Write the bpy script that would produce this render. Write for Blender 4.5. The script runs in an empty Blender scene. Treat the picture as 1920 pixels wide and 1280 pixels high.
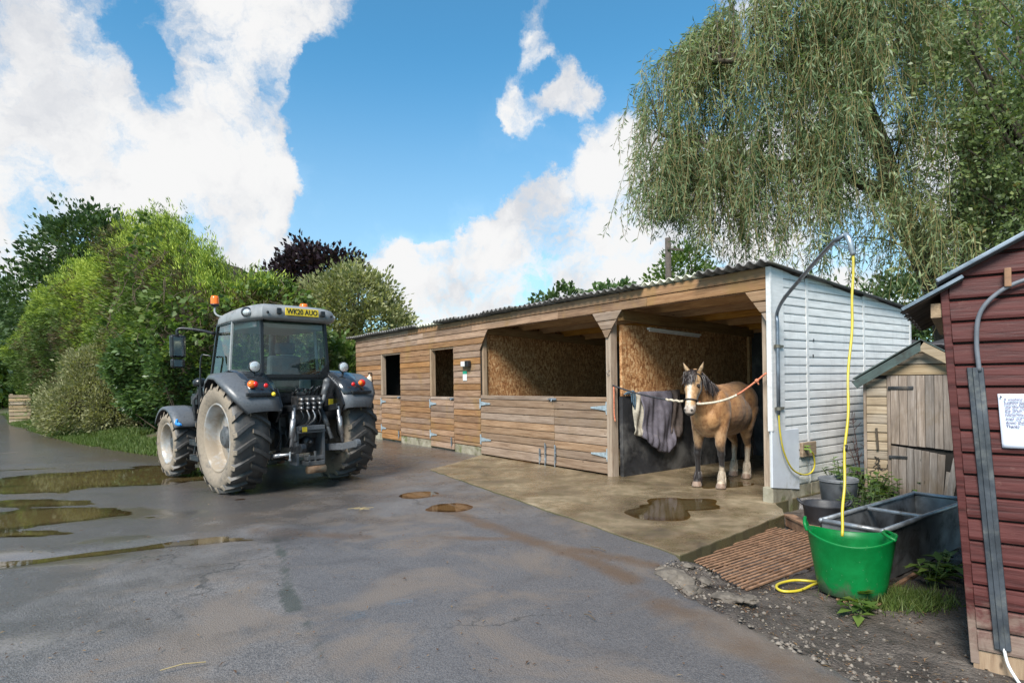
import bpy, bmesh, math, random
import numpy as np
from mathutils import Vector, Matrix

random.seed(7)
RNG = np.random.default_rng(7)
R = math.radians
SC = bpy.context.scene
COL = SC.collection

# ------------------------------------------------------------------ camera
EYE = 1.5
FPX = 1123.0
ROLL = 0.0152
cam_data = bpy.data.cameras.new('camera')
cam_data.sensor_width = 36.0
cam_data.lens = FPX / 1920.0 * 36.0
cam_data.shift_y = (715.6 - 640.0) / 1920.0
cam_data.clip_start = 0.05
cam_data.clip_end = 3000.0
cam = bpy.data.objects.new('camera', cam_data)
cam.location = (0, 0, EYE)
cam.rotation_euler = (R(90), ROLL, 0)
COL.objects.link(cam)
SC.camera = cam

# ------------------------------------------------------------------ light
SUN_AZ, SUN_EL = R(204), R(46)          # measured clockwise from +Y
SC.view_settings.view_transform = 'Standard'
SC.view_settings.look = 'None'
SC.view_settings.gamma = 1.0
SC.view_settings.exposure = 1.22
sun_data = bpy.data.lights.new('sun', 'SUN')
sun_data.energy = 3.0
sun_data.angle = R(24)
sun_data.color = (1.0, 0.95, 0.88)
sun = bpy.data.objects.new('sun', sun_data)
COL.objects.link(sun)
sun_dir = Vector((math.sin(SUN_AZ) * math.cos(SUN_EL), math.cos(SUN_AZ) * math.cos(SUN_EL), math.sin(SUN_EL)))
sun.rotation_euler = (-sun_dir).to_track_quat('-Z', 'Y').to_euler()
sun.location = sun_dir * 60


def ray(px, py):
    u = (px - 960.0) / FPX
    v = (715.6 - py) / FPX
    return Vector((u * math.cos(ROLL) + v * math.sin(ROLL), 1.0, -u * math.sin(ROLL) + v * math.cos(ROLL)))


def at(px, py, Y):
    d = ray(px, py)
    return Vector((d.x * Y, Y, EYE + d.z * Y))


def gnd(px, py, z=0.0):
    d = ray(px, py)
    k = (z - EYE) / d.z
    return Vector((d.x * k, k, z))


# ------------------------------------------------------------------ node helpers
class NT:
    def __init__(self, tree):
        self.t = tree
        self.n = tree.nodes
        self.l = tree.links

    def new(self, typ, **kw):
        nd = self.n.new(typ)
        for k, v in kw.items():
            setattr(nd, k, v)
        return nd

    def link(self, a, b):
        self.l.new(a, b)

    def val(self, sock, v):
        if isinstance(v, bpy.types.NodeSocket):
            self.l.new(v, sock)
        elif v is not None:
            if hasattr(sock, 'default_value'):
                try:
                    sock.default_value = v
                except Exception:
                    if isinstance(v, (tuple, list)) and len(v) == 3:
                        sock.default_value = (*v, 1.0)

    def math(self, op, a, b=None, c=None, clamp=False):
        nd = self.new('ShaderNodeMath', operation=op, use_clamp=clamp)
        for i, x in enumerate((a, b, c)):
            if x is not None:
                self.val(nd.inputs[i], x)
        return nd.outputs[0]

    def vmath(self, op, a, b=None, s=None):
        nd = self.new('ShaderNodeVectorMath', operation=op)
        self.val(nd.inputs[0], a)
        if b is not None:
            self.val(nd.inputs[1], b)
        if s is not None:
            self.val(nd.inputs['Scale'], s)
        return nd.outputs['Value'] if op in ('DOT_PRODUCT', 'LENGTH', 'DISTANCE') else nd.outputs[0]

    def mapr(self, v, a, b, c=0.0, d=1.0, smooth=True):
        nd = self.new('ShaderNodeMapRange', interpolation_type='SMOOTHSTEP' if smooth else 'LINEAR')
        self.val(nd.inputs['Value'], v)
        for nm, x in (('From Min', a), ('From Max', b), ('To Min', c), ('To Max', d)):
            self.val(nd.inputs[nm], x)
        return nd.outputs[0]

    def noise(self, vec=None, scale=5.0, detail=4.0, rough=0.55, dist=0.0, color=False):
        nd = self.new('ShaderNodeTexNoise')
        if vec is not None:
            self.val(nd.inputs['Vector'], vec)
        nd.inputs['Scale'].default_value = scale
        nd.inputs['Detail'].default_value = detail
        nd.inputs['Roughness'].default_value = rough
        nd.inputs['Distortion'].default_value = dist
        return nd.outputs['Color' if color else 'Fac']

    def voro(self, vec=None, scale=5.0, feature='F1', out='Distance', rnd=1.0):
        nd = self.new('ShaderNodeTexVoronoi', feature=feature)
        if vec is not None:
            self.val(nd.inputs['Vector'], vec)
        nd.inputs['Scale'].default_value = scale
        nd.inputs['Randomness'].default_value = rnd
        return nd.outputs[out]

    def mix(self, f, a, b, mode='MIX'):
        nd = self.new('ShaderNodeMix', data_type='RGBA', blend_type=mode)
        self.val(nd.inputs[0], f)
        self.val(nd.inputs[6], (*a, 1.0) if isinstance(a, tuple) and len(a) == 3 else a)
        self.val(nd.inputs[7], (*b, 1.0) if isinstance(b, tuple) and len(b) == 3 else b)
        return nd.outputs[2]

    def ramp(self, f, stops):
        nd = self.new('ShaderNodeValToRGB')
        e = nd.color_ramp.elements
        while len(e) < len(stops):
            e.new(0.5)
        for i, (p, c) in enumerate(stops):
            e[i].position = p
            e[i].color = (*c, 1.0) if len(c) == 3 else c
        self.val(nd.inputs[0], f)
        return nd.outputs[0]

    def scalev(self, vec, s):
        return self.vmath('MULTIPLY', vec, s)

    def bump(self, h, strength=0.3, dist=0.02):
        nd = self.new('ShaderNodeBump')
        self.val(nd.inputs['Strength'], strength)
        self.val(nd.inputs['Distance'], dist)
        self.val(nd.inputs['Height'], h)
        return nd.outputs[0]


def schlick(t, f0, nrm=None):
    g = t.new('ShaderNodeNewGeometry')
    d = t.math('ABSOLUTE', t.vmath('DOT_PRODUCT', nrm if nrm is not None else g.outputs['Normal'], g.outputs['Incoming']))
    return t.math('MULTIPLY_ADD', t.math('POWER', t.math('SUBTRACT', 1.0, d, clamp=True), 5.0), 1.0 - f0, f0)


def newmat(name):
    m = bpy.data.materials.new(name)
    m.use_nodes = True
    t = NT(m.node_tree)
    bs = m.node_tree.nodes['Principled BSDF']
    out = m.node_tree.nodes['Material Output']
    return m, t, bs, out


def obco(t):
    return t.new('ShaderNodeTexCoord').outputs['Object']


def wpos(t):
    return t.new('ShaderNodeNewGeometry').outputs['Position']


def orand(t):
    return t.new('ShaderNodeObjectInfo').outputs['Random']


def simple(name, col, rough=0.5, metal=0.0, var=0.15, scale=12.0, bump=0.0, dirt=None, dirt_amt=0.5, spec=0.5, dscale=3.0, coat=0.0):
    """plain material with noise tint, optional dirt colour in patches"""
    m, t, bs, out = newmat(name)
    co = obco(t)
    n = t.noise(co, scale, 5.0, 0.6)
    dark = tuple(c * (1 - var) for c in col)
    lite = tuple(min(1, c * (1 + var)) for c in col)
    c = t.mix(t.mapr(n, 0.3, 0.7), dark, lite)
    rg = t.mapr(n, 0.3, 0.7, max(0.02, rough - 0.1), min(1, rough + 0.1))
    if dirt is not None:
        dn = t.noise(co, dscale, 6.0, 0.65, 0.3)
        f = t.mapr(dn, 0.62 - dirt_amt * 0.3, 0.78 - dirt_amt * 0.2)
        c = t.mix(f, c, dirt)
        rg = t.math('MAXIMUM', rg, t.math('MULTIPLY', f, 0.85))
    t.val(bs.inputs['Base Color'], c)
    t.val(bs.inputs['Roughness'], rg)
    bs.inputs['Metallic'].default_value = metal
    bs.inputs['Specular IOR Level'].default_value = spec
    if coat:
        bs.inputs['Coat Weight'].default_value = coat
        bs.inputs['Coat Roughness'].default_value = 0.1
    if bump:
        t.val(bs.inputs['Normal'], t.bump(t.noise(co, scale * 3, 5.0, 0.6), bump, 0.01))
    return m


# ------------------------------------------------------------------ world
def build_world():
    w = bpy.data.worlds.new('World')
    SC.world = w
    w.use_nodes = True
    t = NT(w.node_tree)
    bg = w.node_tree.nodes['Background']
    sky = t.new('ShaderNodeTexSky', sky_type='NISHITA')
    sky.sun_disc = False
    sky.sun_elevation = SUN_EL
    sky.sun_rotation = SUN_AZ
    sky.altitude = 50
    sky.air_density = 1.0
    sky.dust_density = 0.5
    sky.ozone_density = 2.0
    hsv = t.new('ShaderNodeHueSaturation')
    hsv.inputs['Saturation'].default_value = 0.98
    hsv.inputs['Value'].default_value = 0.87
    t.link(t.mix(1.0, sky.outputs[0], (0.40, 0.95, 1.04), 'MULTIPLY'), hsv.inputs['Color'])
    d = t.vmath('NORMALIZE', t.new('ShaderNodeTexCoord').outputs['Generated'])
    # flatten the dome a little so that clouds stretch towards the horizon
    sep = t.new('ShaderNodeSeparateXYZ')
    t.link(d, sep.inputs[0])
    warp = t.noise(d, 5.0, 7.0, 0.65, 0.0, True)
    warp = t.vmath('SUBTRACT', warp, (0.5, 0.5, 0.5))
    dw = t.vmath('ADD', d, t.vmath('SCALE', warp, s=0.15))
    fine = t.noise(dw, 8.0, 9.0, 0.66)
    broad = t.noise(d, 2.6, 5.0, 0.55)
    dens = t.math('MULTIPLY_ADD', t.math('SUBTRACT', broad, 0.5), 1.6, 0.20)
    # cloud banks (+) and clear air (-) by bearing and height: (px, py, radius px, weight)
    banks = [(60, 140, 215, 1.0), (-150, 250, 260, 0.9), (250, 330, 150, 1.0), (390, 370, 165, 1.0), (480, 290, 75, 0.9), (120, 480, 170, 0.9),
             (470, 70, 150, 0.75), (430, 170, 120, 0.65), (620, 25, 80, 0.55), (0, 560, 160, 0.5), (60, 330, 120, 0.55), (530, 440, 120, 0.15),
             (1000, 560, 260, 1.0), (1180, 430, 190, 1.0), (880, 480, 110, 0.6), (1010, 385, 90, 0.75), (1160, 330, 95, 0.75), (740, 500, 110, 0.5), (1420, 470, 240, 0.9), (1750, 430, 260, 0.8),
             (1102, 178, 52, 0.72), (1085, 118, 36, 0.40), (915, 238, 60, 0.52), (1005, 228, 60, 0.55), (965, 185, 55, 0.48), (1030, 85, 48, 0.42), (985, 140, 42, 0.40), (1012, 40, 44, 0.42), (1040, 215, 40, 0.38),
             (760, 200, 190, -1.2), (690, 330, 170, -1.0), (860, 60, 180, -1.1), (620, 430, 80, -0.6), (1130, 40, 110, -0.8), (1250, 90, 120, -0.9), (1270, 230, 90, -0.5), (860, 330, 130, -0.9), (290, 120, 60, -0.75), (225, 40, 40, -0.35), (590, 180, 60, -0.6), (215, 200, 45, -0.5), (800, 400, 70, -0.5), (1050, 285, 70, -0.75), (940, 320, 80, -0.6), (1050, 150, 26, -0.5), (1150, 245, 45, -0.5), (330, 240, 55, -0.55)]
    for px, py, rad, wt in banks:
        c = ray(px, py).normalized()
        # angular radius
        ang = 0.5 * ((ray(px + rad, py).normalized() - c).length + (ray(px, py - rad).normalized() - c).length)
        dist = t.vmath('DISTANCE', dw, tuple(c))
        f = t.mapr(dist, ang * 1.28, ang * 0.5, 0.0, wt)
        dens = t.math('ADD', dens, f)
    dens = t.math('MINIMUM', t.math('MAXIMUM', dens, -0.85), 0.72)
    dens = t.math('ADD', dens, t.math('MULTIPLY', t.math('SUBTRACT', fine, 0.5), 2.7))
    mask = t.mapr(dens, 0.02, 0.82)
    # thin veil near the horizon
    veil = t.mapr(sep.outputs['Z'], 0.50, 0.08, 0.0, 0.46)
    mask = t.math('MAXIMUM', mask, veil)
    shade = t.noise(dw, 7.0, 6.0, 0.55)
    lum = t.mapr(t.math('ADD', shade, t.math('MULTIPLY', dens, 0.14)), 0.40, 0.68, 0.0, 1.0)
    ccol = t.mix(lum, (2.95, 3.05, 3.25), (4.02, 4.02, 4.02))
    col = t.mix(mask, hsv.outputs[0], ccol)
    t.link(col, bg.inputs['Color'])
    bg.inputs['Strength'].default_value = 0.1


build_world()


# ------------------------------------------------------------------ mesh helpers
class MB:
    def __init__(self):
        self.v = []
        self.f = []

    def add(self, vs, fs):
        o = len(self.v)
        self.v += [tuple(p) for p in vs]
        self.f += [tuple(i + o for i in q) for q in fs]
        return self

    def box(self, lo, hi, M=None):
        x0, y0, z0 = lo
        x1, y1, z1 = hi
        vs = [Vector(p) for p in ((x0, y0, z0), (x1, y0, z0), (x1, y1, z0), (x0, y1, z0), (x0, y0, z1), (x1, y0, z1), (x1, y1, z1), (x0, y1, z1))]
        if M is not None:
            vs = [M @ p for p in vs]
        return self.add(vs, [(0, 3, 2, 1), (4, 5, 6, 7), (0, 1, 5, 4), (1, 2, 6, 5), (2, 3, 7, 6), (3, 0, 4, 7)])

    def bar(self, p0, p1, w, h, up=(0, 0, 1)):
        """square bar from p0 to p1"""
        p0, p1 = Vector(p0), Vector(p1)
        d = (p1 - p0).normalized()
        s = d.cross(Vector(up))
        if s.length < 1e-4:
            s = d.cross(Vector((1, 0, 0)))
        s.normalize()
        u = s.cross(d).normalized()
        vs = []
        for p in (p0, p1):
            for a, b in ((-1, -1), (1, -1), (1, 1), (-1, 1)):
                vs.append(p + s * (a * w / 2) + u * (b * h / 2))
        return self.add(vs, [(3, 2, 1, 0), (4, 5, 6, 7), (0, 1, 5, 4), (1, 2, 6, 5), (2, 3, 7, 6), (3, 0, 4, 7)])

    def tube(self, path, r, n=8, cap=True):
        path = [Vector(p) for p in path]
        rs = r if isinstance(r, (list, tuple)) else [r] * len(path)
        vs, fs = [], []
        prev = None
        for i, p in enumerate(path):
            d = (path[min(i + 1, len(path) - 1)] - path[max(i - 1, 0)])
            d = d.normalized() if d.length > 1e-9 else Vector((0, 0, 1))
            if prev is None:
                s = d.cross(Vector((0, 0, 1)))
                if s.length < 0.05:
                    s = d.cross(Vector((1, 0, 0)))
            else:
                s = prev - d * prev.dot(d)
            s.normalize()
            prev = s
            u = d.cross(s)
            for k in range(n):
                a = 2 * math.pi * k / n
                vs.append(p + (s * math.cos(a) + u * math.sin(a)) * rs[i])
        for i in range(len(path) - 1):
            for k in range(n):
                fs.append((i * n + k, i * n + (k + 1) % n, (i + 1) * n + (k + 1) % n, (i + 1) * n + k))
        if cap:
            fs.append(tuple(range(n - 1, -1, -1)))
            m = (len(path) - 1) * n
            fs.append(tuple(range(m, m + n)))
        return self.add(vs, fs)

    def lathe(self, prof, n=32, M=None, closed=False):
        """profile (radius, height) about local Z"""
        vs, fs = [], []
        for (rr, zz) in prof:
            for k in range(n):
                a = 2 * math.pi * k / n
                p = Vector((rr * math.cos(a), rr * math.sin(a), zz))
                vs.append(M @ p if M is not None else p)
        m = len(prof)
        for i in range(m if closed else m - 1):
            j = (i + 1) % m
            for k in range(n):
                fs.append((i * n + k, i * n + (k + 1) % n, j * n + (k + 1) % n, j * n + k))
        return self.add(vs, fs)

    def prism(self, poly, lo, hi, M):
        """2-D polygon (a,b) extruded along third local axis, M maps (a,b,c)"""
        n = len(poly)
        vs = [M @ Vector((a, b, lo)) for a, b in poly] + [M @ Vector((a, b, hi)) for a, b in poly]
        fs = [tuple(range(n - 1, -1, -1)), tuple(range(n, 2 * n))]
        fs += [(i, (i + 1) % n, n + (i + 1) % n, n + i) for i in range(n)]
        return self.add(vs, fs)

    def grid(self, pts):
        """pts[i][j]"""
        h, w = len(pts), len(pts[0])
        vs = [p for row in pts for p in row]
        fs = [(i * w + j, i * w + j + 1, (i + 1) * w + j + 1, (i + 1) * w + j) for i in range(h - 1) for j in range(w - 1)]
        return self.add(vs, fs)

    def sphere(self, c, r, n=12, m=8, sc=(1, 1, 1)):
        c = Vector(c)
        prof = [(math.sin(math.pi * i / m), -math.cos(math.pi * i / m)) for i in range(m + 1)]
        M = Matrix.Translation(c) @ Matrix.Diagonal((r * sc[0], r * sc[1], r * sc[2], 1))
        prof = [(max(a, 0.002), b) for a, b in prof]
        return self.lathe(prof, n, M)

    def build(self, name, m, parent=None, smooth=False, bevel=0.0, loc=None, rotz=None, solid=0.0, fix=True):
        me = bpy.data.meshes.new(name)
        me.from_pydata(self.v, [], self.f)
        if fix:
            bm = bmesh.new()
            bm.from_mesh(me)
            bmesh.ops.recalc_face_normals(bm, faces=bm.faces)
            bm.to_mesh(me)
            bm.free()
        if m is not None:
            me.materials.append(m)
        if smooth:
            me.polygons.foreach_set('use_smooth', [True] * len(me.polygons))
        me.update()
        o = bpy.data.objects.new(name, me)
        COL.objects.link(o)
        if parent is not None:
            o.parent = parent
        if loc is not None:
            o.location = loc
        if rotz is not None:
            o.rotation_euler = (0, 0, rotz)
        if solid:
            md = o.modifiers.new('solid', 'SOLIDIFY')
            md.thickness = solid
            md.offset = 0
        if bevel:
            md = o.modifiers.new('bevel', 'BEVEL')
            md.width = bevel
            md.segments = 2
            md.limit_method = 'ANGLE'
            md.angle_limit = R(35)
            if smooth is False:
                pass
        return o


def bez(pts, n=24):
    """Catmull-Rom through pts"""
    P = [Vector(p) for p in pts]
    P = [P[0] * 2 - P[1]] + P + [P[-1] * 2 - P[-2]]
    out = []
    segs = len(P) - 3
    for i in range(segs):
        a, b, c, d = P[i:i + 4]
        k = max(2, n // segs)
        for j in range(k):
            s = j / k
            out.append(0.5 * ((2 * b) + (c - a) * s + (2 * a - 5 * b + 4 * c - d) * s * s + (3 * b - a - 3 * c + d) * s ** 3))
    out.append(P[-2])
    return out


def tag(o, label=None, cat=None, group=None, kind=None):
    if label:
        o['label'] = label
    if cat:
        o['category'] = cat
    if group:
        o['group'] = group
    if kind:
        o['kind'] = kind
    return o


def empty(name, loc=(0, 0, 0), rotz=0.0):
    o = bpy.data.objects.new(name, None)
    o.empty_display_size = 0.2
    o.location = loc
    o.rotation_euler = (0, 0, rotz)
    COL.objects.link(o)
    return o


def copy_tree(o, parent=None):
    c = o.copy()
    COL.objects.link(c)
    if parent is not None:
        c.parent = parent
    for ch in list(o.children):
        copy_tree(ch, c)
    return c


def raw_mesh(name, co, loops, nside, m, parent=None, attrs=None, smooth=False):
    """fast mesh from numpy: co (n,3), loops (faces*nside)"""
    me = bpy.data.meshes.new(name)
    me.vertices.add(len(co))
    me.vertices.foreach_set('co', np.asarray(co, dtype=np.float32).ravel())
    nf = len(loops) // nside
    me.loops.add(len(loops))
    me.loops.foreach_set('vertex_index', np.asarray(loops, dtype=np.int32))
    me.polygons.add(nf)
    me.polygons.foreach_set('loop_start', np.arange(nf, dtype=np.int32) * nside)
    if smooth:
        me.polygons.foreach_set('use_smooth', np.ones(nf, dtype=bool))
    me.update(calc_edges=True)
    for k, arr in (attrs or {}).items():
        at_ = me.attributes.new(k, 'FLOAT', 'POINT')
        at_.data.foreach_set('value', np.asarray(arr, dtype=np.float32))
    me.materials.append(m)
    o = bpy.data.objects.new(name, me)
    COL.objects.link(o)
    if parent is not None:
        o.parent = parent
    return o


def norm(a):
    return a / np.maximum(np.linalg.norm(a, axis=-1, keepdims=True), 1e-9)


def rdir(n):
    return norm(RNG.normal(size=(n, 3)))


def leaf_mesh(name, P, D, L, W, m, parent=None, tint=None, wide=0.45, N=None, curl=0.12):
    """diamond leaves: base P, direction D (unit), length L, width W"""
    n = len(P)
    D = norm(D)
    S = norm(np.cross(D, rdir(n) if N is None else N))
    U = np.cross(S, D)
    L = np.broadcast_to(np.asarray(L, float), (n,))[:, None]
    W = np.broadcast_to(np.asarray(W, float), (n,))[:, None]
    mid = P + D * L * wide
    co = np.stack([P, mid + S * W / 2 + U * L * curl, P + D * L, mid - S * W / 2 + U * L * curl], axis=1).reshape(-1, 3)
    if tint is None:
        tint = RNG.random(n)
    o = raw_mesh(name, co, np.arange(n * 4), 4, m, parent, {'tint': np.repeat(tint, 4)})
    return o


def leaf_mat(name, stops, rough=0.45, trans=0.35, spec=0.4, var=0.35):
    m, t, bs, out = newmat(name)
    a = t.new('ShaderNodeAttribute', attribute_name='tint')
    c = t.ramp(a.outputs['Fac'], stops)
    n = t.noise(wpos(t), 1.3, 3.0)
    c = t.mix(t.mapr(n, 0.3, 0.7, 0.0, var), c, t.mix(1.0, c, (0.55, 0.6, 0.5), 'MULTIPLY'))
    t.val(bs.inputs['Base Color'], c)
    bs.inputs['Roughness'].default_value = rough
    bs.inputs['Specular IOR Level'].default_value = spec
    tr = t.new('ShaderNodeBsdfTranslucent')
    t.val(tr.inputs['Color'], t.mix(1.0, c, (1.15, 1.2, 0.55), 'MULTIPLY'))
    mx = t.new('ShaderNodeMixShader')
    mx.inputs[0].default_value = trans
    t.link(bs.outputs[0], mx.inputs[1])
    t.link(tr.outputs[0], mx.inputs[2])
    t.link(mx.outputs[0], out.inputs['Surface'])
    return m


def vnoise(x, y, seed=0, octaves=4, base=1.0):
    """cheap value noise, numpy arrays"""
    r = np.random.default_rng(seed)
    tab = r.random((256, 256))
    tot = np.zeros_like(x, dtype=float)
    amp, frq, s = 1.0, base, 0.0
    for o in range(octaves):
        fx, fy = x * frq + 17.3 * o, y * frq + 5.1 * o
        ix, iy = np.floor(fx).astype(int), np.floor(fy).astype(int)
        ux, uy = fx - ix, fy - iy
        ux, uy = ux * ux * (3 - 2 * ux), uy * uy * (3 - 2 * uy)
        a = tab[ix & 255, iy & 255]
        b = tab[(ix + 1) & 255, iy & 255]
        c = tab[ix & 255, (iy + 1) & 255]
        d = tab[(ix + 1) & 255, (iy + 1) & 255]
        tot += amp * ((a * (1 - ux) + b * ux) * (1 - uy) + (c * (1 - ux) + d * ux) * uy)
        s += amp
        amp *= 0.5
        frq *= 2.03
    return tot / s
# ------------------------------------------------------------------ stable frame
SO = np.array([3.115, 7.205])
SA = np.array([-0.5873, 0.8094])
SB = np.array([0.8094, 0.5873])
ST_ROT = math.atan2(-SA[1], -SA[0])


def stw(tt, ss, z=0.0):
    q = SO + SA * tt + SB * ss
    return Vector((q[0], q[1], z))


def seg_dist(x, y, pts):
    """distance to polyline and side sign"""
    best = np.full(x.shape, 1e9)
    for (x0, y0), (x1, y1) in zip(pts[:-1], pts[1:]):
        dx, dy = x1 - x0, y1 - y0
        tt = np.clip(((x - x0) * dx + (y - y0) * dy) / (dx * dx + dy * dy), 0, 1)
        best = np.minimum(best, np.hypot(x - x0 - tt * dx, y - y0 - tt * dy))
    return best


def sstep(x, a, b):
    u = np.clip((x - a) / (b - a), 0, 1)
    return u * u * (3 - 2 * u)


SOIL_Y = [1.0, 2.0, 3.1, 3.65, 4.3, 4.83, 5.2]
SOIL_X = [2.5, 2.1, 1.63, 1.41, 1.16, 1.12, 1.42]
WATER_Z = -0.030


def soil_x(y):
    return np.interp(y, SOIL_Y, SOIL_X)


def graded(lo, hi, d0, d1, step, far):
    a = list(np.arange(d0, d1 + 1e-6, step))
    s, p = step, d0
    left = []
    while p > lo:
        s *= 1.22
        p -= min(s, far)
        left.append(max(p, lo))
    s, p = step, d1
    right = []
    while p < hi:
        s *= 1.22
        p += min(s, far)
        right.append(min(p, hi))
    return np.array(left[::-1] + a + right)


def asphalt_mat():
    m, t, bs, out = newmat('asphalt')
    co = wpos(t)
    at_ = lambda k: t.new('ShaderNodeAttribute', attribute_name=k).outputs['Fac']
    wet, mud, seam = at_('wet'), at_('mud'), at_('seam')
    g1 = t.noise(co, 75.0, 3.0, 0.75)
    g2 = t.voro(co, 110.0)
    big = t.noise(co, 0.55, 5.0, 0.6, 0.4)
    mid = t.noise(co, 3.2, 6.0, 0.62, 0.2)
    c = t.ramp(t.math('ADD', t.math('MULTIPLY', big, 0.65), t.math('MULTIPLY', mid, 0.35)),
               [(0.32, (0.098, 0.089, 0.086)), (0.5, (0.145, 0.132, 0.127)), (0.68, (0.195, 0.178, 0.170))])
    c = t.mix(t.mapr(g2, 0.05, 0.5, 0.55, 0.0), c, (0.32, 0.295, 0.275))
    c = t.mix(t.mapr(g1, 0.45, 0.6, 0.0, 0.75), c, (0.040, 0.036, 0.036))
    c = t.mix(t.math('MULTIPLY', at_('patch'), 0.42), c, (0.070, 0.066, 0.070))
    # dusting of brown silt
    silt = t.mapr(t.noise(co, 0.9, 6.0, 0.65, 0.6), 0.46, 0.62, 0.0, 0.7)
    c = t.mix(silt, c, (0.165, 0.128, 0.100))
    mm = t.mapr(t.math('ADD', mud, t.math('MULTIPLY', t.math('SUBTRACT', mid, 0.5), 0.9)), 0.25, 0.8, 0.0, 0.9)
    c = t.mix(mm, c, (0.105, 0.064, 0.036))
    sm = t.mapr(t.math('ADD', seam, t.math('MULTIPLY', t.math('SUBTRACT', mid, 0.5), 1.1)), 0.45, 0.8, 0.0, 0.8)
    c = t.mix(sm, c, (0.042, 0.047, 0.036))
    wv = t.vmath('ADD', co, t.vmath('SCALE', t.noise(co, 1.5, 5.0, 0.65, 0.0, True), s=0.9))
    ck = t.math('MULTIPLY', t.mapr(t.voro(wv, 0.42, 'DISTANCE_TO_EDGE'), 0.001, 0.010, 1.0, 0.0), t.mapr(t.noise(co, 0.5, 3.0), 0.48, 0.6))
    c = t.mix(t.math('MULTIPLY', ck, 0.75), c, (0.028, 0.026, 0.022))
    # wetness darkens the binder
    wf = t.mapr(t.math('ADD', wet, t.math('MULTIPLY', t.math('SUBTRACT', t.noise(co, 1.7, 6.0, 0.65, 0.3), 0.5), 1.5)), 0.25, 0.85)
    c = t.mix(t.math('MULTIPLY', wf, 0.55), c, (0.055, 0.049, 0.046))
    t.val(bs.inputs['Base Color'], c)
    rg = t.mapr(wf, 0.0, 1.0, 0.46, 0.16, False)
    rg = t.math('ADD', rg, t.mapr(g1, 0.3, 0.7, -0.06, 0.10))
    t.val(bs.inputs['Roughness'], rg)
    bs.inputs['Specular IOR Level'].default_value = 0.9
    h = t.math('ADD', t.math('MULTIPLY', g1, 0.8), t.math('MULTIPLY', g2, 0.8))
    st = t.mapr(wf, 0.0, 1.0, 0.45, 0.50, False)
    film = t.mapr(t.math('ADD', at_('film'), t.math('MULTIPLY', t.math('SUBTRACT', mid, 0.5), 0.8)), 0.35, 0.7)
    rg = t.math('MULTIPLY', rg, t.mapr(film, 0, 1, 1.0, 0.35, False))
    t.val(bs.inputs['Roughness'], rg)
    st = t.math('MULTIPLY', st, t.mapr(film, 0, 1, 1.0, 0.25, False))
    t.val(bs.inputs['Normal'], t.bump(h, st, 0.012))
    return m


def water_mat(name, tint, deep=0.5, silt=(0.085, 0.056, 0.026)):
    m, t, bs, out = newmat(name)
    co = wpos(t)
    nrm = t.bump(t.noise(co, 9.0, 3.0), 0.03, 0.01)
    fr = schlick(t, 0.022, nrm)
    gl = t.new('ShaderNodeBsdfGlossy')
    gl.inputs['Roughness'].default_value = 0.015
    t.link(nrm, gl.inputs['Normal'])
    tr = t.new('ShaderNodeBsdfTransparent')
    tr.inputs['Color'].default_value = (*tint, 1)
    df = t.new('ShaderNodeBsdfDiffuse')
    df.inputs['Color'].default_value = (*silt, 1)
    m1 = t.new('ShaderNodeMixShader')
    t.val(m1.inputs[0], t.math('MULTIPLY', t.mapr(t.new('ShaderNodeAttribute', attribute_name='depth').outputs['Fac'], 0.0, 0.9), deep))
    t.link(tr.outputs[0], m1.inputs[1])
    t.link(df.outputs[0], m1.inputs[2])
    mx = t.new('ShaderNodeMixShader')
    t.link(fr, mx.inputs[0])
    t.link(m1.outputs[0], mx.inputs[1])
    t.link(gl.outputs[0], mx.inputs[2])
    t.link(mx.outputs[0], out.inputs['Surface'])
    return m


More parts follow.
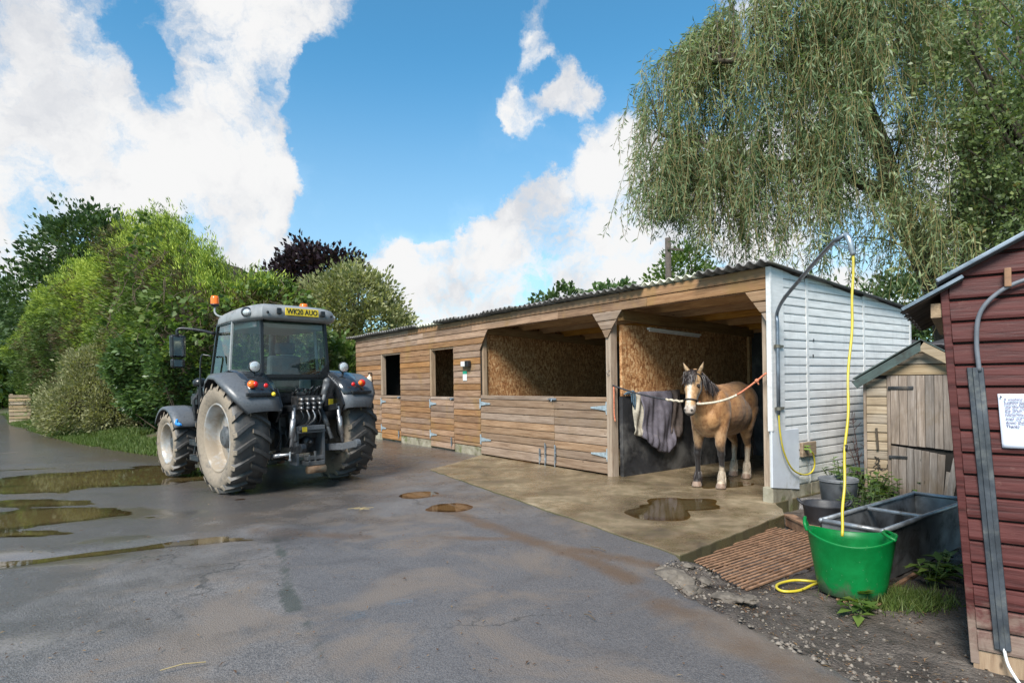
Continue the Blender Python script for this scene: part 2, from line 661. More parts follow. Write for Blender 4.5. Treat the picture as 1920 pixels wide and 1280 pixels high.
def build_yard():
    xs = graded(-75, 14, -11.0, 3.2, 0.06, 6.0)
    ys = graded(-8, 75, 2.2, 13.0, 0.06, 6.0)
    X, Y = np.meshgrid(xs, ys)
    Z = -0.016 + 0.016 * (vnoise(X, Y, 3, 4, 0.55) - 0.5) + (0.010 + 0.016 * sstep(-X, 3.6, 5.0)) * (vnoise(X * 0.8, Y * 1.5, 4, 4, 1.9) - 0.5)
    Z += -0.004
    dips = [(-6.7, 10.35, 1.3, 0.95, 0.034), (-5.6, 10.0, 0.7, 0.5, 0.018), (-8.3, 9.9, 1.2, 0.55, 0.020), (-7.6, 9.0, 1.0, 0.34, 0.022), (-6.6, 8.0, 0.9, 0.36, 0.022), (-5.5, 7.3, 0.75, 0.36, 0.026),
            (-6.4, 6.75, 1.1, 0.34, 0.026), (-9.6, 11.6, 1.0, 0.5, 0.02), (-5.3, 6.3, 0.5, 0.12, 0.016), (-1.27, 8.27, 0.22, 0.22, 0.024), (-0.78, 7.32, 0.26, 0.22, 0.030),
            (-3.75, 8.05, 0.22, 0.18, 0.016), (-2.45, 6.10, 0.40, 0.14, 0.016), (-4.25, 7.0, 0.5, 0.16, 0.010)]
    wn = 0.18 * (vnoise(X, Y, 9, 3, 2.0) - 0.5)
    for cx, cy, rx, ry, dp in dips:
        e = ((X - cx + wn) / rx) ** 2 + ((Y - cy + wn) / ry) ** 2
        Z -= dp * np.exp(-e)
    # the old trench line that holds water at the left edge
    sd = seg_dist(X, Y, [(-6.5, 4.55), (-4.9, 5.05), (-4.2, 5.35), (-3.3, 5.85), (-2.6, 6.1)])
    Z -= 0.022 * np.exp(-(sd / 0.16) ** 2) * (0.55 + 0.9 * vnoise(X, Y, 21, 2, 2.2))
    Z += 0.010 * np.exp(-((sd - 0.36) / 0.16) ** 2) * (X < -2)
    # falls away under the soil bed and beside the slab
    sx = soil_x(Y) + 0.16 * (vnoise(X, Y, 5, 4, 3.0) - 0.5)
    soil = sstep(X, sx, sx + 0.22) * (Y < 7.5)
    Z -= 0.26 * soil
    # wet, mud, seams
    wet = 0.50 * sstep(-X, 0.8, 4.5) + 0.22 * sstep(Y, 4.5, 8.0) + 0.24
    wet += 0.5 * np.exp(-(seg_dist(X, Y, [(-1.5, 4.55), (-0.75, 4.6)]) / 0.35) ** 2) * 0
    mud = np.zeros_like(X)
    for pts, wd, am in (([(-0.8, 7.2), (-0.3, 6.4), (0.18, 5.7), (0.6, 5.1), (0.9, 4.55)], 0.16, 0.75), ([(0.2, 5.6), (0.75, 5.25), (1.2, 4.85)], 0.15, 0.7), ([(-0.7, 5.9), (0.15, 5.75)], 0.12, 0.6),
                        ([(-2.7, 6.3), (-2.1, 6.1), (-1.5, 5.95)], 0.2, 0.55), ([(-1.35, 8.3), (-1.0, 8.1)], 0.16, 0.7), ([(-9, 13.2), (-6.5, 12.2), (-4.5, 12.0)], 0.7, 0.8), ([(-30, 33), (-16, 20), (-11, 15.6), (-8, 13.0)], 0.9, 0.8),
                        ([(-5.2, 11.0), (-2.4, 9.4)], 0.7, 0.35), ([(0.9, 4.2), (1.3, 3.5), (1.6, 2.6)], 0.25, 0.55), ([(-4.5, 16.5), (-1.2, 12.2)], 0.8, 0.6)):
        mud = np.maximum(mud, am * np.exp(-(seg_dist(X, Y, pts) / wd) ** 2))
    seam = np.zeros_like(X)
    for pts, wd, am in (([(-2.45, 6.1), (-2.0, 5.2), (-1.75, 4.6), (-1.45, 4.05)], 0.07, 0.75), ([(-1.72, 4.45), (-1.5, 4.05)], 0.06, 1.0), ([(-1.45, 4.05), (-1.0, 3.2), (-0.6, 2.2)], 0.07, 0.6)):
        seam = np.maximum(seam, am * np.exp(-(seg_dist(X, Y, pts) / wd) ** 2))
    for cx, cy, rr in [(d[0], d[1], max(d[2], d[3])) for d in dips]:
        wet = np.maximum(wet, 0.85 * np.exp(-((X - cx) ** 2 + (Y - cy) ** 2) / (rr * 1.4) ** 2))
    pl = np.interp(Y, [2.0, 4.05, 6.1, 7.0], [-0.5, -1.45, -2.45, -2.8]) + 0.10 * (vnoise(X, Y, 17, 3, 2.0) - 0.5)
    patch = sstep(X, pl - 0.03, pl + 0.05) * (1 - sstep(Y, 6.4, 7.4))
    film = np.zeros_like(X)
    for px, py, rx, ry, am in ((655, 1148, 0.16, 0.13, 1.0), (752, 1122, 0.16, 0.10, 0.95), (735, 1015, 0.45, 0.30, 0.8), (45, 1045, 1.2, 0.30, 1.2), (150, 960, 1.4, 0.45, 1.1), (120, 905, 1.6, 0.6, 0.8), (250, 1010, 0.9, 0.35, 0.75), (30, 1200, 0.5, 0.3, 0.7), (340, 960, 0.6, 0.4, 0.7), (640, 905, 0.5, 0.5, 0.6)):
        g_ = gnd(px, py)
        film = np.maximum(film, am * np.exp(-((X - g_.x) / rx) ** 2 - ((Y - g_.y) / ry) ** 2))
    h, w = X.shape
    co = np.stack([X, Y, Z], -1).reshape(-1, 3)
    i, j = np.meshgrid(np.arange(h - 1), np.arange(w - 1), indexing='ij')
    k = (i * w + j).ravel()
    loops = np.stack([k, k + 1, k + w + 1, k + w], -1).ravel()
    o = raw_mesh('yard', co, loops, 4, asphalt_mat(), None, {'wet': wet.ravel(), 'mud': mud.ravel(), 'seam': seam.ravel(), 'film': film.ravel(), 'patch': patch.ravel()}, True)
    tag(o, 'wet grey asphalt yard with brown mud stains', 'yard', kind='structure')
    pond = water_mat('puddle_water', (0.72, 0.62, 0.46), 0.80, (0.098, 0.070, 0.030))
    silty = water_mat('silty_water', (0.70, 0.50, 0.30), 0.85, (0.150, 0.082, 0.034))
    for (lab, ex, m_) in (('broad brown puddle beside the tractor front wheel', (-7.4, 9.7, 4.0, 2.0), pond), ('streaky shallow puddle at the left edge of the yard', (-6.2, 6.95, 2.6, 0.75), pond),
                          ('pale puddle lying along the trench line in the asphalt', (-4.6, 5.35, 2.6, 0.9), pond), ('small rust-brown puddle, the farther of two on the asphalt', (-1.27, 8.27, 0.5, 0.45), silty),
                          ('small rust-brown puddle, the nearer of two on the asphalt', (-0.78, 7.32, 0.55, 0.48), silty), ('tiny puddle behind the tractor rear left tyre', (-3.75, 8.05, 0.45, 0.4), silty)):
        inside = ((X - ex[0]) / ex[2]) ** 2 + ((Y - ex[1]) / ex[3]) ** 2 < 1
        lowz = (Z < WATER_Z + 0.0005) & inside
        cell = (lowz[:-1, :-1] | lowz[1:, :-1] | lowz[:-1, 1:] | lowz[1:, 1:]).ravel()
        kk = k[cell]
        if len(kk) == 0:
            continue
        fl = np.stack([kk, kk + 1, kk + w + 1, kk + w], -1).ravel()
        un, inv = np.unique(fl, return_inverse=True)
        pc = co[un].copy()
        dp = WATER_Z - pc[:, 2]
        pc[:, 2] = WATER_Z
        po = raw_mesh('puddle', pc, inv, 4, m_, None, {'depth': np.clip(dp / 0.012, 0, 1)})
        tag(po, lab, 'puddle', kind='structure')


def puddle_sheet(name, cx, cy, rx, ry, z, m, seed, label, rot=0.0, wob=0.28, n=96):
    rr = np.random.default_rng(seed)
    ph = rr.random(8) * 6.28
    am = rr.random(8)
    vs = []
    for k in range(n):
        a = 2 * math.pi * k / n
        s = 1 + wob * sum(am[q] * math.sin((q + 2) * a + ph[q]) / (q + 1.6) for q in range(8))
        x, y = rx * s * math.cos(a), ry * s * math.sin(a)
        vs.append((cx + x * math.cos(rot) - y * math.sin(rot), cy + x * math.sin(rot) + y * math.cos(rot), z))
    V, F, DP = [], [], []
    rings = 7
    for q in range(rings + 1):
        f = q / rings
        for (x_, y_, z_) in vs:
            V.append((cx + (x_ - cx) * f, cy + (y_ - cy) * f, z))
            DP.append(min(1.0, (1 - f) * 2.6))
    for q in range(rings):
        for k in range(n):
            F += [q * n + k, (q + 1) * n + k, (q + 1) * n + (k + 1) % n, q * n + (k + 1) % n]
    o = raw_mesh(name, np.array(V), np.array(F), 4, m, None, {'depth': DP})
    tag(o, label, 'puddle', kind='structure')
    return o


def build_puddles():
    sm = water_mat('slab_water', (0.68, 0.58, 0.40), 0.70, (0.100, 0.072, 0.034))
    P = puddle_sheet
    P('puddle', 1.86, 7.02, 0.56, 0.50, 0.0035, sm, 11, 'shallow puddle on the concrete slab before the horse', rot=0.5, wob=0.55)
    P('puddle', 2.95, 8.65, 0.55, 0.33, 0.0035, sm, 13, 'thin wet film on the floor beneath the horse', rot=0.6, wob=0.5)


def slab_mat():
    m, t, bs, out = newmat('slab_concrete')
    co = wpos(t)
    n1 = t.noise(co, 1.1, 6.0, 0.62, 0.5)
    n2 = t.noise(co, 6.0, 6.0, 0.65)
    n3 = t.noise(co, 70.0, 4.0, 0.7)
    c = t.ramp(n1, [(0.3, (0.070, 0.050, 0.030)), (0.45, (0.165, 0.118, 0.070)), (0.58, (0.26, 0.195, 0.120)), (0.74, (0.40, 0.320, 0.215))])
    c = t.mix(t.mapr(n2, 0.42, 0.62, 0.0, 0.55), c, (0.110, 0.088, 0.042))
    c = t.mix(t.mapr(n3, 0.45, 0.62, 0.0, 0.35), c, (0.055, 0.047, 0.035))
    # moss on the upright edge
    nz = t.new('ShaderNodeSeparateXYZ')
    t.link(t.new('ShaderNodeNewGeometry').outputs['Normal'], nz.inputs[0])
    ed = t.mapr(nz.outputs['Z'], 0.6, 0.2)
    c = t.mix(t.math('MULTIPLY', ed, 0.8), c, t.mix(n2, (0.030, 0.028, 0.016), (0.085, 0.085, 0.035)))
    t.val(bs.inputs['Base Color'], c)
    wetf = t.mapr(t.noise(co, 1.6, 5.0, 0.6, 0.4), 0.42, 0.6)
    t.val(bs.inputs['Roughness'], t.mapr(wetf, 0, 1, 0.60, 0.18, False))
    h = t.math('ADD', n3, t.math('MULTIPLY', n2, 0.8))
    t.val(bs.inputs['Normal'], t.bump(h, 0.35, 0.012))
    return m


def build_slab():
    pts = [(1.41, 5.12), (2.98, 6.60), (3.08, 6.86), tuple(stw(-0.02, 0.02)[:2]), tuple(stw(-0.02, 4.0)[:2]), tuple(stw(6.4, 4.0)[:2]), tuple(stw(6.42, -0.02)[:2]), (-1.05, 11.35), (-1.45, 10.45)]
    # ragged outline
    out = []
    for i, p in enumerate(pts):
        q = pts[(i + 1) % len(pts)]
        L = math.hypot(q[0] - p[0], q[1] - p[1])
        k = max(1, int(L / 0.12))
        nx, ny = -(q[1] - p[1]) / L, (q[0] - p[0]) / L
        for j in range(k):
            s = j / k
            w = random.uniform(-0.012, 0.012) if j else 0
            out.append((p[0] + (q[0] - p[0]) * s + nx * w, p[1] + (q[1] - p[1]) * s + ny * w))
    mb = MB()
    mb.prism(out, -0.26, 0.0, Matrix.Identity(4))
    o = mb.build('concrete_slab', slab_mat(), bevel=0.012)
    tag(o, 'stained brown concrete slab in front of the open stable bays', 'slab', kind='structure')


def soil_mat():
    m, t, bs, out = newmat('soil')
    co = wpos(t)
    n1 = t.noise(co, 2.5, 6.0, 0.65, 0.4)
    n2 = t.noise(co, 22.0, 6.0, 0.7)
    n3 = t.voro(co, 60.0)
    c = t.ramp(n1, [(0.3, (0.030, 0.023, 0.019)), (0.5, (0.080, 0.064, 0.053)), (0.7, (0.155, 0.128, 0.106))])
    c = t.mix(t.mapr(n2, 0.45, 0.68, 0.0, 0.7), c, (0.020, 0.016, 0.013))
    c = t.mix(t.mapr(n3, 0.02, 0.22, 0.45, 0.0), c, (0.26, 0.235, 0.21))
    t.val(bs.inputs['Base Color'], c)
    t.val(bs.inputs['Roughness'], t.mapr(n1, 0.35, 0.6, 0.45, 0.85))
    t.val(bs.inputs['Normal'], t.bump(t.math('ADD', n2, t.math('MULTIPLY', n3, 0.5)), 0.8, 0.03))
    return m


def soil_z(X, Y):
    return -0.115 + 0.05 * (vnoise(X, Y, 31, 4, 1.6) - 0.5) + 0.045 * (vnoise(X, Y, 32, 5, 7.0) - 0.5) + 0.075 * np.exp(-((X - soil_x(Y) - 0.1) / 0.22) ** 2) * (Y < 5.1) * (0.5 + vnoise(X, Y, 33, 2, 2.5)) - 0.03 * sstep(Y, 4.7, 5.4)


def build_soil():
    xs = np.arange(0.7, 8.5, 0.035)
    ys = np.arange(1.2, 9.6, 0.04)
    X, Y = np.meshgrid(xs, ys)
    Z = soil_z(X, Y)
    rx_, ry_ = X - SO[0], Y - SO[1]
    tt, ss = rx_ * SA[0] + ry_ * SA[1], rx_ * SB[0] + ry_ * SB[1]
    Z -= 0.16 * ((tt < -0.44) & (tt > -1.33) & (ss > -2.36 + 0.25 * (tt + 0.44)) & (ss < -0.80))
    Z -= 0.2 * (1 - sstep(X, soil_x(Y) - 0.25, soil_x(Y) + 0.12))
    h, w = X.shape
    i, j = np.meshgrid(np.arange(h - 1), np.arange(w - 1), indexing='ij')
    k = (i * w + j).ravel()
    o = raw_mesh('soil_bed', np.stack([X, Y, Z], -1).reshape(-1, 3), np.stack([k, k + 1, k + w + 1, k + w], -1).ravel(), 4, soil_mat(), None, None, True)
    tag(o, 'dark muddy soil bed between the slab and the red shed', 'soil', kind='structure')


VERGE = [(-46, 50), (-29, 34.5), (-21.6, 26.0), (-16.0, 20.5), (-11.9, 16.6), (-9.6, 14.7), (-8.0, 13.5), (-6.6, 13.0), (-5.9, 14.0), (-5.5, 16.0), (-5.3, 18.2), (-5.0, 22.0), (-4.6, 26.0)]


def verge_sd(X, Y):
    """signed distance to the verge edge, positive on the hedge side"""
    best = np.full(X.shape, 1e9)
    sgn = np.ones(X.shape)
    for (x0, y0), (x1, y1) in zip(VERGE[:-1], VERGE[1:]):
        dx, dy = x1 - x0, y1 - y0
        tt = np.clip(((X - x0) * dx + (Y - y0) * dy) / (dx * dx + dy * dy), 0, 1)
        qx, qy = X - x0 - tt * dx, Y - y0 - tt * dy
        d = np.hypot(qx, qy)
        s = np.where(dx * qy - dy * qx > 0, 1.0, -1.0)
        upd = d < best - 1e-9
        best = np.where(upd, d, best)
        sgn = np.where(upd, s, sgn)
    return best * sgn


def verge_h(off, x, y):
    return -0.13 + 0.46 * sstep(off, -0.5, 2.6) + 0.10 * (vnoise(x, y, 41, 4, 1.1) - 0.35) * sstep(off, 0, 0.5)


def verge_mat():
    m, t, bs, out = newmat('verge_earth')
    co = wpos(t)
    n1 = t.noise(co, 1.4, 6.0, 0.65, 0.5)
    n2 = t.noise(co, 14.0, 6.0, 0.7)
    c = t.ramp(n1, [(0.35, (0.030, 0.045, 0.014)), (0.5, (0.060, 0.075, 0.026)), (0.62, (0.115, 0.072, 0.040)), (0.75, (0.16, 0.105, 0.06))])
    c = t.mix(t.mapr(n2, 0.4, 0.65, 0.0, 0.6), c, (0.035, 0.028, 0.018))
    t.val(bs.inputs['Base Color'], c)
    bs.inputs['Roughness'].default_value = 0.9
    t.val(bs.inputs['Normal'], t.bump(n2, 0.8, 0.04))
    return m


def build_verge():
    xs = np.r_[np.arange(-50, -24, 0.6), np.arange(-24, -4.4, 0.14)]
    ys = np.r_[np.arange(12.4, 30, 0.14), np.arange(30, 54, 0.6)]
    X, Y = np.meshgrid(xs, ys)
    sd = verge_sd(X, Y)
    Z = verge_h(sd, X, Y)
    h, w = X.shape
    i, j = np.meshgrid(np.arange(h - 1), np.arange(w - 1), indexing='ij')
    k = (i * w + j).ravel()
    ok = (sd[:-1, :-1].ravel() > -0.9) & (sd[:-1, :-1].ravel() < 9)
    k = k[ok]
    o = raw_mesh('grass_verge', np.stack([X, Y, Z], -1).reshape(-1, 3), np.stack([k, k + 1, k + w + 1, k + w], -1).ravel(), 4, verge_mat(), None, None, True)
    tag(o, 'low earth bank with grass and dead leaves under the hedge', 'verge', kind='structure')


def build_land():
    m, t, bs, out = newmat('meadow')
    co = wpos(t)
    c = t.ramp(t.noise(co, 0.08, 6.0, 0.6), [(0.3, (0.05, 0.085, 0.022)), (0.7, (0.085, 0.125, 0.036))])
    t.val(bs.inputs['Base Color'], c)
    bs.inputs['Roughness'].default_value = 0.9
    mb = MB()
    mb.grid([[(-900 + i * 100, -900 + j * 100, -0.35) for i in range(19)] for j in range(19)])
    o = mb.build('land', m)
    tag(o, 'flat green land reaching to the horizon', 'land', kind='structure')


build_yard()
build_puddles()
build_slab()
build_soil()
build_verge()
build_land()
# ------------------------------------------------------------------ timber materials
def wood_mat(name, base, dark, lite, grain_axis='x', rough=0.7, tint=0.35, stain=None, stain_amt=0.0, knots=True, green=0.0):
    m, t, bs, out = newmat(name)
    co = obco(t)
    rnd = orand(t)
    off = t.vmath('SCALE', (31.7, 17.1, 9.3), s=rnd)
    co2 = t.vmath('ADD', co, off)
    sc = {'x': (0.9, 14.0, 14.0), 'y': (14.0, 0.9, 14.0), 'z': (14.0, 14.0, 0.9)}[grain_axis]
    gv = t.scalev(co2, sc)
    g = t.noise(gv, 2.2, 7.0, 0.62, 0.35)
    g2 = t.noise(gv, 7.0, 4.0, 0.6, 0.1)
    b = t.noise(co2, 1.7, 5.0, 0.6)
    c = t.ramp(t.math('ADD', t.math('MULTIPLY', g, 0.7), t.math('MULTIPLY', g2, 0.3)), [(0.33, dark), (0.5, base), (0.68, lite)])
    # every board has its own tone
    tone = t.mapr(rnd, 0.0, 1.0, 1.0 - tint, 1.0 + tint, False)
    c = t.mix(1.0, c, t.new('ShaderNodeCombineColor').outputs[0], 'MULTIPLY') if False else c
    hs = t.new('ShaderNodeHueSaturation')
    t.val(hs.inputs['Color'], c)
    t.val(hs.inputs['Value'], tone)
    t.val(hs.inputs['Saturation'], t.mapr(t.math('FRACT', t.math('MULTIPLY', rnd, 7.31)), 0, 1, 0.72, 1.18, False))
    c = hs.outputs[0]
    c = t.mix(t.mapr(b, 0.45, 0.75, 0.0, 0.35), c, dark)
    if knots:
        kv = t.scalev(co2, {'x': (1.0, 2.6, 2.6), 'y': (2.6, 1.0, 2.6), 'z': (2.6, 2.6, 1.0)}[grain_axis])
        k = t.voro(kv, 2.6)
        c = t.mix(t.mapr(k, 0.035, 0.085, 0.75, 0.0), c, tuple(x * 0.35 for x in dark))
    if stain is not None:
        s = t.noise(t.vmath('ADD', co, (3.3, 0.7, 1.9)), 1.15, 5.0, 0.65, 0.8)
        c = t.mix(t.mapr(s, 0.5, 0.68, 0.0, stain_amt), c, stain)
    if green:
        s = t.noise(t.vmath('ADD', co, (8.3, 5.7, 2.9)), 2.2, 5.0, 0.65, 0.5)
        c = t.mix(t.mapr(s, 0.5, 0.7, 0.0, green), c, (0.075, 0.080, 0.035))
    t.val(bs.inputs['Base Color'], c)
    t.val(bs.inputs['Roughness'], t.mapr(g, 0.3, 0.7, rough - 0.1, rough + 0.12))
    bs.inputs['Specular IOR Level'].default_value = 0.35
    t.val(bs.inputs['Normal'], t.bump(t.math('ADD', g, t.math('MULTIPLY', g2, 0.5)), 0.35, 0.01))
    return m


def osb_mat():
    m, t, bs, out = newmat('osb')
    co = obco(t)
    wv = t.vmath('ADD', co, t.vmath('SCALE', t.noise(co, 9.0, 2.0, 0.5, 0.0, True), s=0.08))
    v1 = t.voro(t.scalev(wv, (1.0, 2.4, 0.9)), 17.0, 'F1', 'Color')
    v2 = t.voro(t.scalev(wv, (2.6, 0.9, 2.4)), 23.0, 'F1', 'Color')
    s1, s2 = t.new('ShaderNodeSeparateXYZ'), t.new('ShaderNodeSeparateXYZ')
    t.link(v1, s1.inputs[0])
    t.link(v2, s2.inputs[0])
    f = t.math('ADD', t.math('MULTIPLY', s1.outputs[0], 0.6), t.math('MULTIPLY', s2.outputs[1], 0.4))
    c = t.ramp(f, [(0.15, (0.190, 0.075, 0.026)), (0.45, (0.37, 0.175, 0.068)), (0.65, (0.50, 0.27, 0.120)), (0.9, (0.62, 0.41, 0.22))])
    n = t.noise(co, 1.2, 6.0, 0.65, 0.6)
    c = t.mix(t.mapr(n, 0.42, 0.68, 0.0, 0.55), c, (0.22, 0.105, 0.040))
    t.val(bs.inputs['Base Color'], c)
    bs.inputs['Roughness'].default_value = 0.65
    t.val(bs.inputs['Normal'], t.bump(f, 0.2, 0.006))
    return m


def white_mat():
    m, t, bs, out = newmat('white_painted_board')
    co = obco(t)
    rnd = orand(t)
    g = t.noise(t.scalev(co, (9.0, 1.0, 9.0)), 3.0, 6.0, 0.6, 0.2)
    d = t.noise(co, 1.6, 6.0, 0.65, 0.5)
    run = t.noise(t.scalev(co, (6.0, 6.0, 0.5)), 2.5, 6.0, 0.6)
    c = t.mix(t.mapr(g, 0.3, 0.7), (0.56, 0.55, 0.535), (0.69, 0.68, 0.665))
    c = t.mix(t.mapr(rnd, 0, 1, 0.0, 0.16, False), c, (0.40, 0.40, 0.42))
    c = t.mix(t.mapr(d, 0.5, 0.72, 0.0, 0.42), c, (0.33, 0.335, 0.345))
    c = t.mix(t.mapr(run, 0.52, 0.72, 0.0, 0.35), c, (0.34, 0.345, 0.34))
    sx = t.new('ShaderNodeSeparateXYZ')
    t.link(co, sx.inputs[0])
    low = t.math('MULTIPLY', t.mapr(sx.outputs['Z'], 0.75, 0.12), t.mapr(d, 0.38, 0.62))
    c = t.mix(t.math('MULTIPLY', low, 0.6), c, (0.30, 0.31, 0.25))
    t.val(bs.inputs['Base Color'], c)
    bs.inputs['Roughness'].default_value = 0.5
    t.val(bs.inputs['Normal'], t.bump(g, 0.2, 0.008))
    return m


def block_mat():
    m, t, bs, out = newmat('mossy_block')
    co = wpos(t)
    n1 = t.noise(co, 4.0, 6.0, 0.65, 0.4)
    n2 = t.noise(co, 40.0, 4.0, 0.7)
    c = t.ramp(n1, [(0.3, (0.10, 0.085, 0.055)), (0.5, (0.25, 0.225, 0.165)), (0.7, (0.36, 0.335, 0.26))])
    c = t.mix(t.mapr(t.noise(co, 2.6, 6.0, 0.65, 0.8), 0.5, 0.66, 0.0, 0.85), c, (0.085, 0.098, 0.022))
    t.val(bs.inputs['Base Color'], c)
    bs.inputs['Roughness'].default_value = 0.85
    t.val(bs.inputs['Normal'], t.bump(n2, 0.4, 0.01))
    return m


M_CLAD = wood_mat('cladding_timber', (0.262, 0.148, 0.078), (0.138, 0.070, 0.036), (0.360, 0.222, 0.128), 'x', 0.68, 0.24, (0.25, 0.150, 0.050), 0.55)
M_CLADDRY = wood_mat('door_timber', (0.248, 0.165, 0.108), (0.138, 0.085, 0.052), (0.326, 0.235, 0.165), 'x', 0.7, 0.20, (0.20, 0.13, 0.07), 0.4)
M_POST = wood_mat('post_timber', (0.310, 0.210, 0.128), (0.180, 0.112, 0.066), (0.400, 0.290, 0.190), 'z', 0.7, 0.12)
M_BEAM = wood_mat('beam_timber', (0.270, 0.175, 0.090), (0.140, 0.085, 0.044), (0.360, 0.250, 0.142), 'y', 0.7, 0.12)
M_PURLIN = wood_mat('purlin_timber', (0.46, 0.235, 0.072), (0.26, 0.118, 0.036), (0.58, 0.34, 0.125), 'x', 0.65, 0.2)  # orange of warm reflected light is put into the wood colour
M_OSB = osb_mat()
M_WHITE = white_mat()
M_BLOCK = block_mat()
M_GALV = simple('galvanised_steel', (0.42, 0.46, 0.50), 0.42, 0.85, 0.2, 14, 0.05, (0.22, 0.20, 0.18), 0.25)
M_HINGE = simple('hinge_steel', (0.36, 0.43, 0.47), 0.5, 0.35, 0.2, 20)
M_BLACKRUB = simple('black_rubber_mat', (0.020, 0.020, 0.022), 0.6, 0, 0.4, 5, 0.1, (0.105, 0.10, 0.095), 0.55, 0.4, 1.6)
M_ROOF = simple('fibre_cement_roof', (0.165, 0.155, 0.15), 0.85, 0, 0.35, 6, 0.3, (0.075, 0.08, 0.06), 0.5)
M_ROOFPALE = simple('translucent_roof_sheet', (0.66, 0.65, 0.52), 0.6, 0, 0.2, 5, 0.1, (0.22, 0.22, 0.15), 0.4)
M_DARKGAP = simple('gap_shade_backing', (0.020, 0.016, 0.013), 0.9)  # near-black backing, its colour stands for the shadow between boards
M_PLASTW = simple('white_plastic', (0.66, 0.66, 0.64), 0.4, 0, 0.06)
M_BLACKPL = simple('black_plastic', (0.018, 0.018, 0.020), 0.45, 0, 0.2)

ST = empty('stable_block', (SO[0], SO[1], 0), ST_ROT)
tag(ST, 'long open-fronted timber stable with corrugated roof and white end wall', 'stable')
# local axes: x = -t along the front (0 at the white corner, negative to the far end), y = depth, z up
PITCH = 0.137
TOPZ = 2.845
FAR, DEPTH = -13.19, 4.0
BAYL, BAYR = -6.40, -2.68


def roof_z(y):
    return 2.875 - 0.078 * (y + 0.1)


def board(name, parent, m, x0b, x1b, z0, z1, x0t=None, x1t=None, M=None, th=0.020, gap=0.006):
    """shiplap board facing -y (M maps to another wall)"""
    x0t = x0b if x0t is None else x0t
    x1t = x1b if x1t is None else x1t
    j = random.uniform(-0.0015, 0.0015)
    o = random.uniform(-0.002, 0.003)
    h = z1 - z0
    prof = [(0.0, 0.0), (-th - o, 0.004 / h), (-th - 0.002 - o, 0.16), (-th * 0.72 - o, 1 - (gap + 0.012) / h), (-0.004, 1 - gap / h), (0.0, 1 - gap / h)]
    vs = []
    for e in (0, 1):
        for (yy, f) in prof:
            xx = (x0b + (x0t - x0b) * f) if e == 0 else (x1b + (x1t - x1b) * f)
            vs.append(Vector((xx, yy, z0 + h * f + j)))
    if M is not None:
        vs = [M @ v for v in vs]
    n = len(prof)
    fs = [tuple(range(n - 1, -1, -1)), tuple(range(n, 2 * n))] + [(i, (i + 1) % n, n + (i + 1) % n, n + i) for i in range(n)]
    mb = MB().add(vs, fs)
    return mb.build(name, m, parent)


def hinge(parent, x, z, dirx, L=0.30, y=-0.030):
    mb = MB()
    Mx = Matrix(((1, 0, 0, 0), (0, 0, 1, 0), (0, 1, 0, 0), (0, 0, 0, 1)))
    mb.prism([(x, z - 0.045), (x + dirx * L * 0.5, z - 0.026), (x + dirx * L, z - 0.012), (x + dirx * L, z + 0.012), (x + dirx * L * 0.5, z + 0.026), (x, z + 0.045)], y - 0.004, y, Mx)
    mb.box((x - 0.022 - 0.012 * dirx, y - 0.006, z - 0.10), (x + 0.022 - 0.012 * dirx, y + 0.001, z + 0.10))
    mb.tube([(x, y - 0.008, z - 0.07), (x, y - 0.008, z + 0.07)], 0.009, 8)
    return mb.build('hinge', M_HINGE, parent)


def bolt(parent, x, z, y=-0.030, vertical=False, L=0.16):
    mb = MB()
    if vertical:
        mb.box((x - 0.022, y - 0.005, z - L / 2), (x + 0.022, y, z + L / 2))
        mb.tube([(x, y - 0.016, z - L * 0.75), (x, y - 0.016, z + L * 0.55)], 0.009, 8)
        mb.tube([(x, y - 0.016, z + 0.02), (x + 0.05, y - 0.03, z + 0.02)], 0.008, 8)
    else:
        mb.box((x - L / 2, y - 0.005, z - 0.02), (x + L / 2, y, z + 0.02))
        mb.tube([(x - L * 0.6, y - 0.016, z), (x + L * 0.55, y - 0.016, z)], 0.009, 8)
        mb.tube([(x, y - 0.016, z), (x, y - 0.04, z - 0.035)], 0.008, 8)
    return mb.build('bolt', M_GALV, parent)


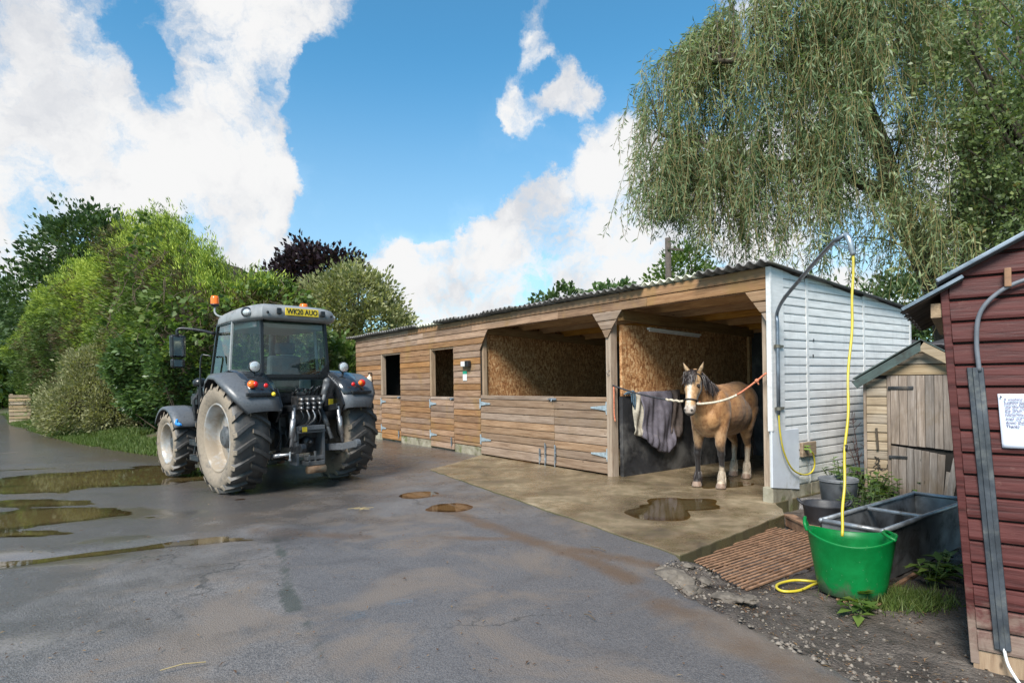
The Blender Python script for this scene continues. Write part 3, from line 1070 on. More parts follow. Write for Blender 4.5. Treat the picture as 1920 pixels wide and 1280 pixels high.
def build_stable():
    # ---- front wall of the closed boxes
    D1 = (-11.39, -10.18)
    D2 = (-8.58, -7.48)
    OPTOP = TOPZ - 4 * PITCH
    fw = MB()
    for x0, x1, z0, z1 in ((FAR, D1[0], 0.16, OPTOP), (D1[1], D2[0], 0.16, OPTOP), (D2[1], BAYL, 0.16, OPTOP), (FAR, BAYL, OPTOP + 0.004, TOPZ - 0.01)):
        fw.box((x0 + 0.005, 0.001, z0), (x1 - 0.005, 0.035, z1))
    fw.box((BAYL, 0.001, TOPZ - 2 * PITCH + 0.01), (0.0, 0.045, TOPZ - 0.01))
    fw = fw.build('front_wall', M_DARKGAP, ST)
    splits = {0: [FAR, -9.7, -5.3, -2.45, -0.0], 1: [FAR, -8.9, -6.7, -3.9, -1.9, 0.0], 2: [FAR, -9.2, BAYL + 0.30], 3: [FAR, -10.6, BAYL + 0.13]}
    for k in range(4):
        z1 = TOPZ - k * PITCH
        z0 = z1 - PITCH
        xs = splits[k]
        for i in range(len(xs) - 1):
            e = xs[i + 1]
            last = i == len(xs) - 2
            xb = xt = e - 0.002
            if k >= 2 and last:
                xt = BAYL + 0.30 - (k - 2) * 0.104
                xb = BAYL + 0.30 - (k - 1) * 0.104
            board('board', fw, M_CLAD, xs[i] + 0.001, xb, z0, z1, None, xt)
    k = 4
    while TOPZ - (k + 1) * PITCH > 0.10:
        z1 = TOPZ - k * PITCH
        z0 = max(z1 - PITCH, 0.165)
        for (a, b) in ((FAR, D1[0]), (D1[1], D2[0]), (D2[1], BAYL)):
            xt = xb = b - 0.004
            if b == BAYL:
                f = max(0.0, 0.09 - (k - 4) * 0.104)
                xt, xb = b + f - 0.004, b + max(0.0, f - 0.104) - 0.004
                if k == 4:
                    xt = b + 0.30 - 2 * 0.104
            board('board', fw, M_CLAD, a + 0.004, xb, z0, z1, None, xt)
        k += 1
    # door frames inside the two openings
    for d in (D1, D2):
        fr = MB()
        fr.box((d[0] + 0.0, -0.014, 1.19), (d[0] + 0.07, 0.10, OPTOP))
        fr.box((d[1] - 0.03, 0.002, 1.19), (d[1] - 0.0, 0.10, OPTOP))
        fr.box((d[0] + 0.07, 0.002, OPTOP - 0.035), (d[1] - 0.03, 0.10, OPTOP - 0.001))
        fr.build('door_frame', M_POST, ST, bevel=0.003)
        ins = MB()
        dk = MB()
        dk.box((d[0] + 0.02, 0.004, 0.03), (d[1] - 0.02, 0.030, 1.185))
        dr = dk.build('door', M_DARKGAP, ST)
        z1 = 1.19
        i = 0
        while z1 > 0.05:
            h = 0.07 if i == 0 else PITCH
            z0 = max(z1 - h, 0.0 if d is D1 else 0.01)
            board('board', dr, M_CLAD if i else M_CLADDRY, d[0] + 0.015, d[1] - 0.012, z0, z1)
            z1 = z0
            i += 1
        hinge(dr, d[0] + 0.02, 1.02, 1)
        hinge(dr, d[0] + 0.02, 0.30, 1)
        bolt(dr, d[1] - 0.06, 1.15)
        bolt(dr, d[1] - 0.10, 0.20, vertical=True)
    # ---- plinth blocks
    pl = MB()
    pl.box((FAR + 0.02, 0.035, -0.12), (BAYL - 0.01, 0.16, 0.155))
    pl = pl.build('plinth', M_BLOCK, ST)
    for (a, b) in ((FAR, D1[0]), (D1[1], D2[0]), (D2[1], BAYL)):
        n = max(2, round((b - a) / 0.46))
        for i in range(n):
            mb = MB()
            mb.box((a + (b - a) * i / n + 0.004, -0.012 + random.uniform(-0.004, 0.004), -0.10), (a + (b - a) * (i + 1) / n - 0.004, 0.034, 0.158 + random.uniform(-0.006, 0.0)))
            mb.build('block', M_BLOCK, pl, bevel=0.008)
    # ---- double doors of the open stall
    SPLIT = -4.04
    for (x0, x1, hs) in ((BAYL + 0.01, SPLIT - 0.005, 1), (SPLIT + 0.005, BAYR - 0.055, -1)):
        dk = MB()
        dk.box((x0 + 0.01, 0.004, 0.06), (x1 - 0.01, 0.034, 1.236))
        dr = dk.build('door', M_DARKGAP, ST)
        z1, i = 1.242, 0
        while z1 > 0.06:
            h = 0.085 if i == 0 else PITCH
            z0 = max(z1 - h, 0.03)
            if z0 < 0.10:
                z0 = 0.03
            board('board', dr, M_CLADDRY, x0, x1, z0, z1)
            z1 = z0
            i += 1
        hx = x0 + 0.012 if hs > 0 else x1 - 0.012
        hinge(dr, hx, 1.065, hs, 0.36)
        hinge(dr, hx, 0.33, hs, 0.36)
        if hs > 0:
            bolt(dr, SPLIT - 0.40, 0.18, vertical=True, L=0.22)
            bolt(dr, SPLIT - 0.24, 0.22, vertical=True, L=0.34)
            bolt(dr, SPLIT - 0.02, 1.185, L=0.2)
        else:
            bolt(dr, SPLIT + 0.03, 0.23, vertical=True, L=0.30)
    # ---- posts and haunches
    mb = MB()
    mb.box((BAYR - 0.045, -0.05, -0.10), (BAYR + 0.065, 0.09, 2.57))
    mb.build('post', M_POST, ST, bevel=0.006)
    mb = MB()
    mb.box((BAYL - 0.03, 0.04, 0.0), (BAYL + 0.05, 0.13, 2.57))
    mb.build('post', M_POST, ST, bevel=0.006)
    mb = MB()
    mb.box((-0.14, 0.05, 0.0), (-0.05, 0.15, 2.57))
    mb.build('post', M_POST, ST, bevel=0.006)

    def haunch(cx, half, kz, rows, right=True, left=True):
        for q in range(rows):
            z1 = TOPZ - 2 * PITCH - q * PITCH
            z0 = z1 - PITCH
            ft, fb = 1 - q / rows, 1 - (q + 1) / rows
            ft, fb = max(ft, 0.06), max(fb, 0.06)
            board('haunch_board', fw, M_CLADDRY, cx - (half * fb if left else 0), cx + (half * fb if right else 0), z0, z1, cx - (half * ft if left else 0), cx + (half * ft if right else 0), Matrix.Translation((0, -0.052 if left and right else 0.0, 0)))
    haunch(BAYR + 0.0, 0.32, 0, 3)
    haunch(-0.004, 0.32, 0, 3, right=False)
    # ---- rear wall, partitions, linings
    mb = MB()
    mb.box((FAR, DEPTH - 0.04, 0.0), (-0.03, DEPTH - 0.002, roof_z(DEPTH) - 0.04))
    mb.build('rear_wall', M_BLACKRUB, ST)

    def partition(x, name, m, z0, z1a, y0=0.06, y1=DEPTH - 0.05, th=0.05):
        q = MB()
        q.prism([(y0, z0), (y1, z0), (y1, min(z1a, roof_z(y1) - 0.05)), (y0, min(z1a, roof_z(y0) - 0.05))], x - th / 2, x + th / 2, Matrix(((0, 0, 1, 0), (1, 0, 0, 0), (0, 1, 0, 0), (0, 0, 0, 1))))
        return q.build(name, m, ST)
    partition(BAYL - 0.02, 'partition', M_OSB, 0.0, 2.9, 0.05)
    partition(BAYL + 0.012, 'kick_board', M_OSB, 0.0, 1.45, 0.14, th=0.012)
    partition(-9.4, 'partition', M_OSB, 0.0, 2.9)
    partition(-11.8, 'partition', M_DARKGAP, 0.0, 2.9)
    partition(FAR + 0.06, 'partition', M_DARKGAP, 0.0, 2.9)
    partition(BAYR + 0.13, 'partition', M_OSB, 1.25, 2.36, 0.10, 3.46)
    partition(BAYR + 0.13, 'kick_wall', M_BLACKRUB, 0.0, 1.246, 0.09, 3.50, 0.07)
    partition(-0.06, 'end_lining', M_BLACKRUB, 0.0, 2.4, 0.16)
    mb = MB()
    mb.box((BAYR + 0.10, 3.465, 0.0), (BAYR + 0.20, 3.55, 2.40))
    mb.build('post', M_PURLIN, ST, bevel=0.004)
    mb = MB()
    mb.box((BAYR + 0.09, 0.092, 2.30), (BAYR + 0.22, 3.6, 2.44))
    mb2 = MB()
    M = Matrix(((1, 0, 0, 0), (0, 1, 0, 0), (0, -0.045, 1, 0.10), (0, 0, 0, 1)))
    mb2.box((BAYR + 0.085, 0.092, 2.33), (BAYR + 0.20, 3.62, 2.50), M)
    mb2.build('beam', M_BEAM, ST, bevel=0.004)
    mb = MB()
    mb.box((BAYL + 0.04, 0.10, 2.50), (BAYL + 0.13, 3.9, 2.66), Matrix(((1, 0, 0, 0), (0, 1, 0, 0), (0, -0.05, 1, 0.0), (0, 0, 0, 1))))
    mb.build('beam', M_BEAM, ST, bevel=0.004)
    for y in (0.10, 0.55, 1.05, 1.6, 2.2, 2.85, 3.5, 3.9):
        mb = MB()
        zt = roof_z(y) - 0.035
        mb.box((FAR + 0.05, y - 0.028, zt - 0.15), (-0.05, y + 0.028, zt))
        mb.build('purlin', M_PURLIN, ST)
    # ---- roof of corrugated sheets
    mbr = MB()
    mbr.box((FAR - 0.1, 0.3, 2.79), (FAR - 0.04, 0.34, 2.80))
    roof = MB()
    roof.box((FAR - 0.05, DEPTH - 0.02, roof_z(DEPTH) - 0.10), (-0.02, DEPTH + 0.02, roof_z(DEPTH) - 0.035))
    roof = roof.build('roof', M_POST, ST)
    x = 0.10
    wn = 0.146
    i = 0
    pale = {1, 8}
    while x > FAR - 0.35:
        wdt = wn * 7
        x2 = max(x - wdt - 0.05, FAR - 0.42)
        n = int((x - x2) / (wn / 10)) + 1
        y0, y1 = -0.17 + random.uniform(-0.02, 0.03), DEPTH + 0.22
        rows = []
        lift = 0.012 * (i % 2) + random.uniform(0, 0.006)
        short = 0.10 if i in pale else 0.0
        for (yy) in (y0 + short, y0 + 0.6, y1):
            row = []
            for k in range(n):
                xx = x - (x - x2) * k / (n - 1)
                zz = roof_z(yy) + 0.024 * math.cos(2 * math.pi * xx / wn) + lift + random.uniform(-0.001, 0.001)
                row.append((xx, yy, zz))
            rows.append(row)
        mb = MB()
        mb.grid(rows)
        mb.build('roof_sheet', M_ROOFPALE if i in pale else M_ROOF, roof, smooth=True, solid=0.009)
        x -= wdt
        i += 1
    # ---- white end wall, faces local +x
    # board() faces -y ; map (x,y,z) -> (along depth, out, up)
    ME = Matrix(((0, -1, 0, 0.0), (1, 0, 0, 0), (0, 0, 1, 0), (0, 0, 0, 1)))
    ew = MB()
    ew.prism([(0.0, 0.10), (DEPTH, 0.10), (DEPTH, roof_z(DEPTH) - 0.045), (0.0, roof_z(0.0) - 0.045)], -0.03, -0.001, Matrix(((0, 0, 1, 0), (1, 0, 0, 0), (0, 1, 0, 0), (0, 0, 0, 1))))
    ew = ew.build('end_wall', M_WHITE, ST)
    wp = 0.1065

    def ztop(s):
        return roof_z(s) - 0.03

    def s_at(z):
        return (2.875 - 0.03 - z) / 0.078 - 0.1

    cols = ((0.275, 0.80), (0.865, 2.365), (2.43, 3.955))
    z = 0.16
    while z < 2.84:
        z1 = z + wp
        for ci, (s0, s1) in enumerate(cols):
            if ci == 0 and z1 < 0.86:
                a = 0.575
            else:
                a = s0
            eb, et = min(s1, s_at(z)), min(s1, s_at(z1))
            if eb - a < 0.02:
                continue
            et = max(et, a + 0.005)
            board('white_board', ew, M_WHITE, a, eb, z, z1, None, et, ME, th=0.014, gap=0.004)
        z = z1
    for (s0, s1, zb) in ((0.0, 0.272, 0.86), (0.805, 0.86, 0.50), (2.37, 2.425, 0.16), (3.96, 4.02, 0.16)):
        mb = MB()
        q = [(s0, zb), (s1, zb), (s1, ztop(s1)), (s0, ztop(s0))]
        mb.prism(q, 0.001, 0.019, Matrix(((0, 0, 1, 0), (1, 0, 0, 0), (0, 1, 0, 0), (0, 0, 0, 1))))
        mb.build('batten', M_WHITE, ew, bevel=0.003)
    mb = MB()
    mb.box((-0.03, -0.035, 0.86), (0.031, -0.001, TOPZ - 0.01))
    mb.build('corner_trim', M_WHITE, ew, bevel=0.003)
    mb = MB()
    mb.prism([(-0.03, 0.185), (0.57, 0.10), (0.57, 0.86), (-0.03, 0.858)], 0.001, 0.024, Matrix(((0, 0, 1, 0), (1, 0, 0, 0), (0, 1, 0, 0), (0, 0, 0, 1))))
    mb.build('kick_panel', simple('white_kick_panel', (0.55, 0.57, 0.61), 0.4, 0, 0.06, 3, 0, (0.42, 0.43, 0.42), 0.2), ew, bevel=0.002)
    # mossy base under the white wall
    for i in range(9):
        mb = MB()
        s0 = -0.02 + i * 0.455
        mb.box((-0.12, s0, -0.28), (0.012 + random.uniform(-0.006, 0.006), s0 + 0.447, 0.15 + (0.03 if i == 0 else 0)))
        mb.build('block', M_BLOCK, ew, bevel=0.012)
    # small dark fixings on the white boards
    for (s, zz) in ((0.98, 1.98), (0.96, 1.78)):
        mb = MB()
        mb.box((0.012, s - 0.012, zz - 0.016), (0.022, s + 0.012, zz + 0.016))
        mb.build('fixing', M_BLACKPL, ew)
    # timber offcut that carries the tap
    mb = MB()
    mb.box((0.016, 0.60, 0.50), (0.060, 0.93, 0.68))
    mb.build('tap_board', M_BEAM, ew, bevel=0.006)
    mb = MB()
    mb.tube([(0.060, 0.635, 0.60), (0.13, 0.635, 0.60), (0.14, 0.635, 0.56)], 0.014, 8)
    mb.tube([(0.10, 0.635, 0.60), (0.10, 0.635, 0.64)], 0.008, 8)
    mb.box((0.07, 0.615, 0.635), (0.13, 0.655, 0.648))
    mb.build('tap', simple('green_tap', (0.16, 0.24, 0.04), 0.4), ew)


build_stable()


def on_stable(o, label, cat, group=None):
    """a thing that hangs on the stable: top-level, in the stable's frame"""
    o.location = (SO[0], SO[1], 0)
    o.rotation_euler = (0, 0, ST_ROT)
    tag(o, label, cat, group)
    return o


def stable_fittings():
    # fluorescent tube under the beam
    e = empty('tube_light')
    mb = MB()
    mb.bar((BAYR + 0.235, 0.62, 2.315), (BAYR + 0.235, 1.95, 2.255), 0.05, 0.035)
    mb.build('housing', M_PLASTW, e, bevel=0.006)
    mb = MB()
    mb.tube([(BAYR + 0.235, 0.65, 2.283), (BAYR + 0.235, 1.92, 2.223)], 0.014, 8)
    mb.build('tube', simple('tube_glass', (0.6, 0.6, 0.6), 0.2), e)
    on_stable(e, 'unlit white tube light fixed below the timber beam', 'tube light')
    # heat lamp
    e = empty('heat_lamp')
    mb = MB()
    mb.tube([(-0.60, 1.2, 2.42), (-0.60, 2.1, 2.36)], 0.085, 10)
    mb.build('hood', simple('tarnished_brass', (0.34, 0.26, 0.11), 0.35, 0.7, 0.3), e, smooth=True)
    mb = MB()
    mb.box((-0.63, 1.25, 2.315), (-0.53, 2.05, 2.337))
    mb.build('element', M_PLASTW, e)
    mb = MB()
    mb.tube(bez([(-0.6, 1.4, 2.5), (-0.57, 1.45, 2.60), (-0.62, 1.5, 2.66), (-0.55, 1.55, 2.62), (-0.57, 1.6, 2.5)], 20), 0.008, 6)
    mb.tube([(-0.6, 2.0, 2.44), (-0.6, 2.0, 2.68)], 0.006, 6)
    mb.tube([(-0.6, 1.3, 2.49), (-0.6, 1.3, 2.72)], 0.006, 6)
    mb.build('cable', M_BLACKPL, e)
    on_stable(e, 'brass heat lamp hung under the roof at the wash bay corner', 'heat lamp')
    # switch boxes on the rear black wall
    e = empty('switch_box')
    mb = MB()
    mb.box((-2.30, 3.80, 1.98), (-2.05, 3.958, 2.16))
    mb.build('enclosure', M_PLASTW, e, bevel=0.01)
    mb = MB()
    mb.box((-2.44, 3.86, 2.0), (-2.31, 3.958, 2.14))
    mb.build('indicator', simple('orange_plastic', (0.55, 0.20, 0.05), 0.4), e, bevel=0.006)
    on_stable(e, 'white electrical switch box on the dark back wall', 'switch box')
    # outside light and sign by the stall
    e = empty('bulkhead_light')
    mb = MB()
    mb.box((-7.04, -0.10, 1.84), (-6.86, -0.024, 1.95))
    mb.build('housing', M_PLASTW, e, bevel=0.012)
    mb = MB()
    mb.box((-6.85, -0.12, 1.83), (-6.72, -0.03, 1.96))
    mb.build('sensor', M_BLACKPL, e, bevel=0.015)
    on_stable(e, 'white and black sensor light on the timber wall', 'light')
    e = empty('wall_sign')
    mb = MB()
    mb.box((-7.06, -0.033, 1.54), (-6.90, -0.026, 1.68))
    mb.build('plate', M_PLASTW, e)
    mb = MB()
    mb.box((-7.06, -0.035, 1.682), (-6.90, -0.026, 1.745))
    mb.build('band', simple('sign_green', (0.02, 0.26, 0.16), 0.4), e)
    on_stable(e, 'small white sign with green top band beneath the sensor light', 'sign')
    # fire extinguisher and red hook at the far end
    e = empty('cream_canister')
    mb = MB()
    mb.lathe([(0.005, 1.40), (0.065, 1.40), (0.072, 1.43), (0.072, 1.66), (0.06, 1.70), (0.02, 1.73), (0.02, 1.78), (0.005, 1.78)], 16, Matrix.Translation((-11.99, -0.10, 0)))
    mb.build('body', simple('cream_paint', (0.62, 0.55, 0.44), 0.4), e, smooth=True)
    mb = MB()
    mb.box((-12.01, -0.13, 1.78), (-11.97, -0.03, 1.82))
    mb.box((-12.0, -0.03, 1.5), (-11.98, -0.024, 1.8))
    mb.build('valve', M_BLACKPL, e)
    on_stable(e, 'slim cream canister hung on the far end of the timber wall', 'canister')
    e = empty('wall_bracket')
    mb = MB()
    mb.tube([(-12.45, -0.03, 1.66), (-12.45, -0.10, 1.66)], 0.06, 12)
    mb.tube([(-12.45, -0.07, 1.66), (-12.10, -0.07, 1.665)], 0.012, 8)
    mb.build('hook', simple('red_paint', (0.45, 0.03, 0.03), 0.4), e)
    on_stable(e, 'red knob bracket on timber wall beside the cream canister', 'bracket')


stable_fittings()
# ------------------------------------------------------------------ tractor
def tyre_mat(name, heavy):
    m, t, bs, out = newmat(name)
    tc = t.new('ShaderNodeTexCoord')
    co = tc.outputs['Object']
    sx = t.new('ShaderNodeSeparateXYZ')
    t.link(tc.outputs['Normal'], sx.inputs[0])
    side = t.mapr(t.math('ABSOLUTE', sx.outputs[0]), 0.45, 0.9)
    n = t.noise(co, 5.0, 6.0, 0.65, 0.4)
    n2 = t.noise(co, 24.0, 5.0, 0.65)
    f = t.math('ADD', t.math('MULTIPLY', side, heavy), t.math('MULTIPLY', t.math('SUBTRACT', n, 0.5), 1.6))
    f = t.math('ADD', f, t.math('MULTIPLY', t.math('SUBTRACT', n2, 0.5), 0.7))
    f = t.mapr(f, 0.12, 0.80)
    c = t.mix(n2, (0.030, 0.029, 0.029), (0.075, 0.070, 0.066))
    c = t.mix(t.math('MULTIPLY', f, 0.92), c, t.mix(n2, (0.17, 0.135, 0.098), (0.31, 0.255, 0.195)))
    t.val(bs.inputs['Base Color'], c)
    t.val(bs.inputs['Roughness'], t.mapr(f, 0, 1, 0.5, 0.9, False))
    t.val(bs.inputs['Normal'], t.bump(n2, 0.3, 0.01))
    return m


M_TYRE = tyre_mat('muddy_tyre', 0.75)
M_RIM = simple('silver_rim', (0.40, 0.41, 0.42), 0.45, 0.3, 0.15, 8, 0.05, (0.30, 0.245, 0.185), 1.0, 0.5, 2.5)
M_PLGREY = simple('grey_moulded_plastic', (0.088, 0.094, 0.104), 0.36, 0, 0.12, 30, 0.05, (0.11, 0.105, 0.10), 0.25, 0.5, 2.0)
M_NAVY = simple('dark_gloss_paint', (0.022, 0.025, 0.030), 0.22, 0.2, 0.1, 5, 0, (0.09, 0.085, 0.08), 0.2, 0.5, 2.0, 0.6)
M_CABBLACK = simple('cab_black', (0.012, 0.013, 0.015), 0.35, 0, 0.2)
M_ROOFGREY = simple('roof_grey_plastic', (0.235, 0.24, 0.245), 0.42, 0, 0.08, 8, 0, (0.12, 0.12, 0.11), 0.3, 0.5, 2.2)
M_IRON = simple('greasy_iron', (0.036, 0.036, 0.038), 0.45, 0.4, 0.5, 10, 0.2, (0.12, 0.10, 0.08), 0.3, 0.5, 6.0)
M_STEEL = simple('bare_steel', (0.30, 0.30, 0.31), 0.38, 0.8, 0.3, 14, 0.1, (0.13, 0.10, 0.07), 0.35, 0.5, 7.0)
M_CAST = simple('grey_cast_iron', (0.085, 0.088, 0.092), 0.5, 0.3, 0.35, 9, 0.15, (0.16, 0.13, 0.10), 0.3, 0.5, 5.0)
M_SEAT = simple('seat_fabric', (0.055, 0.058, 0.064), 0.85, 0, 0.3, 20)
M_INTGREY = simple('cab_trim_grey', (0.26, 0.27, 0.27), 0.6, 0, 0.1)
M_YELLOW = simple('yellow_sticker', (0.72, 0.52, 0.03), 0.45, 0, 0.1)
M_ORANGE = simple('amber_lens', (0.85, 0.16, 0.012), 0.2, 0, 0.08, 30, 0, None, 0, 0.6)
M_RED = simple('red_lens', (0.60, 0.012, 0.012), 0.15, 0, 0.1, 30, 0, None, 0, 0.6)
M_LENS = simple('lamp_glass', (0.60, 0.62, 0.62), 0.12, 0.4, 0.1, 30)


def glass_mat(name, tint, refl=1.0):
    m, t, bs, out = newmat(name)
    fr = schlick(t, 0.05)
    gl = t.new('ShaderNodeBsdfGlossy')
    gl.inputs['Roughness'].default_value = 0.01
    tr = t.new('ShaderNodeBsdfTransparent')
    tr.inputs['Color'].default_value = (*tint, 1)
    df = t.new('ShaderNodeBsdfDiffuse')
    df.inputs['Color'].default_value = (0.45, 0.45, 0.42, 1)
    dm = t.new('ShaderNodeMixShader')
    t.val(dm.inputs[0], t.mapr(t.noise(obco(t), 3.0, 6.0, 0.7), 0.45, 0.75, 0.005, 0.04))
    t.link(tr.outputs[0], dm.inputs[1])
    t.link(df.outputs[0], dm.inputs[2])
    mx = t.new('ShaderNodeMixShader')
    t.val(mx.inputs[0], t.math('MULTIPLY', fr, refl, clamp=True))
    t.link(dm.outputs[0], mx.inputs[1])
    t.link(gl.outputs[0], mx.inputs[2])
    t.link(mx.outputs[0], out.inputs['Surface'])
    return m


M_GLASS = glass_mat('cab_glass', (0.74, 0.88, 0.84), 1.3)
M_MIRROR = simple('mirror_glass', (0.75, 0.78, 0.8), 0.03, 1.0, 0.02)

XAX = Matrix(((0, 0, 1, 0), (1, 0, 0, 0), (0, 1, 0, 0), (0, 0, 0, 1)))   # lathe axis z -> local x


def make_wheel(name, parent, Rt, Wt, Rr, cx, cy, nl, outer, dish, group=None):
    """outer = -1 left wheel, +1 right wheel: the dished face looks that way"""
    root = MB()
    hw = Wt / 2
    T = Matrix.Translation((cx, cy, Rt))
    c = Rt - 0.046
    prof = [(Rr + 0.005, -hw * 0.78), (Rr + 0.03, -hw * 0.86), (Rr + (c - Rr) * 0.45, -hw * 1.02), (c - 0.055, -hw * 0.99), (c - 0.015, -hw * 0.86), (c, -hw * 0.45), (c + 0.002, 0), (c, hw * 0.45), (c - 0.015, hw * 0.86), (c - 0.055, hw * 0.99), (Rr + (c - Rr) * 0.45, hw * 1.02), (Rr + 0.03, hw * 0.86), (Rr + 0.005, hw * 0.78)]
    root.lathe(prof, 64, T @ XAX)
    # chevron lugs
    for sgn in (-1, 1):
        for k in range(nl):
            ph = 2 * math.pi * (k + (0.5 if sgn > 0 else 0)) / nl
            st = []
            for f, ro, wd in ((-0.06, Rt - 0.004, 0.062), (0.3, Rt, 0.060), (0.62, Rt - 0.003, 0.064), (0.92, Rt - 0.016, 0.072), (1.03, Rt - 0.075, 0.076)):
                x = sgn * hw * f
                th = ph - 0.62 * max(f, 0) ** 1.15 * (hw / Rt) * 1.15
                st.append((x, th, ro, wd * Rt / 0.78))
            vs, fs = [], []
            for (x, th, ro, wd) in st:
                for dth, rr in ((-wd * 0.62, c - 0.05), (-wd * 0.42, ro), (wd * 0.42, ro), (wd * 0.62, c - 0.05)):
                    a = th + dth / Rt
                    vs.append(T @ Vector((x, rr * math.sin(a), rr * math.cos(a))))
            for i in range(len(st) - 1):
                for q in range(3):
                    fs.append((i * 4 + q, i * 4 + q + 1, i * 4 + q + 5, i * 4 + q + 4))
            fs += [(0, 1, 2, 3), (len(vs) - 4, len(vs) - 3, len(vs) - 2, len(vs) - 1)]
            root.add(vs, fs)
    w = empty(name)
    w.parent = parent
    ty = root.build('tyre', M_TYRE, w, smooth=False)
    for p in ty.data.polygons:
        p.use_smooth = p.index < 12 * 64
    s = outer
    rp = [(Rr + 0.022, s * hw * 0.80), (Rr + 0.006, s * hw * 0.88), (Rr - 0.012, s * hw * 0.82), (Rr - 0.030, s * hw * 0.55), (Rr - 0.045, s * (hw * 0.55 - dish * 0.5)), (Rr - 0.05, s * (hw * 0.6 - dish)), (Rr * 0.86, s * (hw * 0.6 - dish)), (Rr * 0.80, s * (hw * 0.66 - dish)), (Rr * 0.50, s * (hw * 0.70 - dish)), (Rr * 0.36, s * (hw * 0.78 - dish)), (0.012, s * (hw * 0.78 - dish))]
    mb = MB().lathe(rp, 48, T @ XAX)
    # inner barrel
    mb.lathe([(Rr - 0.05, s * (hw * 0.6 - dish)), (Rr - 0.03, -s * hw * 0.6), (Rr + 0.02, -s * hw * 0.82)], 48, T @ XAX)
    rim = mb.build('rim', M_RIM, w, smooth=True)
    hb = MB()
    hb.lathe([(Rr * 0.33, s * (hw * 0.70 - dish)), (Rr * 0.33, s * (hw * 0.98 - dish)), (Rr * 0.24, s * (hw * 1.10 - dish)), (0.01, s * (hw * 1.12 - dish))], 24, T @ XAX)
    hb.build('hub', M_CAST, rim)
    for k in range(8):
        a = 2 * math.pi * k / 8
        b = MB()
        p = T @ Vector((s * (hw * 0.70 - dish), Rr * 0.44 * math.sin(a), Rr * 0.44 * math.cos(a)))
        b.tube([p, p + Vector((s * 0.035, 0, 0))], 0.014, 6)
        b.build('wheel_nut', M_STEEL, rim)
    return w


def tube_p(name, path, r, m, parent, n=10, smooth=True):
    return MB().tube(path, r, n).build(name, m, parent, smooth=smooth)


def text_mesh(name, body, size, m, parent, M, align='CENTER', extrude=0.0015, sx=1.0, bold=0.0):
    cu = bpy.data.curves.new('tmp_text', 'FONT')
    cu.body = body
    cu.size = size
    cu.align_x = align
    cu.align_y = 'CENTER'
    cu.extrude = extrude
    cu.offset = bold
    cu.resolution_u = 3
    ob = bpy.data.objects.new('tmp_text', cu)
    COL.objects.link(ob)
    dg = bpy.context.evaluated_depsgraph_get()
    me = bpy.data.meshes.new_from_object(ob.evaluated_get(dg))
    bpy.data.objects.remove(ob)
    bpy.data.curves.remove(cu)
    me.transform(M @ Matrix.Diagonal((sx, 1, 1, 1)))
    me.materials.clear()
    me.materials.append(m)
    me.name = name
    o = bpy.data.objects.new(name, me)
    COL.objects.link(o)
    o.parent = parent
    return o


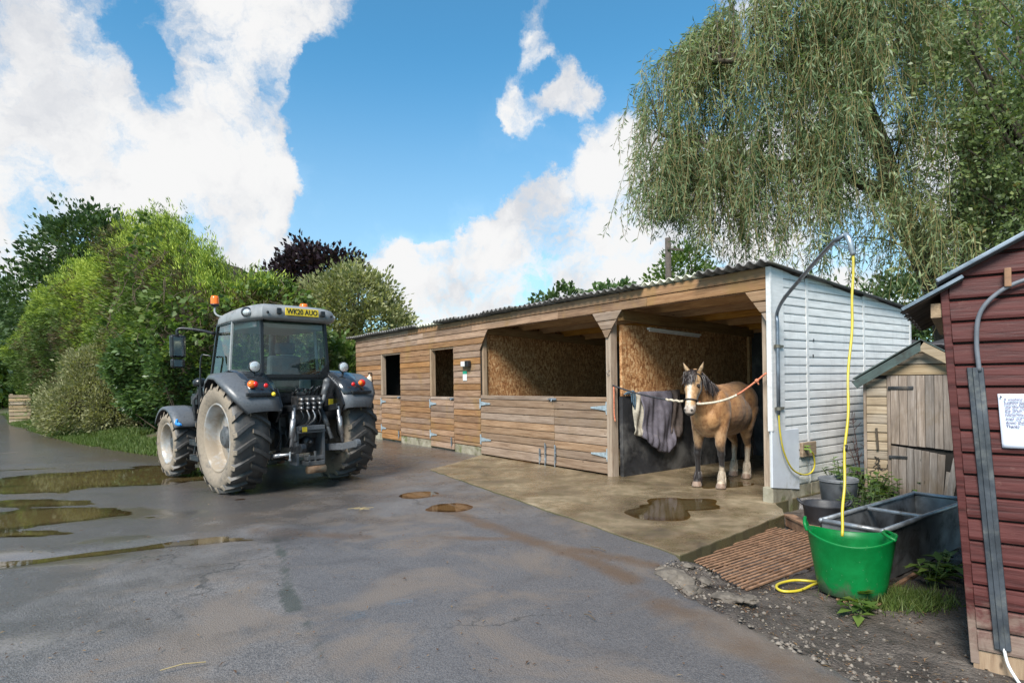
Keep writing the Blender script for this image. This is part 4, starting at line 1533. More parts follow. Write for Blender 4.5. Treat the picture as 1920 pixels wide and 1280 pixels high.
def build_tractor():
    T = empty('tractor', (-3.45, 9.25, -0.02), R(46.2))
    tag(T, 'dark grey farm tractor with muddy tyres parked on the wet yard', 'tractor')
    make_wheel('rear_wheel', T, 0.79, 0.50, 0.475, -0.86, 0, 20, -1, 0.15)
    make_wheel('rear_wheel', T, 0.79, 0.50, 0.475, 0.86, 0, 20, 1, 0.15)
    make_wheel('front_wheel', T, 0.56, 0.38, 0.335, -0.84, 2.42, 17, -1, 0.12)
    make_wheel('front_wheel', T, 0.56, 0.38, 0.335, 0.84, 2.42, 17, 1, 0.12)
    # chassis
    mb = MB()
    mb.box((-0.30, -0.30, 0.55), (0.30, 0.9, 1.10))
    mb.box((-0.24, 0.9, 0.62), (0.24, 3.0, 1.05))
    mb.tube([(-0.62, 0, 0.79), (0.62, 0, 0.79)], 0.15, 16)
    mb.tube([(-0.62, 2.42, 0.56), (0.62, 2.42, 0.56)], 0.09, 12)
    mb.box((-0.2, 2.2, 0.45), (0.2, 2.65, 0.75))
    mb.box((-0.26, 1.0, 0.42), (0.26, 1.7, 0.62))
    mb.build('chassis', M_CAST, T, bevel=0.02)
    # bonnet
    mb = MB()
    rows = []
    for y, hw, zt in ((1.35, 0.40, 1.72), (2.0, 0.39, 1.70), (2.7, 0.37, 1.64), (3.15, 0.34, 1.52), (3.28, 0.30, 1.30)):
        rows.append([(-hw, y, 1.02), (-hw, y, zt - 0.22), (-hw * 0.93, y, zt - 0.10), (-hw * 0.70, y, zt - 0.02), (0, y, zt), (hw * 0.70, y, zt - 0.02), (hw * 0.93, y, zt - 0.10), (hw, y, zt - 0.22), (hw, y, 1.02)])
    mb.grid(rows)
    w = len(rows[0])
    o = (len(rows) - 1) * w
    mb.f.append(tuple(range(o, o + w)))
    bn = mb.build('bonnet', M_NAVY, T, smooth=True)
    mb = MB()
    for k in range(5):
        for s in (-1, 1):
            mb.box((s * 0.395 - 0.006, 1.6, 1.15 + k * 0.06), (s * 0.395 + 0.006, 2.5, 1.18 + k * 0.06))
    mb.build('grille', M_CABBLACK, bn)
    # exhaust on the right of the bonnet, mostly behind the cab
    mb = MB()
    mb.tube([(0.46, 1.55, 1.3), (0.46, 1.55, 2.45), (0.46, 1.48, 2.56)], [0.06, 0.06, 0.05], 12)
    mb.build('exhaust', M_IRON, T, smooth=True)
    # fuel tank, steps and battery box on the left
    mb = MB()
    mb.box((-0.72, 0.78, 0.62), (-0.34, 1.75, 1.12))
    mb.box((0.34, 0.78, 0.62), (0.72, 1.75, 1.12))
    mb.build('fuel_tank', M_PLGREY, T, bevel=0.05)
    for z in (0.42, 0.66):
        mb = MB()
        mb.box((-0.98, 1.02, z), (-0.70, 1.40, z + 0.03))
        mb.box((-0.98, 1.02, z - 0.06), (-0.955, 1.40, z))
        mb.build('step', M_IRON, T, bevel=0.005)
    mb = MB()
    mb.bar((-0.92, 1.04, 0.36), (-0.76, 1.04, 1.15), 0.03, 0.05)
    mb.bar((-0.92, 1.38, 0.36), (-0.76, 1.38, 1.15), 0.03, 0.05)
    mb.build('step_frame', M_IRON, T)
    # air intake / filter cluster ahead of the cab
    mb = MB()
    mb.lathe([(0.02, 1.52), (0.10, 1.53), (0.115, 1.57), (0.11, 1.62), (0.06, 1.66), (0.01, 1.665)], 16, Matrix.Translation((-0.62, 1.95, 0)))
    mb.build('air_cap', M_CABBLACK, T, smooth=True)
    mb = MB()
    mb.tube([(-0.62, 1.95, 1.20), (-0.62, 1.95, 1.54)], 0.04, 10)
    mb.tube([(-0.62, 1.95, 1.40), (-0.40, 1.95, 1.42)], 0.035, 8)
    mb.tube([(-0.70, 1.75, 1.15), (-0.70, 1.75, 1.50), (-0.55, 1.70, 1.52)], 0.018, 8)
    mb.tube([(-0.74, 1.85, 0.95), (-0.76, 1.85, 1.30), (-0.66, 1.90, 1.42)], 0.022, 8)
    mb.box((-0.72, 1.80, 1.22), (-0.46, 2.10, 1.36))
    mb.build('loader_valve', M_IRON, T)
    mb = MB()
    mb.bar((-0.66, 2.02, 0.70), (-0.66, 2.02, 1.40), 0.09, 0.16, (0, 1, 0))
    mb.bar((-0.66, 2.02, 0.80), (-0.26, 2.02, 0.72), 0.12, 0.16)
    mb.bar((0.66, 2.02, 0.70), (0.66, 2.02, 1.40), 0.09, 0.16, (0, 1, 0))
    mb.build('loader_bracket', M_CABBLACK, T, bevel=0.008)
    # front fenders
    for s in (-1, 1):
        rows = []
        for k in range(13):
            a = R(-62 + 120 * k / 12)          # 0 = straight up, negative = rearwards
            rr = 0.625
            row = []
            for f, dr in ((-0.205, -0.05), (-0.195, 0.0), (-0.1, 0.012), (0.1, 0.012), (0.195, 0.0), (0.205, -0.05)):
                row.append((s * 0.84 + f, 2.42 + (rr + dr) * math.sin(a), 0.56 + (rr + dr) * math.cos(a)))
            rows.append(row)
        mb = MB().grid(rows)
        fd = mb.build('front_fender', M_PLGREY, T, smooth=True, solid=0.012)
        mb = MB()
        mb.bar((s * 0.55, 2.42, 0.70), (s * 0.62, 2.30, 1.16), 0.04, 0.05)
        mb.bar((s * 0.62, 2.30, 1.16), (s * 0.82, 2.30, 1.17), 0.04, 0.03)
        mb.build('bracket', M_IRON, fd)
        if s < 0:
            mb = MB()
            mb.tube(bez([(-1.0, 1.90, 0.98), (-1.03, 1.84, 0.92), (-0.98, 1.80, 0.90), (-1.0, 1.88, 0.93)], 12), 0.022, 6)
            mb.build('blue_tie', simple('blue_twine', (0.02, 0.22, 0.60), 0.5), fd)
    # rear fenders: inner arch and flared outer skirt
    for s in (-1, 1):
        rows = []
        stations = [(-88, 0.900, 0.30), (-66, 0.925, 0.55), (-50, 0.94, 0.85), (-34, 0.945, 1.0), (-16, 0.935, 1.0), (4, 0.920, 0.95), (24, 0.915, 0.85), (44, 0.92, 0.72), (60, 0.93, 0.6)]
        # angle from straight up, negative = rearwards
        for a, rr, wf in stations:
            a = R(a)
            row = []
            x_in, x_out = 0.50, 0.66 + 0.52 * min(1.0, wf)
            for f, dr in ((0.0, -0.12), (0.02, 0.0), (0.30, 0.012), (0.62, 0.010), (0.9, -0.012), (0.985, -0.035), (1.0, -0.085)):
                x = x_in + (x_out - x_in) * f
                row.append((s * x, (rr + dr) * math.sin(a), 0.79 + (rr + dr) * math.cos(a)))
            rows.append(row)
        rows = rows[1:]
        fd = MB().grid(rows).build('rear_fender', M_NAVY if False else M_PLGREY, T, smooth=True, solid=0.014)
        # gloss upper shoulder between fender and cab
        mb = MB()
        rr2 = []
        for a in (-52, -36, -18, 0, 20, 40):
            a = R(a)
            rr2.append([(s * x, (0.95 + d) * math.sin(a), 0.79 + (0.95 + d) * math.cos(a)) for x, d in ((0.50, 0.0), (0.62, 0.022), (0.80, 0.022), (0.90, 0.006))])
        mb.grid(rr2)
        mb.build('shoulder', M_NAVY, fd, smooth=True, solid=0.01)
        # lamp housing strip, tail lamp, reflector, work lamp
        mb = MB()
        mb.box((s * 0.80 - 0.17, -0.80, 1.375), (s * 0.80 + 0.17, -0.755, 1.425), Matrix.Identity(4))
        mb.build('lamp_bar', M_CABBLACK, fd, bevel=0.012)
        mb = MB()
        mb.sphere((s * 0.86, -0.70, 1.540), 0.058, 14, 8, (1.0, 0.8, 0.95))
        mb.build('tail_lamp', M_RED if s > 0 else M_ORANGE, fd, smooth=True)
        mb = MB()
        mb.sphere((s * 0.82, -0.725, 1.540), 0.046, 14, 8, (0.8, 0.7, 0.9))
        mb.build('indicator', M_ORANGE if s > 0 else M_RED, fd, smooth=True)
        mb = MB()
        mb.sphere((s * 0.68, -0.74, 1.52), 0.032, 12, 8, (1, 0.6, 1))
        mb.build('reflector', M_RED, fd, smooth=True)
        mb = MB()
        mb.sphere((s * 0.86, -0.50, 1.52), 0.12, 12, 6, (1, 1, 0.35))
        mb.build('lamp_pod', M_NAVY, fd, smooth=True)
        wl = MB()
        wl.lathe([(0.012, -0.03), (0.07, -0.025), (0.088, 0.0), (0.085, 0.02), (0.012, 0.022)], 20, Matrix.Translation((s * 0.70, -0.42, 1.79)) @ Matrix.Rotation(R(90), 4, 'X'))
        wl.tube([(s * 0.70, -0.40, 1.72), (s * 0.70, -0.40, 1.62)], 0.016, 8)
        wl = wl.build('work_lamp', M_CABBLACK, fd, smooth=True)
        l2 = MB()
        l2.lathe([(0.075, 0.0), (0.06, 0.012), (0.006, 0.016)], 20, Matrix.Translation((s * 0.70, -0.443, 1.79)) @ Matrix.Rotation(R(90), 4, 'X'))
        l2.build('lens', M_LENS, wl, smooth=True)
        if s < 0:
            mb = MB().sphere((-0.60, -0.795, 1.40), 0.03, 10, 6)
            mb.build('yellow_button', M_YELLOW, fd, smooth=True)
        # inner wall of the wheel arch
        mb = MB()
        poly = [(-0.10, 0.95), (-0.62, 1.0), (-0.80, 1.22), (-0.66, 1.46), (-0.3, 1.66), (0.3, 1.68), (0.66, 1.40), (0.70, 1.0)]
        mb.prism(poly, s * 0.47, s * 0.50, XAX)
        mb.build('arch_wall', M_CABBLACK, fd)
    # ---------------- cab
    cabp = MB()
    cabp.box((-0.50, -0.22, 1.05), (0.50, 1.35, 1.30))
    cabp.box((-0.66, 0.55, 1.0), (0.66, 1.38, 1.25))
    cab = cabp.build('cab', M_CABBLACK, T, bevel=0.03)
    # corner posts: (bottom xy, top xy)
    z0, z1 = 1.60, 2.50
    B = [(-0.52, -0.26), (-0.72, 0.42), (-0.70, 1.36), (0.70, 1.36), (0.72, 0.42), (0.52, -0.26)]
    TP = [(-0.50, -0.20), (-0.66, 0.42), (-0.58, 1.22), (0.58, 1.22), (0.66, 0.42), (0.50, -0.20)]
    zb = [1.66, 1.60, 1.25, 1.25, 1.60, 1.66]
    for i in range(6):
        mb = MB()
        wd = 0.05 if i in (0, 5) else 0.038
        mb.bar((B[i][0], B[i][1], zb[i]), (TP[i][0], TP[i][1], z1 + 0.02), wd, wd, (0, 1, 0))
        mb.build('pillar', M_INTGREY if i in (1, 4) else M_CABBLACK, cab, bevel=0.006)
    # sills and headers
    mb = MB()
    hd = MB()
    for i in range(6):
        j = (i + 1) % 6
        mb.bar((B[i][0], B[i][1], zb[i]), (B[j][0], B[j][1], zb[j]), 0.045, 0.05)
        hd.bar((TP[i][0], TP[i][1], z1), (TP[j][0], TP[j][1], z1), 0.045, 0.05)
    hd.build('header_rail', M_CABBLACK, cab)
    mb.bar((-0.72, 0.42, 1.60), (-0.72, 0.42, 1.05), 0.04, 0.04, (0, 1, 0))
    mb.bar((0.72, 0.42, 1.60), (0.72, 0.42, 1.05), 0.04, 0.04, (0, 1, 0))
    mb.build('sill_rail', M_CABBLACK, cab)
    mb = MB()
    mb.prism([(0.52, 1.66), (0.34, 1.66), (0.52, 1.88)], -0.285, -0.262, Matrix(((1, 0, 0, 0), (0, 0, 1, 0), (0, 1, 0, 0), (0, 0, 0, 1))))
    mb.build('corner_plate', M_CABBLACK, cab)

    def pane(i, j, inset=0.012):
        a, b = Vector((*B[i], zb[i] + 0.02)), Vector((*B[j], zb[j] + 0.02))
        c, d = Vector((*TP[j], z1 - 0.02)), Vector((*TP[i], z1 - 0.02))
        MB().add([a, b, c, d], [(0, 1, 2, 3)]).build('window_pane', M_GLASS, cab)
    for i in range(6):
        pane(i, (i + 1) % 6)
    # lower rear: small glass strip and black bulkhead
    mb = MB()
    mb.box((-0.50, -0.255, 1.26), (0.50, -0.225, 1.40))
    mb.box((-0.50, -0.262, 1.60), (0.50, -0.225, 1.645))
    mb.build('bulkhead', M_CABBLACK, cab)
    MB().add([(-0.48, -0.24, 1.41), (0.48, -0.24, 1.41), (0.48, -0.24, 1.59), (-0.48, -0.24, 1.59)], [(0, 1, 2, 3)]).build('lower_pane', M_GLASS, cab)
    # door frame line on the left
    mb = MB()
    mb.tube(bez([(-0.73, 0.50, 1.58), (-0.76, 0.62, 1.30), (-0.73, 0.9, 1.12), (-0.70, 1.25, 1.10)], 16), 0.02, 6)
    mb.build('door_edge', M_CABBLACK, cab)
    mb = MB().tube(bez([(-0.76, 1.38, 1.05), (-0.80, 1.40, 1.5), (-0.79, 1.39, 1.98), (-0.73, 1.33, 2.02), (-0.67, 1.28, 2.0)], 20), 0.014, 8)
    mb.build('grab_rail', M_CABBLACK, cab, smooth=True)
    # interior
    mb = MB()
    mb.box((-0.26, 0.22, 1.25), (0.26, 0.72, 1.45))
    mb.box((-0.25, 0.14, 1.42), (0.25, 0.28, 1.98), Matrix(((1, 0, 0, 0), (0, 1, -0.12, 0.17), (0, 0, 1, 0), (0, 0, 0, 1))))
    mb.box((-0.16, 0.06, 2.0), (0.16, 0.15, 2.18))
    mb.build('seat', M_SEAT, cab, bevel=0.04)
    mb = MB()
    mb.lathe([(0.185, -0.012), (0.20, 0.0), (0.185, 0.012), (0.172, 0.0)], 28, Matrix.Translation((0, 1.02, 1.78)) @ Matrix.Rotation(R(38), 4, 'X'), closed=True)
    mb.tube([(0, 1.02, 1.78), (0, 1.22, 1.3)], 0.03, 8)
    mb.bar((-0.18, 1.02, 1.78), (0.18, 1.02, 1.78), 0.03, 0.02)
    mb.build('steering_wheel', M_CABBLACK, cab)
    mb = MB()
    mb.box((-0.24, 1.10, 1.25), (0.24, 1.30, 1.72))
    mb.box((0.34, 0.2, 1.3), (0.56, 1.0, 1.62))
    mb.box((0.40, 0.9, 1.62), (0.52, 0.95, 2.05))
    mb.box((0.30, 0.86, 1.98), (0.52, 0.91, 2.16))
    mb.build('console', M_INTGREY, cab, bevel=0.02)
    mb = MB()
    mb.box((-0.55, -0.12, 2.38), (0.55, 1.10, 2.48))
    mb.build('headliner', M_INTGREY, cab, bevel=0.03)
    # roof shell
    rows = []
    outl = [(-0.57, -0.40), (-0.655, -0.28), (-0.70, 0.30), (-0.67, 0.95), (-0.60, 1.28), (-0.42, 1.40), (0.42, 1.40), (0.60, 1.28), (0.67, 0.95), (0.70, 0.30), (0.655, -0.28), (0.57, -0.40), (0.30, -0.44), (-0.30, -0.44)]
    lv = [(0.86, 2.475), (0.985, 2.485), (1.0, 2.53), (0.995, 2.60), (0.97, 2.655), (0.90, 2.70), (0.70, 2.735), (0.35, 2.755), (0.02, 2.76)]
    for sc, z in lv:
        dz = 0.0
        rows.append([(x * sc, 0.48 + (y - 0.48) * sc, z - (0.045 * max(0, (y - 0.2)) if z > 2.5 else 0.0)) for x, y in outl + outl[:1]])
    roof = MB().grid(rows).build('roof', M_ROOFGREY, cab, smooth=True)
    md = roof.modifiers.new('bevel', 'SUBSURF')
    md.levels = md.render_levels = 1
    # number plate
    pb = MB()
    pb.box((-0.25, -0.462, 2.545), (0.27, -0.446, 2.655))
    plate = pb.build('number_plate', M_YELLOW, roof if False else cab, bevel=0.003)
    text_mesh('plate_letters', 'WK20 AUO', 0.108, M_CABBLACK, plate, Matrix.Translation((0.01, -0.4635, 2.600)) @ Matrix.Rotation(R(90), 4, 'X'), sx=0.86, bold=0.0022)
    for x in (-0.34, 0.35):
        mb = MB().box((x - 0.035, -0.462, 2.555), (x + 0.035, -0.425, 2.645))
        mb.build('plate_lamp', M_CABBLACK, cab, bevel=0.012)
    for x in (-0.50, 0.50):
        mb = MB().sphere((x, -0.425, 2.575), 0.02, 8, 6)
        mb.build('screw_cap', M_CABBLACK, cab)
    for s in (-1, 1):
        mb = MB()
        mb.sphere((s * 0.672, -0.12, 2.585), 0.085, 14, 8, (0.55, 1.15, 0.62))
        mb.build('roof_lamp', M_LENS, cab, smooth=True)
        mb = MB()
        mb.sphere((s * 0.655, -0.06, 2.60), 0.10, 14, 8, (0.6, 1.3, 0.72))
        mb.build('roof_lamp_housing', M_CABBLACK, cab, smooth=True)
    # beacons
    for (x, y, zb_, r) in ((-0.64, 1.18, 2.83, 0.062), (0.42, 0.30, 2.70, 0.065)):
        mb = MB()
        mb.lathe([(r * 1.02, zb_), (r, zb_ + 0.10), (r * 0.85, zb_ + 0.135), (0.006, zb_ + 0.145)], 18, Matrix.Translation((x, y, 0)))
        bc = mb.build('beacon', M_ORANGE, cab, smooth=True)
        mb = MB()
        mb.lathe([(0.006, zb_ - 0.035), (r * 0.75, zb_ - 0.035), (r * 1.06, zb_ - 0.005), (r * 1.06, zb_ + 0.008), (0.006, zb_ + 0.01)], 18, Matrix.Translation((x, y, 0)))
        mb.build('beacon_base', M_CABBLACK, bc, smooth=True)
        if x < 0:
            mb = MB().tube(bez([(-0.64, 1.18, 2.80), (-0.645, 1.17, 2.70), (-0.60, 1.12, 2.64), (-0.50, 1.08, 2.64)], 14), 0.016, 8)
            mb.build('beacon_stalk', M_INTGREY, bc, smooth=True)
    # mirrors
    for s in (-1, 1):
        if s > 0:
            continue
        mb = MB().tube(bez([(s * 0.62, 1.28, 2.37), (s * 0.80, 1.38, 2.42), (s * 1.02, 1.52, 2.45), (s * 1.08, 1.56, 2.42), (s * 1.08, 1.56, 2.34)], 20), 0.024, 8)
        arm = mb.build('mirror_arm', M_CABBLACK, cab, smooth=True)
        Mm = Matrix.Translation((s * 1.07, 1.56, 2.16)) @ Matrix.Rotation(R(18 * -s), 4, 'Z')
        mb = MB().box((-0.125, -0.03, -0.175), (0.125, 0.06, 0.185), Mm)
        mb.build('mirror', M_CABBLACK, arm, bevel=0.035)
        mb = MB().box((-0.10, -0.034, -0.145), (0.10, -0.031, 0.15), Mm)
        mb.build('mirror_glass', M_MIRROR, arm)
        Mm2 = Matrix.Translation((s * 1.07, 1.56, 1.90)) @ Matrix.Rotation(R(18 * -s), 4, 'Z')
        mb = MB().box((-0.115, -0.02, -0.075), (0.115, 0.05, 0.07), Mm2)
        mb.build('small_mirror', M_CABBLACK, arm, bevel=0.03)
        mb = MB().box((-0.09, -0.024, -0.055), (0.09, -0.021, 0.05), Mm2)
        mb.build('small_mirror_glass', M_MIRROR, arm)
    # ---------------- rear linkage
    lk = MB()
    lk.box((-0.20, -0.52, 0.72), (0.20, -0.24, 1.22))
    lk.box((-0.26, -0.42, 0.50), (0.26, -0.26, 0.80))
    lk.tube([(-0.34, -0.40, 1.12), (0.34, -0.40, 1.12)], 0.065, 12)
    lk = lk.build('linkage_housing', M_IRON, T, bevel=0.015)
    # remote valve stack with couplers
    mb = MB()
    mb.box((-0.19, -0.66, 1.16), (0.17, -0.46, 1.36))
    mb.box((-0.19, -0.64, 1.37), (-0.05, -0.48, 1.42))
    vs = mb.build('valve_block', M_IRON, lk, bevel=0.01)
    for r_ in range(3):
        for c_ in range(4):
            x, z = -0.15 + c_ * 0.095, 1.19 + r_ * 0.062
            mb = MB().tube([(x, -0.655, z), (x, -0.70, z - 0.005), (x, -0.735, z - 0.008)], [0.028, 0.028, 0.020], 10)
            mb.build('coupler', M_CAST if (r_ + c_) % 2 else M_STEEL, vs, smooth=True)
    for k in range(7):
        x = -0.2 + 0.065 * k
        pth = bez([(x, -0.56, 1.38), (x + random.uniform(-.05, .08), -0.60 - random.uniform(0, .08), 1.46 + random.uniform(-.02, .04)), (x + 0.12, -0.52, 1.47 + random.uniform(-.03, .03)), (x + 0.17, -0.38, 1.40)], 16)
        MB().tube(pth, 0.012, 6).build('hydraulic_hose', M_CABBLACK, lk, smooth=True)
    for k in range(4):
        x = -0.16 + k * 0.09
        pth = bez([(x, -0.70, 1.16), (x + 0.02, -0.74, 1.05), (x + random.uniform(-.05, .05), -0.66, 0.95), (x, -0.54, 0.92)], 14)
        MB().tube(pth, 0.014, 6).build('drain_pipe', M_STEEL if k in (1, 2) else M_CABBLACK, lk, smooth=True)
    # top link, thick cylinder resting upward on the right
    mb = MB()
    mb.tube([(0.10, -0.58, 1.08), (0.20, -0.70, 1.30), (0.30, -0.62, 1.52)], [0.030, 0.032, 0.032], 10)
    mb.tube([(0.23, -0.66, 1.36), (0.31, -0.60, 1.55)], 0.052, 12)
    mb.sphere((0.315, -0.595, 1.565), 0.058, 10, 8)
    mb.build('top_link', M_CAST, lk, smooth=True)
    # lift arms and lift rods
    for s in (-1, 1):
        mb = MB()
        mb.bar((s * 0.30, -0.42, 1.14), (s * 0.34, -0.88, 1.20), 0.06, 0.09)
        mb.build('lift_arm', M_CABBLACK, lk, bevel=0.01)
        mb = MB()
        mb.tube([(s * 0.34, -0.86, 1.20), (s * 0.40, -0.88, 0.66)], 0.026, 10)
        mb.tube([(s * 0.36, -0.865, 1.05), (s * 0.39, -0.875, 0.78)], 0.038, 10)
        mb.build('lift_rod', M_STEEL, lk, smooth=True)
        mb = MB()
        mb.tube([(s * 0.25, -0.50, 1.20), (s * 0.28, -0.78, 0.72)], 0.028, 10)
        mb.tube([(s * 0.255, -0.56, 1.10), (s * 0.27, -0.68, 0.90)], 0.040, 10)
        mb.build('lift_ram', M_CAST, lk, smooth=True)
        mb = MB()
        mb.bar((s * 0.26, -0.30, 0.56), (s * 0.40, -0.90, 0.60), 0.035, 0.10)
        mb.bar((s * 0.40, -0.90, 0.60), (s * 0.42, -1.22, 0.66), 0.035, 0.10)
        mb.tube([(s * 0.42 - 0.035, -1.24, 0.665), (s * 0.42 + 0.035, -1.24, 0.665)], 0.062, 14)
        mb.build('lower_link', M_PLGREY if s > 0 else M_CABBLACK, lk, bevel=0.006)
        mb = MB()
        mb.tube([(s * 0.42, -0.90, 0.56), (s * 0.64, -0.40, 0.50)], 0.022, 8)
        mb.tube([(s * 0.49, -0.74, 0.54), (s * 0.58, -0.55, 0.515)], 0.032, 8)
        mb.build('stabiliser', M_STEEL, lk, smooth=True)
        mb = MB()
        mb.tube([(s * 0.45, -0.95, 0.60), (s * 0.46, -0.96, 0.50)], 0.012, 6)
        mb.sphere((s * 0.46, -0.96, 0.49), 0.022, 8, 6)
        mb.build('link_pin', M_STEEL, lk)
    # pick-up hitch frame, PTO guard, drawbar
    mb = MB()
    mb.box((-0.225, -0.68, 0.36), (-0.185, -0.46, 0.92))
    mb.box((0.185, -0.68, 0.36), (0.225, -0.46, 0.92))
    mb.box((-0.225, -0.70, 0.82), (0.225, -0.46, 0.86))
    mb.box((-0.19, -0.75, 0.865), (0.19, -0.55, 0.93))
    hf = mb.build('hitch_frame', M_PLGREY, lk, bevel=0.006)
    mb = MB().tube([(0, -0.50, 0.68), (0, -0.62, 0.68)], [0.09, 0.075], 16)
    mb.tube([(0, -0.62, 0.68), (0, -0.70, 0.68)], 0.03, 10)
    mb.build('drive_shaft', M_IRON, hf, smooth=True)
    mb = MB()
    mb.box((-0.13, -0.84, 0.36), (0.13, -0.58, 0.42))
    mb.box((-0.13, -0.82, 0.44), (0.13, -0.70, 0.49))
    mb.tube([(0.0, -0.80, 0.33), (0.0, -0.80, 0.56)], 0.022, 10)
    mb.tube([(-0.09, -0.80, 0.36), (-0.09, -0.80, 0.52)], 0.018, 10)
    mb.build('drawbar', M_CAST, hf, bevel=0.006)
    mb = MB().tube([(-0.14, -0.82, 0.30), (0.14, -0.82, 0.30)], 0.055, 12)
    mb.build('hitch_roller', simple('rusty_steel', (0.20, 0.12, 0.07), 0.7, 0.3, 0.4, 10, 0.2, (0.30, 0.24, 0.17), 0.5), hf, smooth=True)
    mb = MB().box((-0.17, -0.762, 0.845), (-0.10, -0.752, 0.915))
    mb.build('warning_sticker', M_YELLOW, hf)
    mb = MB().box((0.40, -0.50, 1.17), (0.48, -0.485, 1.30))
    mb.build('warning_sticker', M_YELLOW, lk)
    # underbody clutter
    for k in range(10):
        x = random.uniform(-0.4, 0.4)
        p = [(x, -0.3 + random.uniform(-.1, .2), 0.95), (x + random.uniform(-.1, .1), -0.46, 0.8), (x + random.uniform(-.1, .1), -0.40, 0.6)]
        MB().tube(bez(p, 10), random.choice((0.012, 0.018)), 6).build('cable', M_IRON, lk, smooth=True)


build_tractor()
# ------------------------------------------------------------------ horse
from mathutils.bvhtree import BVHTree

H_MID = Vector((3.06, 8.67, 0.0))
H_ROT = math.atan2(-0.745, -0.665)


def capsule(mb, p0, r0, p1, r1, sy=1.0, n=18, rings=6, sx=1.0):
    """tapered capsule; sy squashes the cross-section sideways (local y)"""
    p0, p1 = Vector(p0), Vector(p1)
    d = p1 - p0
    L = d.length
    d.normalize()
    side = Vector((0, 1, 0)) - d * d.y
    side.normalize()
    fw = side.cross(d)
    vs, fs = [], []
    st = []
    for i in range(rings + 1):
        a = math.pi / 2 * (1 - i / rings)
        st.append((-r0 * math.sin(a), max(r0 * math.cos(a), 0.001)))
    for i in range(rings + 1):
        a = math.pi / 2 * i / rings
        st.append((L + r1 * math.sin(a), max(r1 * math.cos(a), 0.001)))
    for (h, rr) in st:
        for k in range(n):
            a = 2 * math.pi * k / n
            vs.append(p0 + d * h + side * (rr * sy * math.cos(a)) + fw * (rr * sx * math.sin(a)))
    m = len(st)
    for i in range(m - 1):
        for k in range(n):
            fs.append((i * n + k, i * n + (k + 1) % n, (i + 1) * n + (k + 1) % n, (i + 1) * n + k))
    fs.append(tuple(range(n - 1, -1, -1)))
    fs.append(tuple(range((m - 1) * n, m * n)))
    mb.add(vs, fs)


def chain(mb, pts, sy=1.0):
    for (p0, r0), (p1, r1) in zip(pts[:-1], pts[1:]):
        capsule(mb, p0, r0, p1, r1, sy)


